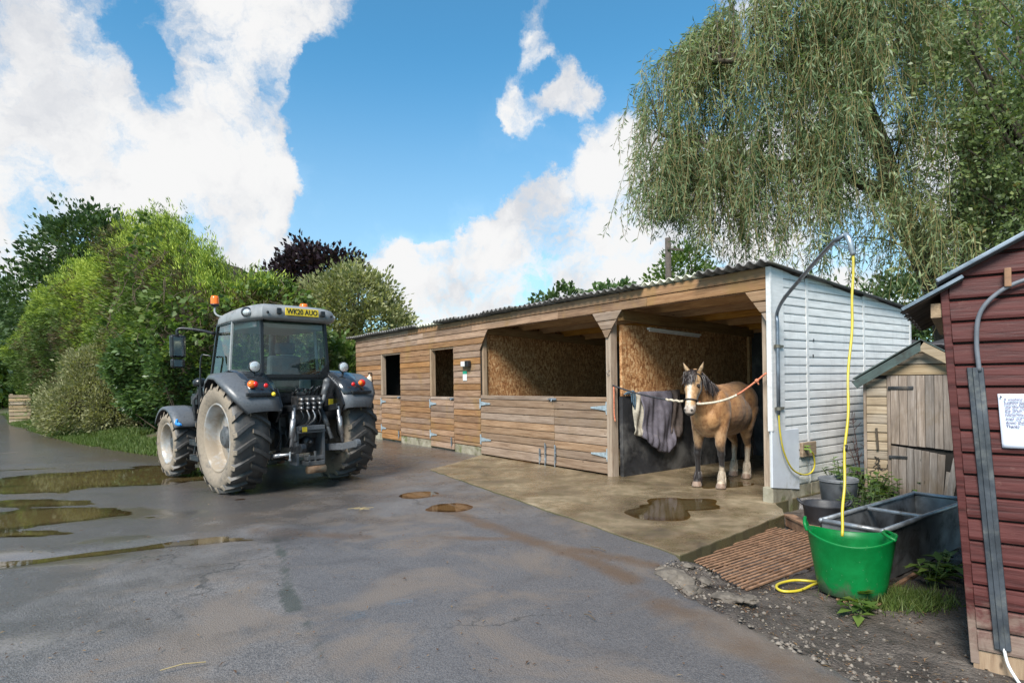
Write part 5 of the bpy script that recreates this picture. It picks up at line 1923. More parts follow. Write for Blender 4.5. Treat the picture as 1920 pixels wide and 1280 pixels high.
def build_horse():
    mb = MB()
    E = lambda c, s: mb.sphere(c, 1.0, 24, 16, s)
    E((0.06, 0, 1.04), (0.56, 0.305, 0.335))
    E((-0.14, 0, 0.985), (0.50, 0.30, 0.315))
    E((0.50, 0, 1.02), (0.26, 0.235, 0.34))
    E((0.60, 0.085, 0.97), (0.15, 0.13, 0.19))
    E((0.60, -0.085, 0.97), (0.15, 0.13, 0.19))
    E((-0.47, 0, 1.15), (0.34, 0.275, 0.305))
    E((-0.50, 0.12, 1.13), (0.26, 0.17, 0.27))
    E((-0.50, -0.12, 1.13), (0.26, 0.17, 0.27))
    E((0.38, 0, 1.30), (0.25, 0.10, 0.135))
    capsule(mb, (0.35, 0, 1.20), 0.205, (-0.45, 0, 1.235), 0.215)
    for s in (-1, 1):
        E((-0.64, 0.115 * s, 1.05), (0.15, 0.14, 0.26))
        E((0.46, 0.155 * s, 1.05), (0.20, 0.115, 0.29))
    # neck and crest
    chain(mb, [((0.50, 0, 1.10), 0.285), ((0.66, 0, 1.27), 0.225), ((0.82, 0.0, 1.42), 0.165), ((0.93, 0.005, 1.50), 0.125)], 0.66)
    chain(mb, [((0.40, 0, 1.34), 0.07), ((0.62, 0, 1.45), 0.07), ((0.80, 0, 1.555), 0.07), ((0.93, 0, 1.585), 0.06)], 0.7)
    # head
    hy = 0.005
    capsule(mb, (0.965, hy, 1.515), 0.088, (1.06, hy + 0.01, 1.36), 0.098, 1.0)
    capsule(mb, (1.035, hy + 0.01, 1.42), 0.092, (1.17, hy + 0.03, 1.145), 0.064, 0.98)
    capsule(mb, (0.985, hy + 0.01, 1.36), 0.085, (1.10, hy + 0.02, 1.19), 0.052, 0.72)
    capsule(mb, (1.16, hy + 0.03, 1.14), 0.068, (1.185, hy + 0.035, 1.085), 0.064, 1.06)
    mb.sphere((1.165, hy + 0.033, 1.062), 0.052, 16, 10, (1, 1.05, 0.75))
    for s in (-1, 1):
        # cheek, brow, nostril wing
        mb.sphere((1.005, hy + 0.062 * s + 0.01, 1.355), 0.075, 16, 10, (0.95, 0.48, 1.15))
        mb.sphere((1.055, hy + 0.080 * s + 0.01, 1.425), 0.034, 12, 8, (1.0, 0.8, 1.0))
        mb.sphere((1.215, hy + 0.046 * s + 0.034, 1.105), 0.028, 12, 8, (0.9, 0.9, 1.3))
        # ear
        capsule(mb, (0.965, hy + 0.066 * s, 1.575), 0.034, (0.985, hy + 0.112 * s, 1.655), 0.028, 0.9)
        capsule(mb, (0.985, hy + 0.112 * s, 1.655), 0.026, (0.995, hy + 0.148 * s, 1.735), 0.007, 0.8)
    # front legs (right: y<0, left: y>0)
    for s, fx, fy in ((-1, 0.571, -0.16), (1, 0.533, 0.165)):
        chain(mb, [((0.47, 0.155 * s, 0.98), 0.145), ((0.50, 0.158 * s, 0.76), 0.098), ((0.525, 0.158 * s, 0.60), 0.070), ((fx - 0.03, fy, 0.49), 0.054)], 0.9)
        mb.sphere((fx - 0.025, fy, 0.465), 0.056, 14, 10, (1.0, 0.95, 1.15))
        chain(mb, [((fx - 0.03, fy, 0.45), 0.046), ((fx - 0.032, fy, 0.34), 0.037), ((fx - 0.032, fy, 0.22), 0.038), ((fx - 0.028, fy, 0.165), 0.050), ((fx - 0.005, fy, 0.10), 0.044), ((fx + 0.005, fy, 0.065), 0.052)], 0.95)
        mb.lathe([(0.005, 0.002), (0.072, 0.002), (0.070, 0.02), (0.056, 0.075), (0.03, 0.085), (0.003, 0.086)], 18, Matrix.Translation((fx + 0.012, fy, 0.0)))
    # hind legs
    for s, fx, fy in ((-1, -0.63, -0.125), (1, -0.495, 0.125)):
        hx = fx - 0.075
        chain(mb, [((-0.52, 0.135 * s, 1.02), 0.205), ((-0.44 + (fx + 0.56) * 0.4, 0.155 * s, 0.82), 0.145), ((hx + 0.115, 0.148 * s, 0.68), 0.098), ((hx + 0.03, fy, 0.56), 0.066)], 0.8)
        chain(mb, [((hx - 0.045, fy, 0.575), 0.030), ((hx - 0.005, fy, 0.49), 0.056), ((hx + 0.008, fy, 0.43), 0.050)], 0.85)
        chain(mb, [((hx + 0.01, fy, 0.44), 0.048), ((hx + 0.022, fy, 0.32), 0.040), ((hx + 0.035, fy, 0.22), 0.041), ((hx + 0.045, fy, 0.165), 0.053), ((fx - 0.008, fy, 0.10), 0.047), ((fx + 0.005, fy, 0.065), 0.054)], 0.92)
        mb.lathe([(0.005, 0.002), (0.073, 0.002), (0.070, 0.02), (0.056, 0.075), (0.03, 0.085), (0.003, 0.086)], 18, Matrix.Translation((fx + 0.012, fy, 0.0)))
    src = mb.build('horse_source', None)
    md = src.modifiers.new('r', 'REMESH')
    md.mode = 'VOXEL'
    md.voxel_size = 0.0115
    md2 = src.modifiers.new('s', 'SMOOTH')
    md2.factor = 0.5
    md2.iterations = 7
    dg = bpy.context.evaluated_depsgraph_get()
    me = bpy.data.meshes.new_from_object(src.evaluated_get(dg))
    old = src.data
    bpy.data.objects.remove(src)
    bpy.data.meshes.remove(old)
    me.name = 'horse'
    n = len(me.vertices)
    co = np.empty(n * 3, dtype=np.float32)
    me.vertices.foreach_get('co', co)
    co = co.reshape(-1, 3)
    # muscle and skin relief
    no = np.empty(n * 3, dtype=np.float32)
    me.vertices.foreach_get('normal', no)
    no = no.reshape(-1, 3)
    rel = 0.016 * (vnoise(co[:, 0] + 0.4 * co[:, 1], co[:, 2] - 0.3 * co[:, 1], 57, 3, 6.0) - 0.5) * (co[:, 2] > 0.55) * (co[:, 0] < 0.95)
    co = co + no * rel[:, None]
    me.vertices.foreach_set('co', co.astype(np.float32).ravel())
    x, y, z = co.T
    # coat
    C = np.zeros((n, 4), dtype=np.float32)
    C[:, 3] = 1
    coat = np.array([0.42, 0.225, 0.095])
    pale = np.array([0.50, 0.325, 0.185])
    dark = np.array([0.20, 0.090, 0.036])
    nz = vnoise(x * 1.0 + y * 0.7, z + y * 0.3, 51, 4, 7.0)
    f = sstep(nz, 0.38, 0.62)[:, None]
    col = coat * f + (coat * 0.62 + dark * 0.38) * (1 - f)
    n2 = vnoise(x * 0.8 - y, z * 0.9 + x * 0.2, 53, 3, 2.6)
    g2 = (0.75 * sstep(n2, 0.46, 0.62))[:, None]
    col = col * (1 - g2) + (coat * 0.55 + dark * 0.45) * g2
    low = sstep(-z, -0.92, -0.72)[:, None] * 0.5
    col = col * (1 - low) + pale * low

    def put(mask, c):
        nonlocal col
        m_ = np.clip(mask, 0, 1)[:, None]
        col = col * (1 - m_) + np.array(c) * m_

    jit = 0.10 * (vnoise(x * 3, y * 3 + z * 2, 52, 3, 9.0) - 0.5)
    front = x > 0.3
    rf, lf = front & (y < 0), front & (y > 0)
    hind = x < -0.3
    put(sstep(-(z + jit), -0.66, -0.50) * (front & (x < 0.9)), (0.022, 0.017, 0.016))
    put(sstep(-(z + jit * 1.4), -0.33, -0.27) * lf * (x < 0.9), (0.50, 0.42, 0.32))
    put(sstep(-(z + jit), -0.50, -0.40) * hind, (0.46, 0.38, 0.29))
    hoof = (z < 0.080)
    put(sstep(-z, -0.088, -0.070), (0.30, 0.215, 0.165))
    # face
    hd = (x > 0.93) & (z > 0.98)
    ax = (z - 1.145) / (1.515 - 1.145)
    cy = 0.005 + 0.03 * (1 - ax)
    ly = np.abs(y - cy)
    fr = sstep(x - (1.17 - (z - 1.145) * 0.49), 0.015, 0.045)
    put(hd * 0.55 * np.ones(n), (0.56, 0.37, 0.19))
    put(hd * fr * sstep(-ly + 0.006 * jit, -0.042, -0.014) * (z < 1.52), (0.62, 0.56, 0.47))
    put(hd * sstep(-(z + jit * 0.3), -1.185, -1.135), (0.42, 0.36, 0.31))
    put(hd * sstep(-(z + jit * 0.2), -1.075, -1.05), (0.060, 0.048, 0.045))
    for s in (-1, 1):
        d = np.sqrt((x - 1.236) ** 2 + (y - 0.039 - 0.048 * s) ** 2 + ((z - 1.10) / 1.2) ** 2)
        put(hd * sstep(-d, -0.024, -0.010), (0.012, 0.008, 0.008))
        d = np.sqrt((x - 1.075) ** 2 + (y - 0.015 - 0.095 * s) ** 2 + (z - 1.412) ** 2)
        put(hd * sstep(-d, -0.042, -0.020), (0.050, 0.030, 0.022))
        # ear lining and rim
        ear = (z > 1.60) & (np.abs(y) > 0.05) & (np.sign(y) == s)
        put(ear * sstep(x - (0.975 + (z - 1.6) * 0.13), -0.002, 0.010) * 0.9, (0.40, 0.29, 0.17))
        put(ear * sstep(z, 1.69, 1.73), (0.10, 0.06, 0.04))
    C[:, :3] = col
    att = me.color_attributes.new('coat', 'FLOAT_COLOR', 'POINT')
    att.data.foreach_set('color', C.ravel())
    m, t, bs, out = newmat('horse_coat')
    a = t.new('ShaderNodeAttribute', attribute_name='coat')
    oc = obco(t)
    nn = t.noise(t.scalev(oc, (60, 60, 18)), 3.0, 5.0, 0.65)
    mo = t.noise(t.scalev(oc, (1.0, 1.0, 0.7)), 17.0, 6.0, 0.72, 0.6)
    cc = t.mix(t.mapr(nn, 0.3, 0.7, 0.0, 0.4), a.outputs['Color'], t.mix(1.0, a.outputs['Color'], (0.62, 0.55, 0.48), 'MULTIPLY'))
    cc = t.mix(t.mapr(mo, 0.42, 0.66, 0.0, 0.85), cc, t.mix(1.0, cc, (0.52, 0.42, 0.36), 'MULTIPLY'))
    t.val(bs.inputs['Base Color'], cc)
    bs.inputs['Roughness'].default_value = 0.58
    bs.inputs['Specular IOR Level'].default_value = 0.35
    bs.inputs['Sheen Weight'].default_value = 0.15
    t.val(bs.inputs['Normal'], t.bump(nn, 0.25, 0.004))
    me.materials.clear()
    me.materials.append(m)
    me.polygons.foreach_set('use_smooth', np.ones(len(me.polygons), dtype=bool))
    hs = bpy.data.objects.new('horse', me)
    COL.objects.link(hs)
    hs.location = H_MID
    hs.rotation_euler = (0, 0, H_ROT)
    tag(hs, 'buckskin cob with dark mane and white socks tied in the wash bay', 'horse')
    bm = bmesh.new()
    bm.from_mesh(me)
    bvh = BVHTree.FromBMesh(bm)
    bm.free()
    # eyes
    meye = simple('horse_eye', (0.010, 0.006, 0.005), 0.06, 0, 0.05)
    for s in (-1, 1):
        MB().sphere((1.072, 0.015 + 0.094 * s, 1.410), 0.020, 14, 10, (1, 0.8, 0.9)).build('eye', meye, hs, smooth=True)
    # hair
    mh, t, bs, out = newmat('dark_hair')
    a = t.new('ShaderNodeAttribute', attribute_name='tint')
    t.val(bs.inputs['Base Color'], t.ramp(a.outputs['Fac'], [(0.0, (0.010, 0.008, 0.009)), (0.6, (0.028, 0.021, 0.022)), (1.0, (0.075, 0.050, 0.040))]))
    bs.inputs['Roughness'].default_value = 0.45
    mw, t, bs, out = newmat('pale_hair')
    a = t.new('ShaderNodeAttribute', attribute_name='tint')
    t.val(bs.inputs['Base Color'], t.ramp(a.outputs['Fac'], [(0.0, (0.26, 0.20, 0.14)), (1.0, (0.56, 0.48, 0.38))]))
    bs.inputs['Roughness'].default_value = 0.6

    def strands(name, roots, path_fn, w, mat_, nseg=6):
        P, F, TN = [], [], []
        for rt in roots:
            pts = path_fn(rt)
            tn = random.random()
            ss = Vector((random.gauss(0, 1), random.gauss(0, 1), 0.1)).normalized()
            o = len(P)
            for i, p in enumerate(pts):
                ww = w * (1 - 0.75 * i / (len(pts) - 1))
                P.append(p + ss * ww / 2)
                P.append(p - ss * ww / 2)
                TN += [tn, tn]
            for i in range(len(pts) - 1):
                F += [o + 2 * i, o + 2 * i + 1, o + 2 * i + 3, o + 2 * i + 2]
        return raw_mesh(name, np.array([tuple(p) for p in P]), np.array(F), 4, mat_, hs, {'tint': TN})

    def mane_path(rt):
        f, side = rt
        # crest runs from withers to poll
        b = Vector((0.42 + 0.54 * f, random.gauss(0, 0.012), 1.405 + 0.235 * f - 0.03 * math.sin(f * 3.14)))
        L = random.uniform(0.14, 0.28) * (1.0 if side > 0 else 0.6)
        pts = []
        sx = random.uniform(-0.04, 0.05)
        for i in range(7):
            u = i / 6
            pts.append(b + Vector((sx * u, side * (0.10 * min(1, u * 2.2) + 0.06 * u + random.gauss(0, 0.004)), 0.035 * math.sin(min(1, u * 3) * 3.14) - L * u ** 1.25)))
        return pts
    strands('mane', [(random.uniform(0, 0.93), random.choice((1, 1, 1, -1)) * random.uniform(0.7, 1.05)) for _ in range(540)], mane_path, 0.012, mh)

    def fore_path(rt):
        ang, L = rt
        b = Vector((0.975 + random.uniform(-0.02, 0.02), 0.005 + random.gauss(0, 0.022), 1.615))
        pts = []
        for i in range(7):
            u = i / 6
            zz = 1.625 - L * u
            xf = 1.075 + (1.56 - zz) * 0.42 + 0.012
            if zz > 1.58:
                xf = b.x + (xf - b.x) * min(1, u * 3)
            pts.append(Vector((xf + random.uniform(0, 0.01), b.y + ang * u, zz + 0.02 * math.sin(u * 3.14))))
        return pts
    strands('forelock', [(random.gauss(0, 0.038), random.uniform(0.10, 0.20)) for _ in range(520)], fore_path, 0.010, mh)

    def tail_path(rt):
        b = Vector((-0.80, random.gauss(0, 0.025), 1.20))
        dy, dx = random.gauss(0, 0.045), random.gauss(0, 0.04)
        L = random.uniform(0.6, 0.95)
        return [b + Vector((-0.07 * math.sin(min(1, u * 1.6) * 1.57) + dx * u + 0.03 * u, dy * u, -L * u ** 1.1)) for u in (0, 0.12, 0.3, 0.5, 0.75, 1.0)]
    strands('tail', range(700), tail_path, 0.012, mh)

    def feather(fx, fy, top):
        def fn(_):
            a = random.uniform(0, 6.283)
            z0 = random.uniform(0.12, top)
            r0 = 0.038
            c = Vector((fx - 0.03 + (0.165 - z0) * 0.15 * 0, fy, z0))
            dr = Vector((math.cos(a), math.sin(a), 0))
            L = min(z0 - 0.035, random.uniform(0.07, 0.13))
            back = 1.0 + (0.5 if math.cos(a) < 0 else 0)
            return [c + dr * (r0 + 0.017 * back * u ** 0.8) + Vector((0.02 * u, 0, -L * u)) for u in (0, 0.33, 0.66, 1.0)]
        return fn
    for nm, fx, fy, top, mt in (('feather', 0.533, 0.165, 0.24, mw), ('feather', -0.495, 0.125, 0.26, mw), ('feather', -0.63, -0.125, 0.26, mw), ('feather', 0.571, -0.16, 0.22, mh)):
        strands(nm, range(300), feather(fx, fy, top), 0.008, mt)

    # halter: straps that hug the head
    mst = simple('black_webbing', (0.016, 0.015, 0.017), 0.6, 0, 0.3, 40)
    ht = empty('halter')
    ht.parent = hs

    def ring(c, axis, n=36, off=0.008, w=0.011):
        c = Vector(c)
        ax_ = Vector(axis).normalized()
        s = ax_.cross(Vector((0, 1, 0))).normalized()
        u = s.cross(ax_)
        pts = []
        for k in range(n + 1):
            a = 2 * math.pi * k / n
            d = s * math.cos(a) + u * math.sin(a)
            hit = bvh.ray_cast(c + d * 0.30, -d, 0.30)
            p = hit[0] + d * off if hit[0] is not None else c + d * 0.09
            pts.append(p)
        return pts
    hax = Vector((0.135, 0.02, -0.275))
    MB().tube(ring((1.125, 0.025, 1.215), hax + Vector((0.0, 0, -0.1))), 0.011, 6).build('noseband', mst, ht, smooth=True)
    MB().tube(ring((0.945, 0.006, 1.50), Vector((0.8, 0, -0.75))), 0.009, 6).build('headpiece', mst, ht, smooth=True)
    for s in (-1, 1):
        pts = []
        for u in np.linspace(0, 1, 9):
            c = Vector((1.10, 0.02, 1.215)) * (1 - u) + Vector((0.94, 0.005, 1.47)) * u
            hit = bvh.ray_cast(c + Vector((0, 0.3 * s, 0)), Vector((0, -s, 0)), 0.3)
            pts.append((hit[0] if hit[0] is not None else c + Vector((0, 0.09 * s, 0))) + Vector((0, 0.008 * s, 0)))
        MB().tube(pts, 0.008, 6).build('cheek_strap', mst, ht, smooth=True)
        p = pts[0]
        MB().lathe([(0.016, -0.003), (0.022, 0.0), (0.016, 0.003)], 14, Matrix.Translation(p + Vector((0, 0.006 * s, 0))) @ Matrix.Rotation(R(90), 4, 'X'), closed=True).build('halter_ring', M_STEEL, ht)
    return hs


HORSE = build_horse()


def h2w(x, y, z):
    c, s = math.cos(H_ROT), math.sin(H_ROT)
    return Vector((H_MID.x + c * x - s * y, H_MID.y + s * x + c * y, z))


def st2w(x, y, z):
    return Vector((SO[0] - SA[0] * x + SB[0] * y, SO[1] - SA[1] * x + SB[1] * y, z))


def rope_mat(name, c1, c2):
    m, t, bs, out = newmat(name)
    n = t.noise(wpos(t), 60.0, 4.0, 0.6)
    t.val(bs.inputs['Base Color'], t.mix(t.mapr(n, 0.35, 0.65), c1, c2))
    bs.inputs['Roughness'].default_value = 0.8
    t.val(bs.inputs['Normal'], t.bump(n, 0.5, 0.005))
    return m


def build_tack():
    mdark = rope_mat('dark_rope', (0.012, 0.013, 0.016), (0.05, 0.05, 0.06))
    mcream = rope_mat('cream_rope', (0.40, 0.33, 0.24), (0.60, 0.53, 0.42))
    mor = rope_mat('orange_rope', (0.42, 0.10, 0.05), (0.62, 0.25, 0.14))
    # left tie: post to halter
    e = empty('lead_rope')
    p0 = st2w(BAYR + 0.07, -0.02, 1.42)
    p1 = h2w(1.10, -0.10, 1.205)
    q = lambda u, sag: p0.lerp(p1, u) - Vector((0, 0, sag * 4 * u * (1 - u)))
    MB().tube([q(u, 0.035) for u in np.linspace(0, 0.80, 14)], 0.013, 8).build('dark_length', mdark, e, smooth=True)
    MB().tube([q(u, 0.035) + Vector((0, 0, 0.006 * math.sin(u * 90))) for u in np.linspace(0.79, 1.0, 12)], 0.016, 8).build('pale_end', mcream, e, smooth=True)
    tag(e, 'dark lead rope running from timber post to the horse halter', 'rope')
    # right tie: halter to white corner
    e = empty('lead_rope')
    a = h2w(1.10, 0.14, 1.205)
    b = st2w(-0.03, -0.045, 1.56)
    pts = bez([a, at(1310, 757, 7.62), at(1345, 753, 7.52), at(1378, 742, 7.42), at(1408, 722, 7.32), b], 40)
    k = int(len(pts) * 0.12)
    k2 = int(len(pts) * 0.62)
    MB().tube(pts[:k + 1], 0.008, 8).build('orange_tie', mor, e, smooth=True)
    MB().tube(pts[k:k2 + 1], 0.015, 8).build('cream_length', mcream, e, smooth=True)
    MB().tube(pts[k2:], 0.012, 8).build('orange_length', mor, e, smooth=True)
    kn = pts[-6]
    mb = MB()
    mb.sphere(kn, 0.026, 10, 8)
    mb.tube([kn, kn + Vector((0.02, -0.01, -0.05))], 0.010, 6)
    mb.build('knot', mor, e, smooth=True)
    tag(e, 'cream and orange rope from the halter to the white corner', 'rope')
    # twine hanging from the post
    e = MB().tube(bez([st2w(BAYR + 0.10, -0.03, 1.40), st2w(BAYR + 0.105, -0.035, 1.2), st2w(BAYR + 0.10, -0.03, 0.98), st2w(BAYR + 0.12, -0.03, 0.86)], 14), 0.011, 8).build('baler_twine', mor, None, smooth=True)
    tag(e, 'short orange twine hanging from the timber post', 'twine')
    # carabiner ring on post
    e = MB().lathe([(0.030, -0.005), (0.038, 0.0), (0.030, 0.005)], 16, Matrix.Translation(st2w(BAYR + 0.03, -0.062, 1.62)) @ Matrix.Rotation(R(90), 4, 'X'), closed=True).build('tie_ring', M_STEEL, None, smooth=True)
    tag(e, 'steel tie ring on the timber post', 'ring')
    # ---- rug over the black kick wall
    xw = BAYR + 0.13 + 0.055

    def drape(s0, s1, top, lens, out, seed, nx=40, nz=30, fold=0.03):
        rr = np.random.default_rng(seed)
        ph = rr.random(4) * 6
        rows = []
        for j in range(nz + 1):
            v = j / nz
            row = []
            for i in range(nx + 1):
                u = i / nx
                L = np.interp(u, [0, 0.25, 0.5, 0.8, 1.0], lens)
                s = s0 + (s1 - s0) * (u + 0.02 * v * math.sin(2 * math.pi * u + ph[3]))
                z = top - L * v
                xx = xw + out * (0.25 + 0.75 * min(1, v * 3)) + fold * (1.2 * abs(math.sin(5.5 * u + ph[0] + 1.1 * v)) ** 0.6 + 0.5 * math.sin(23 * u + ph[1] - 2 * v) + 0.4 * math.sin(41 * u + 5 * v)) * (0.25 + v) + 0.02 * math.sin(7 * v + 9 * u + ph[2])
                if v > 0.78:
                    xx += 0.018 * math.sin((v - 0.78) / 0.22 * math.pi) * (1 + 0.5 * math.sin(31 * u))
                if v == 0:
                    xx = xw - 0.10
                    z = top - 0.01
                elif j == 1:
                    xx = xw + 0.005
                    z = top + 0.01
                row.append((max(xx, xw + 0.004) if v > 0 else xx, s, z))
            rows.append(row)
        return MB().grid(rows)
    m, t, bs, out_ = newmat('rug_canvas')
    co = obco(t)
    n1 = t.noise(co, 7.0, 6.0, 0.65, 0.4)
    c = t.ramp(n1, [(0.3, (0.070, 0.060, 0.072)), (0.55, (0.125, 0.112, 0.138)), (0.75, (0.19, 0.165, 0.175))])
    t.val(bs.inputs['Base Color'], c)
    bs.inputs['Roughness'].default_value = 0.85
    t.val(bs.inputs['Normal'], t.bump(t.noise(co, 60, 4, 0.6), 0.35, 0.006))
    rug = drape(0.44, 1.20, 1.30, [0.70, 0.84, 0.96, 1.00, 0.86], 0.06, 3, fold=0.020).build('horse_rug', m, None, smooth=True, solid=0.012)
    rug = on_stable(rug, 'purple-grey horse rug hung over the black kick wall', 'rug')
    ml = simple('fleece_lining', (0.40, 0.36, 0.29), 0.95, 0, 0.3, 9, 0.5, (0.26, 0.22, 0.17), 0.5)
    drape(0.28, 0.52, 1.29, [0.64, 0.66, 0.68, 0.70, 0.72], 0.03, 8, 16, 24, 0.007).build('lining', ml, rug, smooth=True, solid=0.012)
    mt = simple('brown_blanket', (0.10, 0.075, 0.065), 0.9, 0, 0.3, 9, 0.4)
    r2 = drape(1.12, 1.44, 1.31, [0.72, 0.74, 0.78, 0.78, 0.74], 0.03, 12, 18, 22, 0.01).build('folded_blanket', mt, None, smooth=True, solid=0.01)
    on_stable(r2, 'brown blanket behind the purple-grey rug nearest the horse', 'blanket')
    # grooming bits on top of the wall
    e = empty('webbing_straps')
    for k in range(3):
        p = [(xw - 0.02, 0.12 + 0.05 * k, 1.27), (xw + 0.03, 0.16 + 0.05 * k, 1.31 + 0.01 * k), (xw + 0.04, 0.22 + 0.045 * k, 1.27), (xw + 0.03, 0.25 + 0.03 * k, 1.14 - 0.05 * k)]
        MB().tube(bez(p, 12), 0.012, 6).build('strap', rope_mat('blue_webbing', (0.03, 0.07, 0.12), (0.10, 0.16, 0.20)) if k == 0 else bpy.data.materials['blue_webbing'], e, smooth=True)
    on_stable(e, 'blue webbing straps on top of the kick wall beside the post', 'straps')


build_tack()
# ------------------------------------------------------------------ sheds and yard things
SZ = -0.11        # soil level


def red_mat():
    m, t, bs, out = newmat('red_stained_timber')
    co = obco(t)
    rnd = orand(t)
    gv = t.scalev(co, (1.2, 16, 16))
    g = t.noise(t.vmath('ADD', gv, t.vmath('SCALE', (5, 9, 3), s=rnd)), 2.0, 6.0, 0.62, 0.3)
    c = t.ramp(g, [(0.3, (0.030, 0.007, 0.006)), (0.5, (0.070, 0.017, 0.015)), (0.72, (0.105, 0.032, 0.029))])
    sx = t.new('ShaderNodeSeparateXYZ')
    t.link(co, sx.inputs[0])
    n = t.noise(co, 6.0, 6.0, 0.65, 0.5)
    # bare, splashed wood near the ground
    bare = t.mapr(t.math('ADD', sx.outputs['Z'], t.math('MULTIPLY', t.math('SUBTRACT', n, 0.5), 1.1)), 0.42, 0.02)
    c = t.mix(t.math('MULTIPLY', bare, 0.85), c, t.mix(n, (0.16, 0.11, 0.085), (0.34, 0.27, 0.22)))
    c = t.mix(t.mapr(t.noise(co, 18.0, 5.0, 0.7), 0.60, 0.74, 0.0, 0.3), c, (0.16, 0.085, 0.07))
    t.val(bs.inputs['Base Color'], c)
    t.val(bs.inputs['Roughness'], t.mapr(g, 0.3, 0.7, 0.42, 0.65))
    bs.inputs['Specular IOR Level'].default_value = 0.28
    t.val(bs.inputs['Normal'], t.bump(g, 0.4, 0.012))
    return m


M_RED_T = red_mat()
M_FLASH = simple('grey_lead_strip', (0.058, 0.066, 0.078), 0.5, 0.35, 0.35, 6, 0.15, (0.20, 0.20, 0.18), 0.4, 0.5, 3.0)
M_RUST = simple('rusty_iron', (0.24, 0.135, 0.080), 0.8, 0.1, 0.3, 12, 0.2, (0.13, 0.070, 0.042), 0.35, 0.4, 5.0)
M_HOSE = simple('yellow_hose', (0.50, 0.40, 0.03), 0.42, 0, 0.12, 9, 0, (0.42, 0.36, 0.10), 0.3)
M_PIPE = simple('galvanised_pipe', (0.20, 0.23, 0.27), 0.4, 0.7, 0.2, 9, 0.05, (0.12, 0.13, 0.14), 0.3)


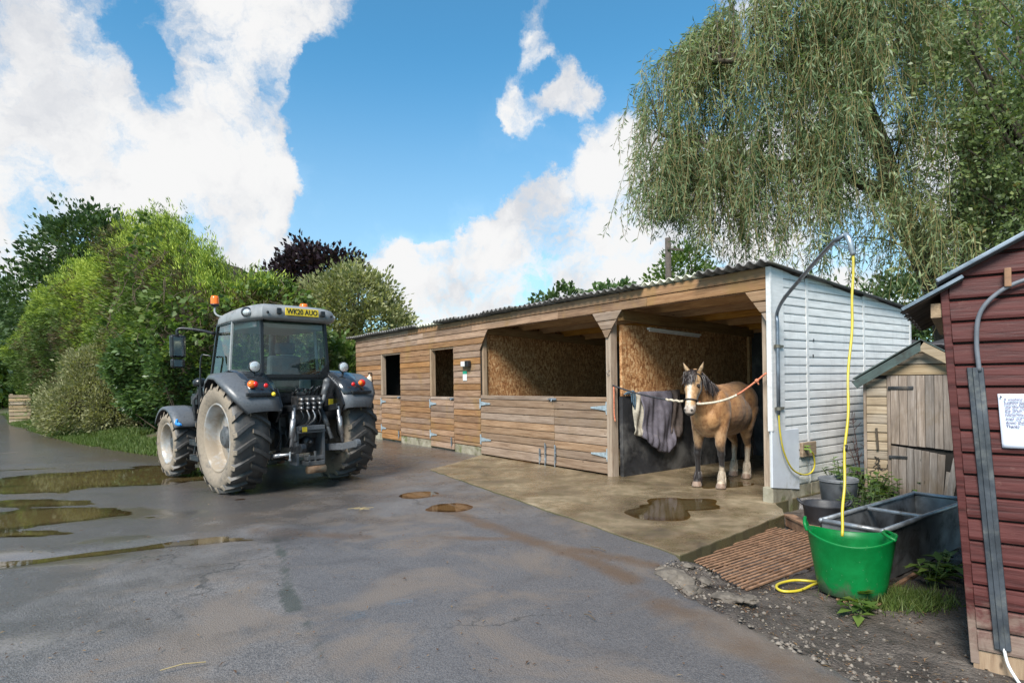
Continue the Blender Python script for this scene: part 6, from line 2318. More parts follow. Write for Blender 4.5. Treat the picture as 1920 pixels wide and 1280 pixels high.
def build_red_shed():
    base = gnd(1825, 1247, -0.12)
    w = Vector((0.80, -0.60, 0)).normalized()
    rot = math.atan2(w.y, w.x)
    S = empty('red_shed', (base.x, base.y, -0.12), rot)
    tag(S, 'weathered red timber shed leaning at the edge of the yard', 'shed')
    # local: x along the gable wall, y back (+), z up. The wall leans to the left with height.
    lean = Matrix(((1, 0, -0.055, 0), (0, 1, 0.0, 0), (0, 0, 1, 0), (0, 0, 0, 1)))
    Lx, Ly = 2.2, 2.4
    ztop0 = 2.16
    mb = MB()
    mb.box((0.01, 0.0, 0.0), (Lx, 0.05, ztop0), lean)
    mb.box((0.01, 0.05, 0.0), (0.06, Ly, ztop0 - 0.02), lean)
    mb.box((0.01, Ly - 0.05, 0.0), (Lx, Ly, ztop0), lean)
    mb.prism([(0.01, ztop0), (Lx, ztop0), (Lx, ztop0 + 0.60), (1.1, ztop0 + 0.60)], 0.0, 0.05, lean @ Matrix(((1, 0, 0, 0), (0, 0, 1, 0), (0, 1, 0, 0), (0, 0, 0, 1))))
    wall = mb.build('wall', M_DARKGAP, S)
    p = 0.1215
    k = 0
    slope = 0.55
    while k < 26:
        z0 = 0.10 + k * p
        z1 = z0 + p
        x0b = 0.03 if z0 < ztop0 - 0.02 else 0.03 + (z0 - ztop0) / slope
        x0t = 0.03 if z1 < ztop0 - 0.02 else 0.03 + (z1 - ztop0) / slope
        if x0t > 1.05:
            break
        board('red_board', wall, M_RED_T, x0b, Lx, z0, z1, x0t, Lx, lean, th=0.022, gap=0.007)
        k += 1
    mb = MB()
    mb.box((-0.01, -0.014, 0.02), (0.030, 0.02, ztop0 - 0.03), lean)
    mb.build('corner_trim', M_RED_T, wall, bevel=0.004)
    # plinth bearer
    mb = MB()
    mb.box((0.0, -0.012, -0.04), (Lx, 0.05, 0.098))
    mb.build('bearer', M_POST, S, bevel=0.005)
    # verge of the roof
    rf = MB()
    a = Vector((-0.14, -0.07, 2.135))
    b = Vector((1.1, -0.07, 2.135 + 1.24 * 0.55))
    top = MB()
    n = 10
    d = (b - a)
    ofs = Vector((0, 0, 0))
    for i in range(1):
        top.add([a + ofs, b + ofs, b + ofs + Vector((0, Ly + 0.2, 0)), a + ofs + Vector((0, Ly + 0.2, 0))], [(0, 1, 2, 3)])
    roof = top.build('roof', simple('felt_roof', (0.075, 0.075, 0.078), 0.85, 0, 0.3, 6, 0.3), S, solid=0.016)
    mb = MB()
    mb.bar(a + ofs + Vector((0.0, -0.012, 0.012)), b + ofs + Vector((0, -0.012, 0.012)), 0.022, 0.024)
    mb.build('verge_strip', M_PIPE, roof, bevel=0.006)
    # corrugated eave sheet with wavy lower edge
    rows = []
    nn = 70
    for f in (0.0, 0.5, 1.0):
        row = []
        for i in range(nn):
            y = -0.05 + 1.9 * i / (nn - 1)
            x = -0.30 + 0.28 * f + 0.02 * math.sin(i * 1.7) * (1 - f)
            row.append((x, y, 2.0 + 0.155 * f + 0.010 * math.cos(2 * math.pi * y / 0.076)))
        rows.append(row)
    MB().grid(rows).build('eave_sheet', simple('rusted_sheet', (0.065, 0.055, 0.05), 0.8, 0.2, 0.5, 9, 0.3, (0.13, 0.09, 0.06), 0.5), roof, smooth=True, solid=0.008)
    mb = MB().bar((-0.305, -0.06, 2.005), (-0.02, -0.06, 2.165), 0.016, 0.018)
    mb.build('sheet_edge', M_PIPE, roof)
    mb = MB().box((-0.17, 0.0, 1.95), (-0.12, 1.8, 2.03))
    mb.build('eave_rail', M_BEAM, roof)
    # flat grey capping over the cable
    c = MB()
    prof = [(-0.048, 0.0), (-0.044, -0.014), (-0.018, -0.018), (-0.014, -0.026), (0.014, -0.026), (0.018, -0.018), (0.044, -0.014), (0.048, 0.0)]
    vs = []
    for (zz, xx) in ((0.135, 0.135), (1.66, 0.118)):
        for (px_, py_) in prof:
            q = lean @ Vector((0, 0, zz))
            vs.append(Vector((xx + px_ * 0.78 + q.x * 1.0, -0.027 + py_, zz)))
    m_ = len(prof)
    c.add(vs, [(i, (i + 1) % m_, m_ + (i + 1) % m_, m_ + i) for i in range(m_)])
    c.build('cable_capping', M_FLASH, S)
    # grey cable from capping up and across, white flex at the foot
    pts = bez([(0.045, -0.045, 1.64), (0.035, -0.05, 1.80), (0.05, -0.055, 1.95), (0.12, -0.055, 2.05), (0.24, -0.055, 2.115), (0.5, -0.055, 2.17)], 40)
    MB().tube(pts, 0.012, 8).build('cable', simple('grey_cable', (0.13, 0.14, 0.16), 0.5), S, smooth=True)
    MB().tube(bez([(0.13, -0.045, 0.15), (0.15, -0.06, 0.06), (0.20, -0.10, -0.02), (0.23, -0.14, -0.06)], 14), 0.008, 8).build('white_flex', M_PLASTW, S, smooth=True)
    mb = MB().box((0.155, -0.075, 2.085), (0.185, -0.030, 2.185))
    mb.build('cable_clip', M_RUST, S, bevel=0.004)
    # notice
    N = empty('paper_notice', (base.x, base.y, -0.12), rot)
    q = lean @ Vector((0, 0, 1.35))
    x0, z0, z1 = 0.205, 1.225, 1.515
    rows = []
    for j in range(13):
        v = j / 12
        rows.append([(x0 + 0.215 * u + (lean @ Vector((0, 0, z0 + (z1 - z0) * v))).x - 0.0, -0.034 - 0.004 * math.sin(5 * u + 4 * v) - 0.008 * max(0, 0.35 - v) * math.sin(6 * u + 1), z0 + (z1 - z0) * v) for u in np.linspace(0, 1, 13)])
    sheet = MB().grid(rows).build('sheet', simple('laminated_paper', (0.66, 0.68, 0.78), 0.25, 0, 0.05, 4), N, smooth=True, solid=0.001)
    mtx = simple('print_ink', (0.08, 0.08, 0.15), 0.6)
    lines = ['If washing mud', 'bathing please', 'use the wash', 'the drain.', 'Otherwise it', 'goes out to', 'down there.', 'Thanks']
    for i, s in enumerate(lines):
        zz = z1 - 0.030 - i * 0.0205
        xx = x0 + 0.024 + (lean @ Vector((0, 0, zz))).x
        text_mesh('text_line', s, 0.0195, mtx, sheet, Matrix.Translation((xx, -0.0425, zz)) @ Matrix.Rotation(R(90), 4, 'X'), 'LEFT', 0.0003, 1.0, 0.0004)
    mb = MB().sphere((x0 + 0.014 + (lean @ Vector((0, 0, z1))).x, -0.042, z1 - 0.014), 0.005, 8, 6)
    mb.build('pin', M_BLACKPL, N)
    tag(N, 'white laminated notice pinned to the red shed boards', 'notice')


def build_small_shed():
    Y = 7.4
    X0 = (1618 - 960) / FPX * Y
    S = empty('garden_shed', (X0, Y, SZ), math.atan2(-0.6, 0.8))
    tag(S, 'small bare-timber shed with broken door against the white wall', 'shed')
    Wd, Dp, He, Ha = 1.20, 1.20, 1.62, 2.00
    m_pale = wood_mat('pale_weathered_board', (0.30, 0.230, 0.150), (0.165, 0.118, 0.075), (0.40, 0.325, 0.235), 'x', 0.75, 0.15, (0.17, 0.12, 0.07), 0.4)
    m_grey = wood_mat('grey_weathered_plank', (0.215, 0.172, 0.140), (0.105, 0.082, 0.066), (0.33, 0.285, 0.25), 'z', 0.8, 0.22, (0.13, 0.085, 0.04), 0.6)
    mb = MB()
    mb.box((0.012, 0.02, 0), (Wd - 0.012, 0.04, He))
    mb.box((0.012, 0.04, 0), (0.04, Dp, He))
    mb.box((Wd - 0.04, 0.04, 0), (Wd - 0.012, Dp, He))
    mb.box((0.012, Dp - 0.03, 0), (Wd - 0.012, Dp, He))
    mb.prism([(0.012, He), (Wd - 0.012, He), (Wd / 2, Ha - 0.02)], 0.02, Dp, Matrix(((1, 0, 0, 0), (0, 0, 1, 0), (0, 1, 0, 0), (0, 0, 0, 1))))
    wall = mb.build('wall', M_DARKGAP, S)
    MT = Matrix.Translation((0, 0.02, 0))
    # boards left of the door
    p = 0.1095
    z = 0.05
    while z < He - 0.12:
        board('board', wall, m_pale, 0.035, 0.246, z, z + p, None, None, MT, th=0.016)
        z += p
    z = He - 0.10
    zt = z + 0.11
    # gable boards
    for (za, zb) in ((1.62, 1.745), (1.745, 1.875), (1.875, 1.97)):
        f = lambda q: (q - He + 0.0) / (Ha - He) * Wd / 2 + 0.03
        board('gable_board', wall, m_pale, max(0.035, f(za)), Wd - max(0.035, f(za)), za, zb, max(0.035, f(zb)), Wd - max(0.035, f(zb)), MT, th=0.016)
    mb = MB()
    mb.box((0.0, -0.004, 0), (0.033, 0.03, He - 0.02))
    mb.build('corner_trim', m_grey, wall, bevel=0.003)
    mb = MB()
    mb.box((0.249, -0.006, 0.0), (0.284, 0.019, 1.615))
    mb.build('door_post', m_grey, wall, bevel=0.003)
    # upper door half of vertical planks
    x = 0.288
    dm = MB().box((0.29, 0.008, 0.79), (Wd - 0.05, 0.019, 1.60))
    up = dm.build('upper_door', M_DARKGAP, S)
    k = 0
    while x < Wd - 0.10:
        wdt = 0.086
        mb = MB()
        zt = 1.612
        zb = 0.795 - 0.075 * (x - 0.288) + random.uniform(-0.004, 0.004)
        mb.add([(x, -0.014, zb), (x + wdt - 0.004, -0.014, zb - 0.006), (x + wdt - 0.004, -0.014, zt), (x, -0.014, zt), (x, 0.007, zb), (x + wdt - 0.004, 0.007, zb - 0.006), (x + wdt - 0.004, 0.007, zt), (x, 0.007, zt)],
               [(0, 1, 2, 3), (7, 6, 5, 4), (0, 4, 5, 1), (1, 5, 6, 2), (2, 6, 7, 3), (3, 7, 4, 0)])
        mb.build('plank', m_grey, up, bevel=0.002)
        x += wdt
    # lower half, sagging, last planks broken
    mb = MB().box((0.30, 0.006, 0.05), (0.66, 0.014, 0.70))
    lo = mb.build('lower_door', M_DARKGAP, S)
    x = 0.288
    k = 0
    tops = [0.775, 0.765, 0.755, 0.742, 0.73, 0.715, 0.70, 0.50, 0.66]
    for k in range(9):
        wdt = 0.076
        zt = tops[k]
        tl = 0.006 * k
        mb = MB()
        xb = x - 0.012 * max(0, k - 3)
        if k == 8:
            xb -= 0.05
        mb.add([(xb, -0.020 - tl, 0.01), (xb + wdt - 0.004, -0.020 - tl, 0.01), (x + wdt - 0.004, -0.02, zt - 0.01), (x, -0.02, zt), (xb, 0.0 - tl, 0.01), (xb + wdt - 0.004, 0.0 - tl, 0.01), (x + wdt - 0.004, 0.0, zt - 0.01), (x, 0.0, zt)],
               [(0, 1, 2, 3), (7, 6, 5, 4), (0, 4, 5, 1), (1, 5, 6, 2), (2, 6, 7, 3), (3, 7, 4, 0)])
        mb.build('plank', m_grey, lo, bevel=0.002)
        x += wdt if k != 7 else wdt - 0.01
    for zz, L, par in ((1.47, 0.24, up), (0.64, 0.17, lo)):
        mb = MB().box((0.262, -0.030, zz - 0.018), (0.28 + L, -0.024, zz + 0.018))
        mb.build('strap_hinge', M_IRON, par, bevel=0.003)
    # broken hasp
    mb = MB().bar((0.135, -0.01, 0.98), (0.15, -0.012, 0.72), 0.03, 0.02)
    mb.build('hasp', simple('dark_oak_peg', (0.06, 0.045, 0.03), 0.8), wall)
    # creeping dead ivy stems on the boards
    mb = MB()
    for k in range(14):
        a = Vector((0.06 + random.random() * 0.15, -0.006, 0.28 + random.random() * 0.28))
        pts = [a]
        for q in range(3):
            a = a + Vector((random.uniform(-0.05, 0.05), 0, random.uniform(-0.05, 0.05)))
            pts.append(a)
        mb.tube(bez(pts, 6), 0.004, 4)
    mb = mb.build('dead_creeper', simple('dead_stem', (0.035, 0.028, 0.022), 0.9), wall)
    mb['kind'] = 'stuff'
    # roof
    ov = 0.10
    ang = math.atan2(Ha - He, Wd / 2)
    rows = []
    for (xx, zz) in ((-0.10, He - 0.06), (Wd / 2, Ha + 0.012), (Wd + 0.10, He - 0.06)):
        rows.append([(xx, -0.10, zz + 0.02), (xx, Dp + 0.04, zz + 0.02)])
    mfelt = simple('green_roof_felt', (0.048, 0.072, 0.066), 0.75, 0, 0.3, 9, 0.3, (0.03, 0.035, 0.03), 0.4)
    roof = MB().grid(rows).build('roof', mfelt, S, solid=0.016)
    mb = MB()
    mb.add([(-0.11, -0.118, He - 0.075), (Wd / 2 - 0.002, -0.118, Ha + 0.0), (Wd / 2 - 0.002, -0.118, Ha - 0.105), (-0.05, -0.118, He - 0.155),
            (-0.11, -0.101, He - 0.075), (Wd / 2 - 0.002, -0.101, Ha + 0.0), (Wd / 2 - 0.002, -0.101, Ha - 0.105), (-0.05, -0.101, He - 0.155)],
           [(0, 1, 2, 3), (7, 6, 5, 4), (0, 4, 5, 1), (1, 5, 6, 2), (2, 6, 7, 3), (3, 7, 4, 0)])
    mb.build('felt_edge', mfelt, roof)
    mb = MB()
    mb.bar((Wd / 2 + 0.002, -0.108, Ha - 0.045), (Wd + 0.08, -0.108, He - 0.115), 0.018, 0.10)
    mb.build('barge_board', m_pale, roof, bevel=0.003)
    # dark timber outhouse behind, only its corner shows
    S2 = empty('dark_outhouse', (6.55, 9.2, SZ), R(-20))
    mb = MB().box((0.0, 0.0, 0.0), (2.2, 0.10, 2.02))
    wl = mb.build('wall', M_DARKGAP, S2)
    md = wood_mat('black_weatherboard', (0.030, 0.027, 0.025), (0.014, 0.012, 0.011), (0.055, 0.05, 0.047), 'x', 0.75, 0.2)
    for k in range(14):
        board('board', wl, md, 0.0, 2.2, 0.06 + k * 0.14, 0.06 + (k + 1) * 0.14)
    rows = [[(-0.2 + 2.6 * i / 30, y, 2.05 + 0.10 * math.sin(i * 0.9) * 0.3 + 0.16 * (y > 0.5)) for i in range(31)] for y in (-0.22, 0.3, 1.4)]
    MB().grid(rows).build('roof', simple('old_felt_sheet', (0.085, 0.075, 0.080), 0.8, 0, 0.4, 6, 0.3), S2, smooth=True, solid=0.02)
    tag(S2, 'black weatherboarded outhouse corner behind the small bare shed', 'outhouse')


def build_wash_arm():
    e = empty('wash_boom')
    c = lambda x, y, z: st2w(x, y, z)
    tip = at(1600, 478, 5.0)
    peak = at(1585, 441, 5.05)
    elbow0 = at(1570, 449, 5.10)
    pts = [c(0.060, 0.055, 1.06), c(0.060, 0.055, 1.6), c(0.060, 0.055, 2.16), c(0.066, 0.045, 2.28), at(1470, 560, 6.85), at(1500, 524, 6.45), at(1535, 484, 5.75), at(1562, 455, 5.25), elbow0, peak, at(1593, 452, 5.0), tip]
    P = pts[:3] + bez(pts[2:], 60)[1:]
    cut = len(P) - 14
    MB().tube(P[:cut + 1], 0.021, 10).build('pipe', M_PIPE, e, smooth=True)
    MB().tube(P[cut:], 0.024, 10).build('elbow', M_GALV, e, smooth=True)
    MB().bar(at(1566, 457, 5.15), at(1597, 468, 5.0), 0.014, 0.022).build('brace', M_GALV, e)
    for z in (1.13, 1.88):
        mb = MB()
        p, q = c(0.034, 0.02, z), c(0.034, 0.20, z)
        mb.box((0.031, 0.02, z - 0.016), (0.042, 0.22, z + 0.016), Matrix.Translation((SO[0], SO[1], 0)) @ Matrix.Rotation(ST_ROT, 4, 'Z'))
        mb.lathe([(0.024, z - 0.02), (0.030, z - 0.02), (0.030, z + 0.02), (0.024, z + 0.02)], 14, Matrix.Translation((c(0.06, 0.055, 0).x, c(0.06, 0.055, 0).y, 0)), closed=True)
        mb.build('pipe_clip', simple('aged_bracket', (0.16, 0.15, 0.12), 0.6, 0.5), e)
    tag(e, 'bent steel wash boom pipe clamped to the white wall corner', 'wash boom')
    # hose hanging from the boom into the green tub
    b = at(1578, 1005, 4.40)
    mid = at(1589, 760, 4.72)
    pts = bez([tip + Vector((0, 0, 0.02)), at(1597, 600, 4.92), mid, at(1583, 900, 4.55), b], 60)
    hang = empty('yellow_hose')
    MB().tube([p + Vector((0.006 * math.sin(i * 0.45), 0.005 * math.sin(i * 0.31 + 1), 0)) * min(1, i / 6) for i, p in enumerate(pts)], 0.0105, 10).build('hanging_length', M_HOSE, hang, smooth=True)
    MB().tube([at(1586, 834, 4.63), at(1585, 846, 4.62)], 0.014, 10).build('tape', M_BLACKPL, hang, smooth=True)
    # coil in the tub and loop on the ground
    TUB = Vector((2.47, 4.40, 0))
    coil = []
    for i in range(60):
        a = i / 59 * 2 * math.pi * 2.1
        r_ = 0.165 - 0.02 * math.sin(a * 0.5)
        coil.append(TUB + Vector((r_ * math.cos(a), r_ * math.sin(a) * 0.9, 0.10 + 0.012 * i / 10 + 0.01 * math.sin(a))))
    MB().tube(coil, 0.0115, 8).build('coil', M_HOSE, hang, smooth=True)
    tag(hang, 'yellow hose hanging from the wash boom into the green tub', 'hose')
    lp = [gnd(1545, 1094, SZ), gnd(1524, 1092, SZ + .02), gnd(1490, 1090, SZ + .02), gnd(1462, 1096, SZ + .02), gnd(1456, 1104, SZ + .02), gnd(1470, 1111, SZ + .02), gnd(1500, 1109, SZ + .02), gnd(1528, 1097, SZ + .02), gnd(1548, 1096, SZ + .02)]
    zz = [p + Vector((0, 0, 0.012)) for p in lp]
    o = MB().tube(bez(zz, 40), 0.0105, 8).build('hose_loop', M_HOSE, None, smooth=True)
    tag(o, 'yellow hose loop lying on the soil beside the green tub', 'hose')
    # supply hose on the white wall
    w = lambda s, z, o_=0.045: st2w(o_, s, z)
    pts = bez([st2w(0.06, 0.055, 1.08), st2w(0.062, 0.075, 0.85), st2w(0.06, 0.16, 0.60), st2w(0.06, 0.34, 0.38), st2w(0.07, 0.58, 0.285), st2w(0.08, 0.76, 0.30), st2w(0.10, 0.80, 0.40), st2w(0.12, 0.73, 0.53), st2w(0.135, 0.645, 0.575)], 60)
    o = MB().tube(pts, 0.0105, 10).build('supply_hose', M_HOSE, None, smooth=True)
    tag(o, 'yellow supply hose looped on the white wall to the tap', 'hose')


def build_tubs():
    # green tub, oval rim with two handles
    T = empty('green_tub', (2.47, 4.40, -0.086), R(-28))
    m, t, bs, out = newmat('green_rubber')
    co = obco(t)
    sx = t.new('ShaderNodeSeparateXYZ')
    t.link(co, sx.inputs[0])
    n = t.noise(co, 7.0, 6.0, 0.7, 0.5)
    c = t.mix(t.mapr(n, 0.35, 0.7), (0.001, 0.125, 0.026), (0.002, 0.170, 0.040))
    lowm = t.mapr(t.math('ADD', sx.outputs['Z'], t.math('MULTIPLY', t.math('SUBTRACT', n, 0.5), 0.45)), 0.13, 0.0)
    c = t.mix(t.math('MULTIPLY', lowm, 0.7), c, (0.085, 0.10, 0.07))
    sp = t.voro(co, 26.0)
    c = t.mix(t.mapr(sp, 0.04, 0.10, 0.5, 0.0), c, (0.20, 0.32, 0.20))
    t.val(bs.inputs['Base Color'], c)
    bs.inputs['Roughness'].default_value = 0.42
    bs.inputs['Specular IOR Level'].default_value = 0.3
    t.val(bs.inputs['Normal'], t.bump(t.noise(t.scalev(co, (1, 1, 40)), 2.0, 2.0), 0.08, 0.004))
    prof = [(0.225, 0.0), (0.245, 0.012), (0.265, 0.10), (0.290, 0.24), (0.318, 0.405), (0.326, 0.418), (0.322, 0.428), (0.312, 0.424), (0.300, 0.36), (0.278, 0.20), (0.255, 0.05), (0.235, 0.022), (0.02, 0.018)]
    mb = MB()
    n_ = 56
    vs, fs = [], []
    for (rr, zz) in prof:
        for k in range(n_):
            a = 2 * math.pi * k / n_
            ex = 0.88 + 0.05 * zz
            ey = 0.76 - 0.08 * zz
            sag = 0.030 * math.cos(2 * a) * (zz / 0.42) ** 2
            vs.append((rr * ex * math.cos(a), rr * ey * math.sin(a), zz + sag))
    for i in range(len(prof) - 1):
        for k in range(n_):
            fs.append((i * n_ + k, i * n_ + (k + 1) % n_, (i + 1) * n_ + (k + 1) % n_, (i + 1) * n_ + k))
    fs.append(tuple(range(n_ - 1, -1, -1)))
    mb.add(vs, fs)
    mb.build('body', m, T, smooth=True)
    for s in (-1, 1):
        if s < 0:
            p = [(s * 0.284, -0.075, 0.445), (s * 0.300, -0.065, 0.495), (s * 0.300, 0.0, 0.525), (s * 0.300, 0.065, 0.495), (s * 0.284, 0.075, 0.445)]
        else:
            p = [(s * 0.275, -0.10, 0.435), (s * 0.23, -0.08, 0.455), (s * 0.205, 0.0, 0.462), (s * 0.23, 0.08, 0.455), (s * 0.275, 0.10, 0.435)]
        MB().tube(bez(p, 20), 0.013, 8).build('handle', m, T, smooth=True)
    tag(T, 'bright green flexible tub with hose coil in front of the trough', 'tub')
    # black bucket
    B = empty('black_bucket', (3.17, 6.12, SZ + 0.02), R(-20))
    mblk = simple('scuffed_black_rubber', (0.026, 0.026, 0.030), 0.55, 0, 0.35, 8, 0.15, (0.085, 0.082, 0.08), 0.4)
    mb = MB().lathe([(0.02, 0.0), (0.150, 0.0), (0.162, 0.02), (0.200, 0.28), (0.211, 0.295), (0.207, 0.305), (0.192, 0.295), (0.152, 0.03), (0.02, 0.025)], 40)
    mb.build('body', mblk, B, smooth=True)
    for s in (-1, 1):
        MB().tube(bez([(s * 0.200, -0.05, 0.29), (s * 0.240, -0.04, 0.33), (s * 0.240, 0.04, 0.33), (s * 0.200, 0.05, 0.29)], 14), 0.012, 8).build('handle', mblk, B, smooth=True)
    tag(B, 'black rubber bucket against the white wall base', 'bucket')
    G = empty('grey_bin', (3.74, 6.90, SZ + 0.02), 0.3)
    mg = simple('grey_bin_plastic', (0.13, 0.135, 0.145), 0.5, 0, 0.25, 6, 0.05, (0.07, 0.07, 0.06), 0.3)
    MB().lathe([(0.02, 0.0), (0.16, 0.0), (0.20, 0.40), (0.212, 0.42), (0.20, 0.43), (0.188, 0.41), (0.15, 0.03), (0.02, 0.02)], 32).build('body', mg, G, smooth=True)
    MB().tube([(0.205 * math.cos(a), 0.205 * math.sin(a), 0.40) for a in np.linspace(0, 6.283, 30)], 0.008, 6).build('rim', mg, G, smooth=True)
    tag(G, 'grey plastic bin under leaves behind the black bucket', 'bin')


def build_trough():
    base = Vector((2.56, 4.99))
    rot = math.atan2(SB[1], SB[0])
    T = empty('water_trough', (2.56, 4.99, SZ), rot)      # local x along b (away), y = +left ; trough spans y from 0 to -0.47
    L, Wd, He = 1.86, 0.47, 0.415
    mg = simple('aged_galvanised_sheet', (0.20, 0.205, 0.21), 0.45, 0.45, 0.3, 5, 0.1, (0.055, 0.052, 0.05), 0.5, 0.5, 2.2)
    mg2 = simple('galvanised_rim', (0.30, 0.32, 0.34), 0.42, 0.6, 0.25, 8, 0.05, (0.14, 0.13, 0.12), 0.4, 0.5, 4.0)
    tb = 0.03
    outb = [(tb, -tb), (L - tb, -tb), (L - tb, -Wd + tb), (tb, -Wd + tb)]
    outt = [(0, 0), (L, 0), (L, -Wd), (0, -Wd)]
    mb = MB()
    e = 0.008
    vs = [(x, y, 0.0) for x, y in outb] + [(x, y, He) for x, y in outt]
    inb = [(tb + e, -tb - e), (L - tb - e, -tb - e), (L - tb - e, -Wd + tb + e), (tb + e, -Wd + tb + e)]
    intp = [(e, -e), (L - e, -e), (L - e, -Wd + e), (e, -Wd + e)]
    vs += [(x, y, 0.02) for x, y in inb] + [(x, y, He) for x, y in intp]
    fs = [(0, 1, 2, 3)] + [(i, (i + 1) % 4, 4 + (i + 1) % 4, 4 + i) for i in range(4)] + [(8, 9, 10, 11)] + [(8 + i, 8 + (i + 1) % 4, 12 + (i + 1) % 4, 12 + i) for i in range(4)] + [(4 + i, 4 + (i + 1) % 4, 12 + (i + 1) % 4, 12 + i) for i in range(4)]
    mb.add(vs, fs)
    mb.build('tank', mg, T)
    r = 0.020
    cs = [(0, 0), (L, 0), (L, -Wd), (0, -Wd)]
    for i in range(4):
        (xa, ya), (xb, yb) = cs[i], cs[(i + 1) % 4]
        MB().tube([(xa, ya, He + 0.004), (xb, yb, He + 0.004)], r, 10).build('rim', mg2, T, smooth=True)
    for k, (xa, ya) in enumerate(cs):
        MB().sphere((xa, ya, He + 0.004), r * 1.12, 10, 8).build('rim_corner', mg2, T, smooth=True)
    MB().bar((L * 0.44, 0, He - 0.005), (L * 0.44, -Wd, He - 0.005), 0.045, 0.03).build('cross_bar', mg2, T, bevel=0.01)
    MB().box((0.06, -Wd + 0.05, 0.045), (L - 0.06, -0.05, 0.05)).build('dregs', simple('trough_dregs', (0.03, 0.028, 0.022), 0.35), T)
    tag(T, 'long galvanised water trough with tubular rim beside the red shed', 'trough')


def build_grates():
    # rusty bar grate, bars run along b; local x = b, local y = a
    rot = math.atan2(SB[1], SB[0])

    def grate(t0, t1, s_l, s_r, nb, label, skew):
        G = empty('drain_grate', (SO[0], SO[1], -0.092), rot)
        for k in range(nb):
            tt = t0 + (t1 - t0) * k / (nb - 1)
            sl = s_l + skew * k / (nb - 1)
            mb = MB()
            mb.box((sl, tt - 0.0095, -0.012 + random.uniform(-0.002, 0.002)), (s_r + random.uniform(-0.01, 0.01), tt + 0.0095, 0.0 + random.uniform(-0.002, 0.003)))
            mb.build('bar', M_RUST, G, bevel=0.003)
        for f in (0.12, 0.38, 0.62, 0.88):
            ss = s_l + skew * 0.5 + (s_r - s_l - skew * 0.5) * f
            mb = MB().box((ss - 0.012, min(t0, t1) - 0.0, -0.040), (ss + 0.012, max(t0, t1) + 0.0, -0.014))
            mb.build('cross_member', M_RUST, G)
        tag(G, label, 'grate', 'rusty drain grates')
    grate(-0.42, -1.035, -2.30, -0.72, 14, 'wide rusty bar grate beside the concrete slab edge', -0.22)
    grate(-1.085, -1.36, -2.58, -1.20, 7, 'narrow rusty bar grate nearer the green tub', -0.10)
    # a third one, mostly under tub and trough
    grate(-1.88, -2.10, -2.36, -1.75, 5, 'rusty bar grate lying under the green tub', -0.05)
    e = empty('channel_iron', (SO[0], SO[1], 0), rot)
    mb = MB()
    a, b = gnd(1478, 962, 0.0), gnd(1528, 985, 0.02)
    M = (Matrix.Translation((SO[0], SO[1], 0)) @ Matrix.Rotation(rot, 4, 'Z')).inverted()
    a, b = M @ a, M @ b
    mb.bar(a + Vector((0, 0, -0.02)), b + Vector((0, 0, -0.02)), 0.11, 0.025)
    mb.build('web', M_RUST, e, bevel=0.003)
    mb = MB().bar(a + Vector((0.045, 0, -0.075)), b + Vector((0.045, 0, -0.075)), 0.018, 0.11)
    mb.build('flange', M_RUST, e, bevel=0.003)
    mb = MB().bar(a + Vector((-0.045, 0, -0.075)), b + Vector((-0.045, 0, -0.075)), 0.018, 0.11)
    mb.build('flange', M_RUST, e, bevel=0.003)
    tag(e, 'rusty channel iron at the corner of the slab by the bucket', 'iron channel')
    # long thin rusty bar on the soil
    o = MB().bar(gnd(1655, 1112, SZ + 0.012), gnd(1722, 1072, SZ + 0.012), 0.03, 0.02).build('iron_bar', M_RUST, None)
    tag(o, 'loose rusty bar lying beside the trough foot', 'bar')


def build_stones():
    m = simple('rubble_stone', (0.125, 0.105, 0.085), 0.85, 0, 0.4, 9, 0.5, (0.07, 0.058, 0.048), 0.5, 0.4, 4.0)
    spots = [(1262, 1085, 0.15, 'flat broken kerb stone at the slab corner'), (1250, 1072, 0.10, 'grey lump of rubble beside the slab corner'), (1298, 1108, 0.075, 'rounded stone in the mud below the slab corner'), (1366, 1122, 0.085, 'pale square stone half sunk in the mud'), (1404, 1124, 0.07, 'white-topped stone half sunk in the mud'), (1322, 1090, 0.05, 'small stone near the grate end'), (1288, 1062, 0.06, 'small stone touching the slab edge')]
    rr = np.random.default_rng(4)
    for i, (px, py, s, lb) in enumerate(spots):
        p = gnd(px, py, -0.06)
        bm = bmesh.new()
        bmesh.ops.create_icosphere(bm, subdivisions=3, radius=1.0)
        sc = Vector((s * rr.uniform(0.9, 1.3), s * rr.uniform(0.7, 1.0), s * rr.uniform(0.35, 0.5)))
        off = rr.random(3) * 10
        for v in bm.verts:
            from mathutils import noise as mn
            k = 1 + 0.45 * mn.noise(v.co * 1.1 + Vector(off)) + 0.22 * mn.noise(v.co * 2.6 + Vector(off)) + 0.14 * mn.noise(v.co * 6 + Vector(off))
            v.co = Vector((v.co.x * sc.x * k, v.co.y * sc.y * k, v.co.z * sc.z * k))
        me = bpy.data.meshes.new('stone')
        bm.to_mesh(me)
        bm.free()
        me.materials.append(m)
        o = bpy.data.objects.new('stone', me)
        COL.objects.link(o)
        o.location = (p.x, p.y, -0.055)
        o.rotation_euler = (0, 0, rr.random() * 6)
        tag(o, lb, 'stone', 'rubble stones by the slab')


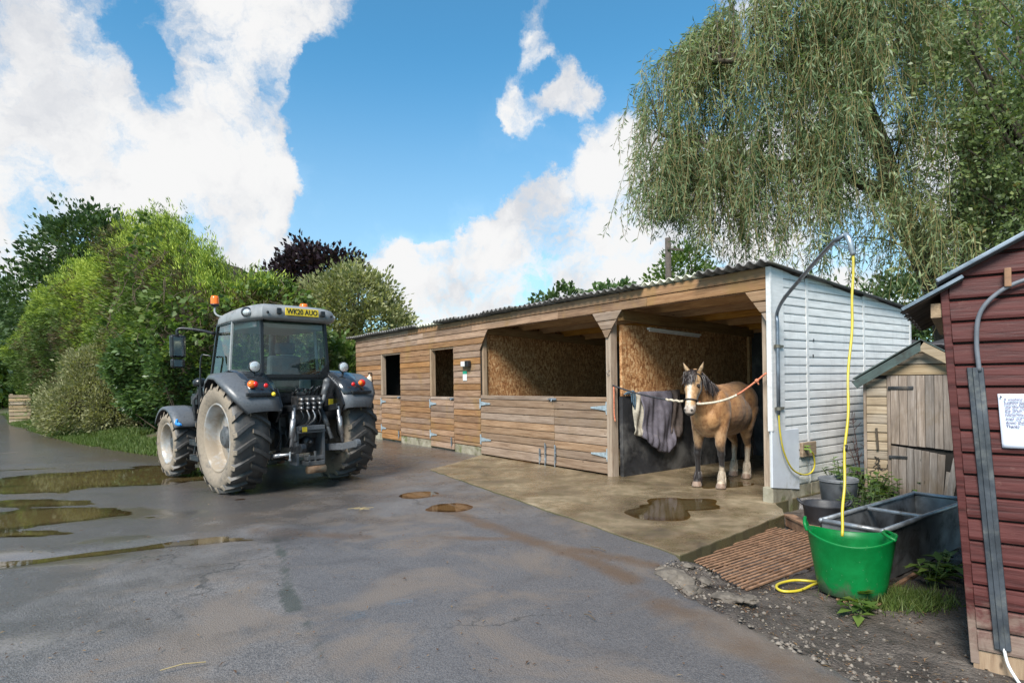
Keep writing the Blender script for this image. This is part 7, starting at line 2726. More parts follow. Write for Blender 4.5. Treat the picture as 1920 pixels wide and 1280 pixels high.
def build_gravel():
    m = simple('gravel_stone', (0.17, 0.145, 0.12), 0.8, 0, 0.5, 30, 0.3, (0.06, 0.05, 0.04), 0.5, 0.4, 20.0)
    rr = np.random.default_rng(12)
    n = 1100
    Y = 2.3 + 2.9 * rr.random(n)
    X = soil_x(Y) + np.abs(rr.normal(size=n)) * 0.55 - 0.05
    base = np.array([(1, 0, 0), (-1, 0, 0), (0, 1, 0), (0, -1, 0), (0, 0, 1), (0, 0, -1)], float)
    tri = np.array([(0, 2, 4), (2, 1, 4), (1, 3, 4), (3, 0, 4), (2, 0, 5), (1, 2, 5), (3, 1, 5), (0, 3, 5)])
    s = 0.006 + 0.020 * rr.random(n) ** 3
    V = base[None] * (s[:, None, None] * rr.uniform(0.6, 1.3, (n, 6, 1))) * np.array([1.2, 1.0, 0.6])
    a = rr.random(n) * 6.28
    c, q = np.cos(a)[:, None], np.sin(a)[:, None]
    vx, vy = V[:, :, 0] * c - V[:, :, 1] * q, V[:, :, 0] * q + V[:, :, 1] * c
    Z = np.maximum(soil_z(X, Y), np.where(X < soil_x(Y) + 0.08, -0.03, -9))
    P = np.stack([vx + X[:, None], vy + Y[:, None], V[:, :, 2] + Z[:, None] + 0.002], -1).reshape(-1, 3)
    L = (tri[None] + (np.arange(n) * 6)[:, None, None]).ravel()
    o = raw_mesh('gravel', P, L, 3, m)
    tag(o, 'loose grit and pebbles along the edge of the soil', 'gravel', kind='stuff')


def build_far_bits():
    # telegraph pole behind the stable
    p = at(1254, 560, 21.0)
    e = empty('telegraph_pole', (p.x, 21.0, -0.3))
    MB().tube([(0, 0, 0), (0, 0, 6.75)], [0.13, 0.10], 10).build('pole', simple('tarred_pole', (0.07, 0.058, 0.048), 0.9, 0, 0.3), e, smooth=True)
    MB().bar((-0.05, -0.12, 6.35), (0.5, -0.12, 6.30), 0.07, 0.07).build('cross_arm', bpy.data.materials['tarred_pole'], e)
    MB().tube([(0.42, -0.12, 6.33), (0.42, -0.12, 6.47)], 0.035, 8).build('insulator', M_PLASTW, e)
    tag(e, 'dark telegraph pole rising behind the stable roof', 'pole')
    # short slatted fence panel at the far left
    p = gnd(38, 792)
    e = empty('slatted_fence', (p.x, p.y, -0.05), R(15))
    m = wood_mat('fence_timber', (0.30, 0.225, 0.14), (0.16, 0.11, 0.07), (0.40, 0.32, 0.21), 'x', 0.8, 0.2)
    for x in (-0.34, 0.34):
        MB().box((x - 0.06, 0.02, 0), (x + 0.06, 0.12, 1.35)).build('post', m, e)
    for k in range(8):
        MB().box((-0.42, -0.02, 0.06 + k * 0.16), (0.42, 0.018, 0.06 + k * 0.16 + 0.12)).build('slat', m, e)
    tag(e, 'short slatted timber fence at the end of the hedge', 'fence')


build_red_shed()
build_small_shed()
build_wash_arm()
build_tubs()
build_trough()
build_grates()
build_stones()
build_gravel()
build_far_bits()
# ------------------------------------------------------------------ vegetation
M_BARK = simple('bark', (0.075, 0.058, 0.042), 0.95, 0, 0.4, 8, 0.8, (0.045, 0.048, 0.028), 0.5, 0.3, 3.0)
M_TWIG = simple('twig', (0.085, 0.060, 0.038), 0.9, 0, 0.3)
L_WILLOW = leaf_mat('willow_leaf', [(0.0, (0.075, 0.120, 0.050)), (0.35, (0.150, 0.210, 0.098)), (0.7, (0.260, 0.320, 0.175)), (1.0, (0.380, 0.390, 0.150))], 0.45, 0.4)
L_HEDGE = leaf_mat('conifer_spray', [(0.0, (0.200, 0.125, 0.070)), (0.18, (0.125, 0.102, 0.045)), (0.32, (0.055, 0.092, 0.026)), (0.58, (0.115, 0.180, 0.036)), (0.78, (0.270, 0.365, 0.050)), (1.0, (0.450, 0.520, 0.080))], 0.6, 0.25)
L_BROAD = leaf_mat('broad_leaf', [(0.0, (0.045, 0.085, 0.030)), (0.5, (0.085, 0.150, 0.048)), (1.0, (0.180, 0.260, 0.085))], 0.35, 0.3, 0.5)
L_VINE = leaf_mat('vine_leaf', [(0.0, (0.070, 0.130, 0.030)), (0.6, (0.150, 0.220, 0.060)), (1.0, (0.300, 0.320, 0.140))], 0.45, 0.4)
L_PALE = leaf_mat('pale_shrub_leaf', [(0.0, (0.150, 0.155, 0.070)), (0.5, (0.270, 0.270, 0.130)), (1.0, (0.430, 0.420, 0.230))], 0.55, 0.35)
L_VARIEG = leaf_mat('variegated_leaf', [(0.0, (0.125, 0.150, 0.058)), (0.45, (0.250, 0.265, 0.115)), (1.0, (0.420, 0.410, 0.210))], 0.5, 0.35)
L_PLUM = leaf_mat('plum_leaf', [(0.0, (0.020, 0.012, 0.016)), (0.7, (0.040, 0.022, 0.030)), (1.0, (0.060, 0.055, 0.030))], 0.45, 0.2)
L_OAK = leaf_mat('oak_leaf', [(0.0, (0.036, 0.068, 0.026)), (0.6, (0.068, 0.116, 0.038)), (1.0, (0.120, 0.175, 0.058))], 0.45, 0.3)
L_LIGHT = leaf_mat('light_green_leaf', [(0.0, (0.055, 0.105, 0.024)), (0.6, (0.105, 0.175, 0.038)), (1.0, (0.200, 0.270, 0.060))], 0.45, 0.4)
L_THORN = leaf_mat('hawthorn_leaf', [(0.0, (0.085, 0.125, 0.048)), (0.6, (0.160, 0.210, 0.075)), (0.93, (0.250, 0.280, 0.105)), (1.0, (0.26, 0.05, 0.03))], 0.45, 0.3)
L_GRASS = leaf_mat('grass_blade', [(0.0, (0.060, 0.095, 0.022)), (0.6, (0.105, 0.160, 0.034)), (0.9, (0.170, 0.200, 0.060)), (1.0, (0.26, 0.20, 0.10))], 0.55, 0.35)
L_LITTER = leaf_mat('dead_leaf', [(0.0, (0.070, 0.038, 0.020)), (0.5, (0.170, 0.085, 0.045)), (1.0, (0.30, 0.20, 0.10))], 0.8, 0.1)


def limb(mb, p0, p1, r0, r1, sag=0.0, wob=0.15, n=7, seg=8):
    p0, p1 = Vector(p0), Vector(p1)
    L = (p1 - p0).length
    pts = []
    o = Vector((random.gauss(0, 1), random.gauss(0, 1), random.gauss(0, 1))) * wob * L * 0.25
    for i in range(seg + 1):
        u = i / seg
        pts.append(p0.lerp(p1, u) + o * math.sin(u * math.pi) + Vector((0, 0, sag * L * math.sin(u * math.pi))))
    mb.tube(pts, [r0 + (r1 - r0) * i / seg for i in range(seg + 1)], n)
    return pts


def clumps(centers, radii, per, L, W, outward=None, up=0.3, tint_fn=None, jitter=1.0):
    """leaves scattered in clumps; returns P, D, Ls, Ws, tint"""
    C = np.repeat(centers, per, axis=0)
    Rr = np.repeat(radii, per)
    d = rdir(len(C))
    rad = Rr * RNG.random(len(C)) ** 0.45
    P = C + d * rad[:, None]
    out = d if outward is None else norm(np.repeat(outward, per, axis=0) + 0.7 * d)
    D = norm(out + np.array([0, 0, up]) + 0.55 * rdir(len(C)) * jitter)
    Ls = L * (0.6 + 0.8 * RNG.random(len(C)))
    Ws = Ls * (W / L)
    base = np.repeat(RNG.random(len(centers)), per)
    tint = np.clip(0.55 * base + 0.45 * RNG.random(len(C)), 0, 1) if tint_fn is None else tint_fn(P, base)
    return P, D, Ls, Ws, tint


def tree(name, base, lobes, nclump, per, L, W, m, label, cat='tree', trunk_r=0.18, group=None, clump_r=0.45, trunk_top=None, shell=0.5, up=0.2):
    """lobes: list of (centre, (rx,ry,rz)) in world coordinates"""
    T = empty(name, base)
    b = Vector(base)
    mb = MB()
    top = Vector(trunk_top) if trunk_top is not None else Vector((np.mean([l[0][0] for l in lobes]), np.mean([l[0][1] for l in lobes]), np.mean([l[0][2] for l in lobes])))
    limb(mb, (0, 0, -0.2), top - b, trunk_r, trunk_r * 0.45, 0, 0.08)
    for c, r in lobes:
        for k in range(4):
            e = Vector(c) + Vector((random.uniform(-.7, .7) * r[0], random.uniform(-.7, .7) * r[1], random.uniform(-0.2, .8) * r[2]))
            st = (top - b).lerp(Vector((0, 0, 0)), random.uniform(0, 0.35))
            limb(mb, st, e - b, trunk_r * 0.35, 0.012, 0.05, 0.2, 5)
    mb.build('trunk', M_BARK, T, smooth=True)
    vol = np.array([r[0] * r[1] + r[1] * r[2] + r[0] * r[2] for c, r in lobes])
    cs, os_, rs = [], [], []
    for (c, r), v in zip(lobes, vol):
        k = max(4, int(nclump * v / vol.sum()))
        d = rdir(k)
        f = (shell + (1 - shell) * RNG.random(k) ** 0.6)[:, None] * (0.86 + 0.30 * RNG.random((k, 1)))
        cs.append(np.array(c) + d * np.array(r) * f)
        os_.append(d)
        rs.append(clump_r * (0.5 + 0.9 * RNG.random(k)))
    C, O, RR = np.concatenate(cs), np.concatenate(os_), np.concatenate(rs)
    keep = C[:, 2] > b.z + 0.15
    P, D, Ls, Ws, tn = clumps(C[keep], RR[keep], per, L, W, O[keep], up)
    leaf_mesh('crown', P - np.array(b), D, Ls, Ws, m, T, tn)
    tag(T, label, cat, group)
    return T


def build_willow():
    base = Vector((10.6, 14.2, -0.3))
    T = empty('willow_tree', base)
    wd = MB()
    nodes = []
    main = [((10.6, 14.2, -0.3), 0.42), ((10.45, 14.15, 1.8), 0.34), ((10.15, 14.05, 3.1), 0.30), ((9.55, 13.9, 4.3), 0.26), ((8.9, 13.8, 5.5), 0.22), ((8.5, 13.6, 6.6), 0.19), ((8.0, 13.5, 7.8), 0.15), ((7.6, 13.4, 9.2), 0.11)]
    second = [((10.7, 14.4, 1.2), 0.30), ((11.2, 14.6, 3.2), 0.26), ((11.35, 14.7, 5.2), 0.23), ((11.3, 14.7, 7.2), 0.19), ((11.5, 14.8, 9.4), 0.13)]
    l1 = [((8.9, 13.8, 5.5), 0.16), ((7.6, 13.8, 6.2), 0.13), ((6.2, 14.0, 6.5), 0.10), ((4.8, 14.2, 7.0), 0.07), ((3.6, 14.2, 7.3), 0.04)]
    l2 = [((8.5, 13.6, 6.6), 0.15), ((7.2, 13.2, 7.7), 0.12), ((5.9, 13.2, 8.4), 0.08), ((4.6, 13.4, 8.6), 0.05)]
    l3 = [((9.55, 13.9, 4.3), 0.14), ((10.1, 13.0, 5.4), 0.11), ((10.3, 12.2, 6.8), 0.09), ((10.2, 11.6, 8.0), 0.06)]
    l4 = [((11.35, 14.7, 5.2), 0.15), ((12.6, 14.4, 6.6), 0.11), ((13.6, 14.0, 8.0), 0.08)]
    l5 = [((8.0, 13.5, 7.8), 0.12), ((8.8, 13.0, 9.2), 0.09), ((9.4, 12.6, 10.6), 0.06)]
    for ln in (main, second, l1, l2, l3, l4, l5):
        pts = bez([p for p, _ in ln], 28)
        rr = np.interp(np.linspace(0, 1, len(pts)), np.linspace(0, 1, len(ln)), [r for _, r in ln])
        wd.tube([p - base for p in pts], list(rr), 10)
        for i in range(6, len(pts), 2):
            if pts[i].z > 4.2:
                nodes.append(pts[i])
    nodes_np = np.array([tuple(p) for p in nodes])

    def bound(px):
        return np.interp(px, [1150, 1185, 1230, 1285, 1330, 1370, 1430, 1600, 2000], [265, 180, 112, 70, 22, -25, -75, -180, -200])
    # branch ends
    SP, ST_, STINT = [], [], []       # strand start, branch direction
    nb = 285
    ends = []
    for k in range(nb):
        while True:
            px = random.uniform(1178, 1960)
            py = random.uniform(-190, 470)
            if py > bound(px) + 6 and (px < 1330 or py < 400 or random.random() < 0.3):
                break
        if k < 26:           # a rim of branches that draws the outline
            px = random.uniform(1178, 1470)
            py = bound(px) + random.uniform(4, 40)
        Y = random.choice((random.uniform(11.4, 13.2), random.uniform(11.6, 17.5))) if px > 1400 else random.uniform(13.2, 15.5)
        e = at(px, py, Y)
        j = int(np.argmin(((nodes_np - np.array(e)) ** 2).sum(1) + 3.0 * np.maximum(0, nodes_np[:, 2] - e.z + 0.3)))
        s = nodes[j]
        L = (e - s).length
        pts = []
        n = 10
        for i in range(n + 1):
            u = i / n
            pts.append(s.lerp(e, u) + Vector((0, 0, 0.16 * L * math.sin(u * math.pi) ** 1.0 * (1 if e.z < s.z + 2 else 0.4))))
        wd.tube([p - base for p in pts], [max(0.008, 0.045 * (1 - i / n) * min(1.5, L / 3)) for i in range(n + 1)], 5)
        ns = int(15 + 12 * min(L, 4.0) / 2)
        tnt = random.random()
        for q in range(ns):
            u = random.uniform(0.25, 1.0) if L > 1 else random.random()
            i = min(int(u * n), n - 1)
            p = pts[i].lerp(pts[i + 1], u * n - i)
            SP.append(tuple(p + Vector((random.gauss(0, .10), random.gauss(0, .10), random.gauss(0, .05)))))
            d = (pts[i + 1] - pts[i]).normalized()
            ST_.append((d.x + random.gauss(0, .35), d.y + random.gauss(0, .35), 0.25))
            STINT.append(0.6 * tnt + 0.4 * random.random())
    trunk = wd.build('trunk', M_BARK, T, smooth=True)
    SP, ST_, STINT = np.array(SP), norm(np.array(ST_)), np.array(STINT)
    cl = vnoise(SP[:, 0] * 0.9 + SP[:, 1] * 0.35, SP[:, 2] * 0.8, 88, 3, 1.0)
    kp = ~((cl > 0.54) & (RNG.random(len(SP)) < 0.72))
    SP, ST_, STINT = SP[kp], ST_[kp], STINT[kp]
    STINT = np.clip(STINT + 0.5 * (vnoise(SP[:, 0], SP[:, 2], 89, 2, 1.3) - 0.5), 0, 1)
    ns = len(SP)
    # strands: short outward arc and a long fall
    Ls = 0.5 + 2.2 * RNG.random(ns) ** 1.4
    # how far the strand may fall: not through the stable roof
    d0 = SP[:, :2] - SO
    depth = d0 @ SB
    floor_ = np.where(depth < 4.9, 3.15, 1.2)
    ppx = 960 + FPX * SP[:, 0] / SP[:, 1]
    lim = np.interp(ppx, [1150, 1200, 1225, 1300, 1345, 1400], [500, 490, 425, 430, 500, 900])
    floor_ = np.maximum(floor_, 1.5 + (711 - lim) / FPX * SP[:, 1])
    Ls = np.minimum(Ls, np.maximum(0.35, SP[:, 2] - floor_))
    sway = RNG.normal(size=(ns, 2)) * 0.17
    K = 38
    u = (np.arange(K) + 0.5) / K
    P, D, tn = [], [], []
    horiz = 0.16 + 0.28 * RNG.random(ns)

    def strand(uu):
        arc = np.minimum(1, uu * 3.0)
        q = SP[:, None, :] + ST_[:, None, :] * (horiz[:, None] * np.sin(arc * 1.57))[:, :, None]
        q[:, :, 2] += 0.06 * np.sin(arc * 3.14) - (Ls[:, None] * np.maximum(0, uu - 0.06) ** 1.04)
        q[:, :, 0] += sway[:, None, 0] * uu ** 1.5 * Ls[:, None] + 0.035 * np.sin(uu * 7 + SP[:, None, 0] * 9)
        q[:, :, 1] += sway[:, None, 1] * uu ** 1.5 * Ls[:, None]
        return q
    uu = np.clip(u[None, :] + RNG.uniform(-0.012, 0.012, (ns, K)), 0, 1)
    Q = strand(uu)
    Q2 = strand(np.clip(uu + 0.02, 0, 1.05))
    tang = norm(Q2 - Q)
    P = Q.reshape(-1, 3)
    tg = tang.reshape(-1, 3)
    side = rdir(len(P))
    P = P + side * (0.035 * RNG.random((len(P), 1)))
    D = norm(tg * 0.7 + 0.9 * side + np.array([0, 0, -0.25]))
    keepp = RNG.random((ns, K)) < np.clip(Ls[:, None] / 1.9, 0.4, 1)
    keepp = keepp.ravel()
    L = 0.158 * (0.5 + 0.7 * RNG.random(len(P)))
    tint = np.clip(0.65 * np.repeat(STINT, K) + 0.35 * RNG.random(len(P)), 0, 1)
    b = np.array(base)
    leaf_mesh('crown', (P - b)[keepp], D[keepp], L[keepp], L[keepp] * 0.19, L_WILLOW, T, tint[keepp])
    # the whippy stems themselves
    uq = np.linspace(0, 1, 8)[None, :].repeat(ns, 0)
    S = strand(uq) - b
    wv = np.array([0.0045, 0, 0])
    co = np.stack([S - wv, S + wv], 2).reshape(-1, 3)
    idx = np.arange(ns * 8).reshape(ns, 8)
    a = idx[:, :-1].ravel() * 2
    c = idx[:, 1:].ravel() * 2
    raw_mesh('withes', co, np.stack([a, a + 1, c + 1, c], -1).ravel(), 4, simple('willow_withe', (0.16, 0.125, 0.045), 0.7), T)
    tag(T, 'huge weeping willow hanging over the back of the stable', 'tree')


HEDGE_LINE = [(-6.9, 18.2), (-7.0, 17.2), (-7.7, 16.7), (-8.7, 17.0), (-10.6, 18.5), (-13.5, 21.0), (-17.5, 24.2), (-22.0, 28.1)]
HEDGE_TOP = [4.1, 4.2, 4.5, 4.9, 6.1, 6.5, 6.2, 5.5]


def build_hedge():
    P = np.array(HEDGE_LINE, float)
    dd = np.r_[0, np.cumsum(np.hypot(*np.diff(P, axis=0).T))]
    tot = dd[-1]

    def line(s):
        x, y = np.interp(s, dd, P[:, 0]), np.interp(s, dd, P[:, 1])
        x2, y2 = np.interp(s + 0.5, dd, P[:, 0]), np.interp(s + 0.5, dd, P[:, 1])
        x1, y1 = np.interp(s - 0.5, dd, P[:, 0]), np.interp(s - 0.5, dd, P[:, 1])
        tx, ty = x2 - x1, y2 - y1
        L = np.hypot(tx, ty)
        return x, y, ty / L * -1, tx / L, np.interp(s, dd, HEDGE_TOP)
    # normal (nx,ny) pointing to the yard side
    base = np.array([P[3][0], P[3][1], 0.15])
    T = empty('conifer_hedge', tuple(base))

    def surf(s, v, inset=0.0):
        """v 0..1 up the face, 1..1.5 over the top"""
        x, y, nx, ny, top = line(s)
        # the yard lies towards -n of travel
        px_, py_ = -nx, -ny
        flip = np.where(px_ * (0 - x) + py_ * (0 - y) > 0, 1.0, -1.0)
        px_, py_ = px_ * flip, py_ * flip
        lump = 1.7 * (vnoise(s, v * 3.0, 61, 4, 0.7) - 0.5) + 1.1 * (vnoise(s, v * 6, 62, 3, 2.2) - 0.5)
        topn = top + 1.7 * (vnoise(s, v * 0, 63, 3, 0.6) - 0.5) + 0.9 * (vnoise(s, v * 0, 64, 2, 2.6) - 0.5)
        vv = np.minimum(v, 1.0)
        over = np.maximum(v - 1.0, 0) / 0.5
        off = 0.35 + 0.55 * np.sin(np.clip(vv, 0, 1) * 2.6) + lump - inset - over * 2.2 - 0.5 * (vv > 0.85) * (vv - 0.85) / 0.15 - 0.35 * sstep(-vv, -0.10, 0.0)
        z = 0.25 + (topn - 0.25 - np.maximum(inset, 0) * 2.2) * vv - 0.4 * over ** 2
        return np.stack([x + px_ * off, y + py_ * off, z], -1), np.stack([px_, py_, np.zeros_like(px_)], -1)
    # inner mass of dead brown twigs, darkened to paint shade into foliage gaps
    ss, vv = np.meshgrid(np.linspace(0, tot, 130), np.r_[np.linspace(0, 1, 26), np.linspace(1.06, 1.5, 6)], indexing='ij')
    C, _ = surf(ss.ravel(), vv.ravel(), 0.42)
    h, w = ss.shape
    i, j = np.meshgrid(np.arange(h - 1), np.arange(w - 1), indexing='ij')
    k = (i * w + j).ravel()
    raw_mesh('branches', C - base, np.stack([k, k + 1, k + w + 1, k + w], -1).ravel(), 4, simple('dead_twigs_and_shade', (0.030, 0.024, 0.015), 0.95, 0, 0.5, 7, 0.9, (0.075, 0.045, 0.026), 0.5), T)
    mb = MB()
    for s in np.arange(0.8, tot, 1.35):
        x, y, nx, ny, top = line(np.array([s]))
        p = surf(np.array([s]), np.array([0.0]), 0.35)[0][0]
        limb(mb, Vector(p) - Vector(base) - Vector((0, 0, 0.35)), Vector((x[0] + random.uniform(-.2, .2), y[0] + random.uniform(-.2, .2), top[0] * 0.8)) - Vector(base), 0.09, 0.03, 0, 0.1, 6)
    mb.build('trunks', M_BARK, T, smooth=True)['kind'] = 'stuff'
    # sprays
    n = 20000
    s = tot * RNG.random(n) ** 1.25
    v = RNG.random(n) ** 0.85 * 1.22
    C, O = surf(s, v, 0.10)
    C += RNG.normal(size=C.shape) * 0.06
    up = sstep(v, 0.80, 1.0)
    hole = vnoise(s * 1.3, v * 3.5, 75, 3, 1.1) > 0.555
    keep_ = ~(hole & (RNG.random(n) < 0.8) & (v < 0.95))
    s, v, C, O, up, n = s[keep_], v[keep_], C[keep_], O[keep_], up[keep_], int(keep_.sum())
    lead = RNG.random(n) < 0.10 * (v > 0.9)
    C[:, 2] += lead * RNG.random(n) ** 1.5 * 0.75
    O = norm(O * (1 - 0.65 * up)[:, None] + np.array([0, 0, 1.0]) * (0.25 + 0.9 * up)[:, None] + 0.3 * rdir(n))
    per = 14
    frond = 0.14 + 0.20 * RNG.random(n)
    # fan of narrow sprays
    Cp = np.repeat(C, per, 0)
    Op = np.repeat(O, per, 0)
    fr = np.repeat(frond, per)
    f = RNG.random(len(Cp))
    D = norm(Op + 0.55 * rdir(len(Cp)))
    Pp = Cp + Op * (f * fr)[:, None] + 0.05 * RNG.normal(size=Cp.shape)
    patch = vnoise(s * 1.6, v * 2.2, 71, 3, 0.9)
    brown = sstep(patch, 0.50, 0.60) * (v < 0.95)
    zone = vnoise(s * 1.0, v * 4.0, 72, 3, 0.6)
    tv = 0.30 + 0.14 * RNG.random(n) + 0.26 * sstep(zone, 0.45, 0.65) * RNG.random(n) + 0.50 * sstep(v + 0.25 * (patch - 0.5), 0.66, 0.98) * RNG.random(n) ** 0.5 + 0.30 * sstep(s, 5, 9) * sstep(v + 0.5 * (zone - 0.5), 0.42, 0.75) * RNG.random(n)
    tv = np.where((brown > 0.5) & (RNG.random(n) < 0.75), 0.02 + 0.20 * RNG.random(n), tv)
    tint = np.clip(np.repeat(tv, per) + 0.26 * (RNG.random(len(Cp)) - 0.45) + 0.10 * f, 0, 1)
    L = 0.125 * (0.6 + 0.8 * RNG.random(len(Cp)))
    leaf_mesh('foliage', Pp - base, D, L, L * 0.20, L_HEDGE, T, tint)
    tag(T, 'tall overgrown conifer hedge with brown bare patches behind the tractor', 'hedge')
    # loose leaders above the hedge top
    # ---- glossy evergreen shrub at the near lower end
    n = 1500
    s = RNG.uniform(1.2, 7.5, n)
    v = RNG.random(n) * np.interp(s, [1.2, 3.5, 5.0, 7.5], [0.50, 0.52, 0.36, 0.22])
    C, O = surf(s, v, -0.22)
    b2 = np.array([-8.2, 16.4, 0.25])
    S = empty('laurel_shrub', tuple(b2))
    mb = MB()
    for k in range(26):
        e = C[RNG.integers(n)] - b2
        limb(mb, (e[0] * 0.7, e[1] * 0.7 + 0.3, 0.05), e, 0.02, 0.008, 0.03, 0.1, 5)
    mb.build('stems', M_TWIG, S, smooth=True)['kind'] = 'stuff'
    P_, D, Ls, Ws, tn = clumps(C, 0.13 + 0.14 * RNG.random(n), 15, 0.13, 0.062, O, 0.15)
    leaf_mesh('foliage', P_ - b2, D, Ls, Ws, L_BROAD, S, tn)
    tag(S, 'broad-leaved evergreen shrub at the foot of the conifer hedge', 'shrub')
    # ---- climbing vine over the near top of the hedge
    n = 420
    s = RNG.uniform(0.0, 6.0, n)
    v = RNG.uniform(0.5, 1.08, n)
    C, O = surf(s, v, -0.25)
    sel = vnoise(s, v * 4, 81, 2, 1.6) > 0.5
    C, O = C[sel], O[sel]
    b3 = np.array([-7.3, 16.4, 0.25])
    V = empty('climbing_vine', tuple(b3))
    mb = MB()
    for k in range(22):
        s0 = random.uniform(0.3, 5.8)
        v0 = random.uniform(0.75, 1.05)
        pts = []
        for q in range(7):
            p, _ = surf(np.array([s0 + random.uniform(-.1, .1)]), np.array([v0 - 0.055 * q]), -0.30)
            pts.append(Vector(p[0]) - Vector(b3))
        mb.tube(bez(pts, 18), 0.010, 5)
    mb.build('stems', M_TWIG, V)['kind'] = 'stuff'
    P_, D, Ls, Ws, tn = clumps(C, 0.10 + 0.16 * RNG.random(len(C)), 11, 0.15, 0.12, O, -0.2)
    leaf_mesh('foliage', P_ - b3, D, Ls, Ws, L_VINE, V, tn)
    tag(V, 'light green vine trailing over the near end of the hedge', 'vine')


def build_trees():
    A = lambda px, py, Y: tuple(at(px, py, Y))
    # pale privet-like shrub at the hedge foot, left
    c = at(140, 745, 18.4)
    tree('pale_shrub', (c.x, 18.8, 0.1), [((c.x, 18.9, 0.9), (1.35, 0.9, 1.0)), ((c.x + 0.2, 19.2, 1.9), (1.0, 0.8, 1.0)), ((c.x + 0.8, 19.4, 2.7), (0.7, 0.6, 0.9)), ((c.x - 1.0, 19.2, 0.6), (0.7, 0.6, 0.7)), ((c.x + 1.0, 18.6, 0.7), (0.7, 0.5, 0.8))], 1300, 20, 0.10, 0.042, L_PALE, 'pale creamy-green shrub in front of the hedge', 'shrub', 0.05, clump_r=0.24, shell=0.7, up=0.35)
    # variegated round tree
    c = at(652, 590, 21.5)
    tree('variegated_tree', (c.x, 21.8, -0.1), [((c.x, 21.8, 3.7), (1.95, 1.9, 2.0)), ((c.x - 0.9, 21.5, 2.6), (1.4, 1.4, 1.6)), ((c.x + 1.0, 21.6, 2.8), (1.45, 1.3, 1.6)), ((c.x + 0.1, 21.6, 4.8), (1.0, 1.0, 0.8))], 1500, 17, 0.15, 0.075, L_VARIEG, 'round variegated olive-green tree behind the far end of the stable', 'tree', 0.16, clump_r=0.30, shell=0.82)
    # dark plum
    c = at(588, 520, 26.0)
    tree('plum_tree', (c.x, 26.0, -0.2), [((c.x, 26, 6.1), (1.6, 1.4, 1.4)), ((c.x - 0.9, 25.8, 5.2), (1.3, 1.2, 1.9)), ((c.x + 1.0, 26, 6.4), (1.2, 1.0, 0.9)), ((c.x - 0.3, 26, 7.0), (0.8, 0.7, 0.75)), ((c.x - 1.3, 26, 2.9), (1.2, 1.2, 1.6))], 520, 16, 0.22, 0.13, L_PLUM, 'dark purple-leaved plum tree behind the variegated tree', 'tree', 0.16, clump_r=0.40, shell=0.5)
    # bright shrub between cab and stable end
    c = at(640, 660, 18.3)
    tree('bright_shrub', (c.x, 18.6, 0.0), [((c.x, 18.6, 1.4), (0.9, 0.8, 1.5)), ((c.x - 1.1, 18.8, 1.2), (0.9, 0.8, 1.3))], 330, 18, 0.16, 0.09, L_LIGHT, 'bright green leafy shrub between tractor cab and stable end', 'shrub', 0.06, clump_r=0.25, shell=0.7)
    # oak far left
    c = at(175, 520, 34.0)
    tree('oak_tree', (c.x, 34.0, -0.2), [((c.x, 34, 8.3), (3.4, 3.2, 3.2)), ((c.x - 2.6, 34, 6.0), (2.6, 2.4, 2.8)), ((c.x + 2.6, 34, 8.2), (2.3, 2.2, 2.2)), ((c.x - 0.3, 34, 10.2), (1.9, 1.8, 1.6)), ((c.x + 1.2, 33, 5.8), (2.6, 2.2, 2.8))], 1000, 20, 0.27, 0.15, L_OAK, 'dark oak rising behind the left part of the hedge', 'tree', 0.4, clump_r=0.62, shell=0.55)
    # trees closing the lane at the far left
    for px, py, Y, rr, lb, mt in ((18, 620, 46.0, 4.2, 'mid-green tree at the left edge beyond the fence', L_BROAD), (-60, 560, 42.0, 4.6, 'green tree cut by the left picture edge', L_BROAD), (60, 600, 52.0, 4.8, 'hazy green tree behind the slatted fence', L_OAK), (5, 690, 44.0, 3.0, 'yellow-green bush low at the left edge beyond the fence', L_LIGHT)):
        c = at(px, py, Y)
        tree('lane_tree', (c.x, Y, -0.3), [((c.x, Y, c.z * 0.55), (rr, rr * 0.8, c.z * 0.5)), ((c.x + rr * 0.4, Y, c.z * 0.85), (rr * 0.7, rr * 0.6, rr * 0.6)), ((c.x - rr * 0.4, Y, c.z * 0.9), (rr * 0.6, rr * 0.6, rr * 0.6))], 420, 16, 0.36, 0.22, mt, lb, 'tree', 0.25, 'trees along the lane', clump_r=0.8, shell=0.6)
    # thin sycamore behind the stable
    for px, py, rx, lb in ((1042, 548, 0.95, 'gappy small tree behind the stable roof, the left of a pair'), (1135, 545, 1.0, 'denser small tree behind the stable roof, the right of a pair')):
        c = at(px, py, 25.0)
        tree('sycamore_tree', (c.x, 25.0, -0.2), [((c.x, 25, 4.6), (rx, rx, 0.85)), ((c.x - 0.5, 25, 4.1), (0.8, 0.8, 0.8)), ((c.x + 0.5, 25, 5.0), (0.75, 0.7, 0.55)), ((c.x + 0.1, 25, 3.4), (1.1, 1.0, 0.8))], 120 if px < 1100 else 170, 12, 0.20, 0.15, L_OAK if px < 1100 else L_BROAD, lb, 'tree', 0.10, 'small trees behind the stable', clump_r=0.22, shell=0.6)
    c = at(1275, 530, 24.0)
    tree('ash_tree', (c.x, 24.0, -0.2), [((c.x, 24, 4.6), (1.6, 1.3, 1.7)), ((c.x + 1.1, 24, 4.4), (1.3, 1.2, 1.5)), ((c.x - 0.7, 24, 3.8), (1.2, 1.0, 1.1)), ((c.x + 0.2, 24, 6.0), (0.9, 0.8, 0.8))], 420, 16, 0.18, 0.09, L_LIGHT, 'yellow-green tree beside the telegraph pole behind the roof', 'tree', 0.14, clump_r=0.35, shell=0.6)
    # hawthorn at the right edge in front of the willow
    lob = []
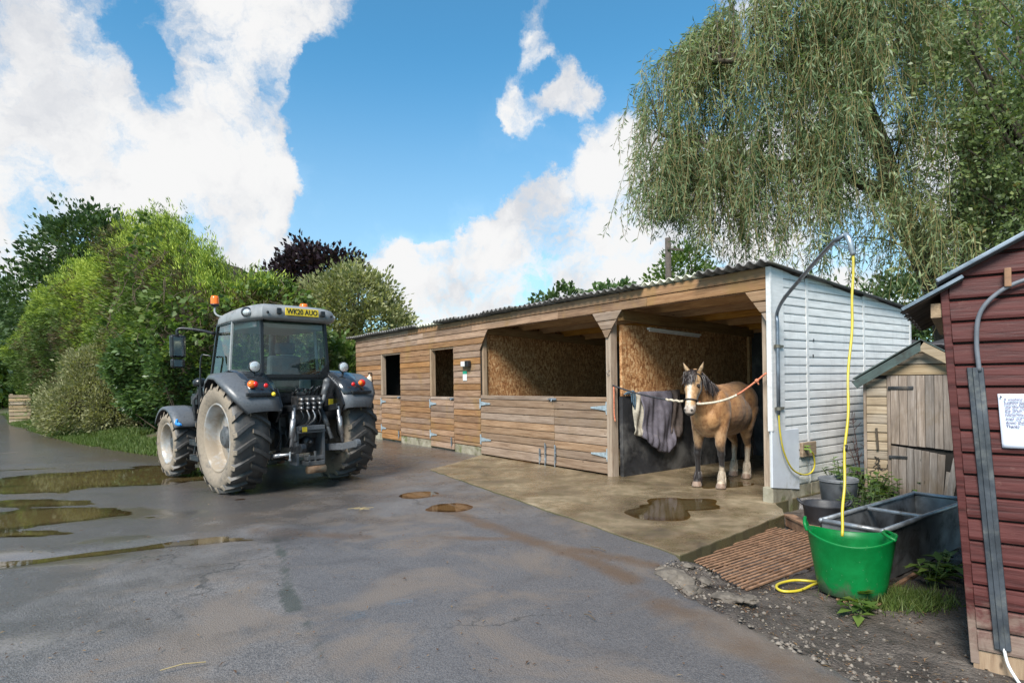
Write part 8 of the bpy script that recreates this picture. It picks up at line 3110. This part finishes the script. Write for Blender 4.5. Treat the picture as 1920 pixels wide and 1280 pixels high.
    for px, py, Y, r in ((1905, 120, 11.0, 1.25), (1880, 280, 11.2, 1.1), (1930, 380, 10.8, 1.1), (1900, 20, 11.3, 1.3), (1965, 220, 11.0, 1.5), (1870, 400, 11.6, 0.75)):
        c = at(px, py, Y)
        lob.append((tuple(c), (r, r, r * 0.9)))
    tree('hawthorn_tree', (11.2, 11.4, -0.2), lob, 620, 20, 0.085, 0.055, L_THORN, 'small-leaved hawthorn with red berries at the upper right edge', 'tree', 0.2, clump_r=0.33, shell=0.55, trunk_top=(10.2, 11.3, 5.0))
    # woodland backdrop that closes the view under the willow and behind the sheds
    for k, (px, py, Y, rr, lb) in enumerate(((1500, 560, 30.0, 3.4, 'green thicket tree seen low between willow strands, left one'), (1700, 520, 32.0, 3.8, 'green thicket tree seen low between willow strands, middle one'), (1880, 500, 30.0, 3.8, 'green thicket tree seen low between willow strands, right one'))):
        c = at(px, py, Y)
        tree('thicket_tree', (c.x, Y, -0.3), [((c.x, Y, c.z * 0.5), (rr, rr * 0.7, c.z * 0.5)), ((c.x + 0.5, Y, c.z * 0.8), (rr * 0.8, rr * 0.7, c.z * 0.25))], 330, 14, 0.30, 0.17, L_OAK if k % 2 else L_BROAD, lb, 'tree', 0.2, 'thicket behind the willow', clump_r=0.7, shell=0.6)


def build_low_plants():
    # grass on the verge
    def verge_pts(n, lo, hi):
        P = np.array(VERGE[1:9], float)
        d = np.r_[0, np.cumsum(np.hypot(*np.diff(P, axis=0).T))]
        s_ = d[-1] * RNG.random(n) ** 0.7
        X, Y = np.interp(s_, d, P[:, 0]), np.interp(s_, d, P[:, 1])
        X = X + RNG.uniform(-3.5, 3.5, n)
        Y = Y + RNG.uniform(-3.5, 3.5, n)
        off = verge_sd(X, Y)
        k = (off > lo) & (off < hi)
        return X[k], Y[k], off[k]
    X, Y, off = verge_pts(260000, -0.15, 3.2)
    n = len(X)
    dens = vnoise(X, Y, 91, 4, 0.8)
    keep = dens + 0.30 * (0.7 - off) * 0.4 > 0.34 + 0.14 * RNG.random(n)
    X, Y, off = X[keep], Y[keep], off[keep]
    Z = verge_h(off, X, Y)
    m = len(X)
    D = norm(np.stack([RNG.normal(size=m) * 0.45, RNG.normal(size=m) * 0.45, np.ones(m)], -1))
    L = 0.10 + 0.14 * RNG.random(m)
    o = leaf_mesh('grass', np.stack([X, Y, Z - 0.01], -1), D, L, 0.022 + 0.02 * RNG.random(m), L_GRASS, None, np.clip(0.25 + 0.6 * RNG.random(m), 0, 1), 0.3)
    tag(o, 'ragged green grass along the foot of the hedge', 'grass', kind='stuff')
    # leaf litter under the hedge
    X, Y, off = verge_pts(40000, 0.5, 3.0)
    keep = vnoise(X, Y, 92, 3, 0.7) > 0.48
    X, Y, off = X[keep], Y[keep], off[keep]
    Z = verge_h(off, X, Y) + 0.015
    m = len(X)
    D = norm(np.stack([RNG.normal(size=m), RNG.normal(size=m), RNG.normal(size=m) * 0.2], -1))
    o = leaf_mesh('leaf_litter', np.stack([X, Y, Z], -1), D, 0.07 + 0.05 * RNG.random(m), 0.05, L_LITTER, None, None, 0.4, np.tile([0, 0, 1.0], (m, 1)))
    tag(o, 'dead brown leaves scattered under the hedge', 'leaf litter', kind='stuff')
    # straw, twigs and leaf scraps on the asphalt
    n = 620
    X, Y = RNG.uniform(-5, 1.3, n), 2.4 + 7.5 * RNG.random(n) ** 1.3
    D = norm(np.stack([RNG.normal(size=n), RNG.normal(size=n), RNG.normal(size=n) * 0.05], -1))
    o = leaf_mesh('yard_debris', np.stack([X, Y, np.full(n, -0.006)], -1), D, 0.02 + 0.05 * RNG.random(n) ** 3, 0.006 + 0.008 * RNG.random(n), L_LITTER, None, np.clip(RNG.random(n) ** 1.5, 0, 1), 0.5, np.tile([0, 0, 1.0], (n, 1)))
    tag(o, 'bits of straw and leaf scattered over the asphalt', 'debris', kind='stuff')
    mstraw = simple('straw', (0.26, 0.20, 0.10), 0.7)
    e = MB()
    p = gnd(670, 955)
    for k in range(5):
        e.tube([p + Vector((random.uniform(-.14, .10), random.uniform(-.05, .05), 0.004)), p + Vector((random.uniform(0.0, .18), random.uniform(-.05, .09), 0.012))], 0.004, 5)
    tag(e.build('straw_wisp', mstraw), 'wisp of pale straw on the asphalt behind the tractor', 'straw')
    for (p0, p1, lb) in (((1096, 1150), (1116, 1161), 'short dark twig on the asphalt near the soil'), ((1108, 1024), (1136, 1032), 'thin twig on the asphalt beside the slab'), ((300, 1256), (386, 1240), 'long pale stalk on the near asphalt')):
        a, b = gnd(*p0, 0.002), gnd(*p1, 0.002)
        o = MB().tube([a, a.lerp(b, 0.5) + Vector((0, 0, 0.012)), b], 0.0035, 6).build('twig', M_TWIG if 'dark' in lb or 'thin' in lb else mstraw)
        tag(o, lb, 'twig', 'loose twigs on the yard')
    # scraps in the soil
    n = 900
    X = RNG.uniform(1.2, 3.0, n)
    Y = RNG.uniform(2.3, 5.0, n)
    k = X > soil_x(Y) + 0.02
    X, Y = X[k], Y[k]
    n = len(X)
    D = norm(np.stack([RNG.normal(size=n), RNG.normal(size=n), RNG.normal(size=n) * 0.15], -1))
    o = leaf_mesh('soil_litter', np.stack([X, Y, soil_z(X, Y) + 0.006], -1), D, 0.015 + 0.06 * RNG.random(n) ** 3, 0.005 + 0.007 * RNG.random(n), L_LITTER, None, np.clip(RNG.random(n), 0, 1), 0.5, np.tile([0, 0, 1.0], (n, 1)))
    tag(o, 'straw and dead leaf scraps trodden into the soil', 'litter', kind='stuff')

    def leafy(name, pos, h, nst, spread, L, W, m, label, cat='plant', group=None, per=9, seed=0, drop=0.0):
        rs = random.Random(seed)
        T = empty(name, pos)
        mb = MB()
        Pl, Dl = [], []
        for k in range(nst):
            a = rs.uniform(0, 6.283)
            r0 = spread * rs.random() * 0.4
            b = Vector((r0 * math.cos(a), r0 * math.sin(a), -0.02))
            e = Vector((spread * rs.uniform(0.4, 1.0) * math.cos(a), spread * rs.uniform(0.4, 1.0) * math.sin(a), h * rs.uniform(0.6, 1.05)))
            pts = bez([b, b.lerp(e, 0.5) + Vector((0, 0, h * 0.12)), e], 6)
            mb.tube(pts, 0.005, 5)
            for q in range(per):
                u = 0.25 + 0.75 * (q + rs.random()) / per
                i = min(int(u * (len(pts) - 1)), len(pts) - 2)
                p = pts[i].lerp(pts[i + 1], u * (len(pts) - 1) - i)
                an = rs.uniform(0, 6.283)
                Pl.append(tuple(p))
                Dl.append((math.cos(an), math.sin(an), rs.uniform(-0.3, 0.45) - drop))
        mb.build('stems', simple('green_stem', (0.07, 0.10, 0.03), 0.6) if 'green_stem' not in bpy.data.materials else bpy.data.materials['green_stem'], T)
        Pl, Dl = np.array(Pl), norm(np.array(Dl))
        ll = L * RNG.uniform(0.6, 1.25, len(Pl))
        S = norm(np.cross(Dl, np.array([0, 0, 1.0])))
        leaf_mesh('leaves', Pl, Dl, ll, ll * W / L, m, T, None, 0.42, np.cross(S, Dl))
        tag(T, label, cat, group)
    # weeds along the small shed and trough
    spots = [(1600, 925, 0.42, 'leafy weed clump behind the yellow hose'), (1635, 915, 0.36, 'leafy weed at the foot of the small shed corner'), (1615, 945, 0.30, 'low weed between the bucket and the trough'), (1660, 922, 0.34, 'leafy weed below the small shed door post'), (1580, 905, 0.40, 'tall weed over the grey bin'), (1690, 915, 0.26, 'low weed behind the trough rim'), (1720, 905, 0.30, 'single sprig showing above the trough far corner')]
    for k, (px, py, h, lb) in enumerate(spots):
        p = gnd(px, py + 42, SZ)
        if k == 6:
            p = gnd(1722, 955, SZ)
        leafy('weed_plant', (p.x, p.y, SZ), h + 0.16, 9 if k != 6 else 4, 0.24 if k != 6 else 0.12, 0.085, 0.05, L_LIGHT if k % 2 else L_BROAD, lb, 'weed', 'weeds by the small shed', 12, k)
    # big round leaves beside the white wall
    p = st2w(0.30, 1.10, SZ)
    leafy('butterbur_plant', (p.x, p.y, SZ), 0.52, 7, 0.20, 0.20, 0.19, L_LIGHT, 'big round-leaved plant against the white wall', 'plant', None, 2, 31, 0.2)
    # dead red-brown dock stalks
    T = empty('dead_dock', (p.x + 0.42, p.y + 0.25, SZ))
    mb = MB()
    for k in range(9):
        a = random.uniform(0, 6.283)
        e = Vector((0.26 * math.cos(a), 0.20 * math.sin(a), random.uniform(0.65, 1.12)))
        pts = bez([(0.05 * math.cos(a), 0.05 * math.sin(a), 0), e * 0.55 + Vector((0, 0, 0.05)), e], 10)
        mb.tube(pts, [0.008 - 0.0005 * i for i in range(len(pts))], 5)
        for q in range(7):
            i = random.randrange(4, len(pts))
            b = pts[i]
            mb.tube([b, b + Vector((random.gauss(0, .07), random.gauss(0, .07), random.uniform(0.02, 0.14)))], 0.004, 4)
    mb.build('stalks', simple('dead_dock_stalk', (0.085, 0.045, 0.040), 0.9), T)['kind'] = 'stuff'
    tag(T, 'dead reddish dock stalks standing against the white wall', 'dead plant')
    # dock leaves and grass tuft in front of the trough
    for k, (px, py, h, lb) in enumerate(((1615, 1128, 0.10, 'broad dock leaves under the rim of the green tub'), (1612, 1158, 0.08, 'flat dock leaf lying in the mud'), (1745, 1105, 0.22, 'upright leafy weed near the red shed corner'), (1770, 1085, 0.20, 'leafy weed beside the trough side'))):
        p = gnd(px, py, SZ)
        leafy('dock_plant', (p.x, p.y, SZ + 0.01), h, 5 if k < 2 else 6, 0.13, 0.13, 0.06, L_LIGHT if k < 3 else L_BROAD, lb, 'weed', 'docks by the tub', 3 if k < 2 else 6, 40 + k)
    n = 2600
    c = gnd(1685, 1128, SZ)
    g = RNG.normal(size=(n, 2)) * np.array([0.16, 0.10])
    X, Y = c.x + g[:, 0], c.y + g[:, 1]
    D = norm(np.stack([RNG.normal(size=n) * 0.6, RNG.normal(size=n) * 0.6, np.ones(n)], -1))
    o = leaf_mesh('grass_tuft', np.stack([X, Y, soil_z(X, Y) - 0.01], -1), D, 0.05 + 0.08 * RNG.random(n), 0.007, L_GRASS, None, np.clip(RNG.random(n), 0, 0.85), 0.3)
    tag(o, 'short green grass tuft on the soil before the trough', 'grass', kind='stuff')


build_willow()
build_hedge()
build_trees()
build_low_plants()
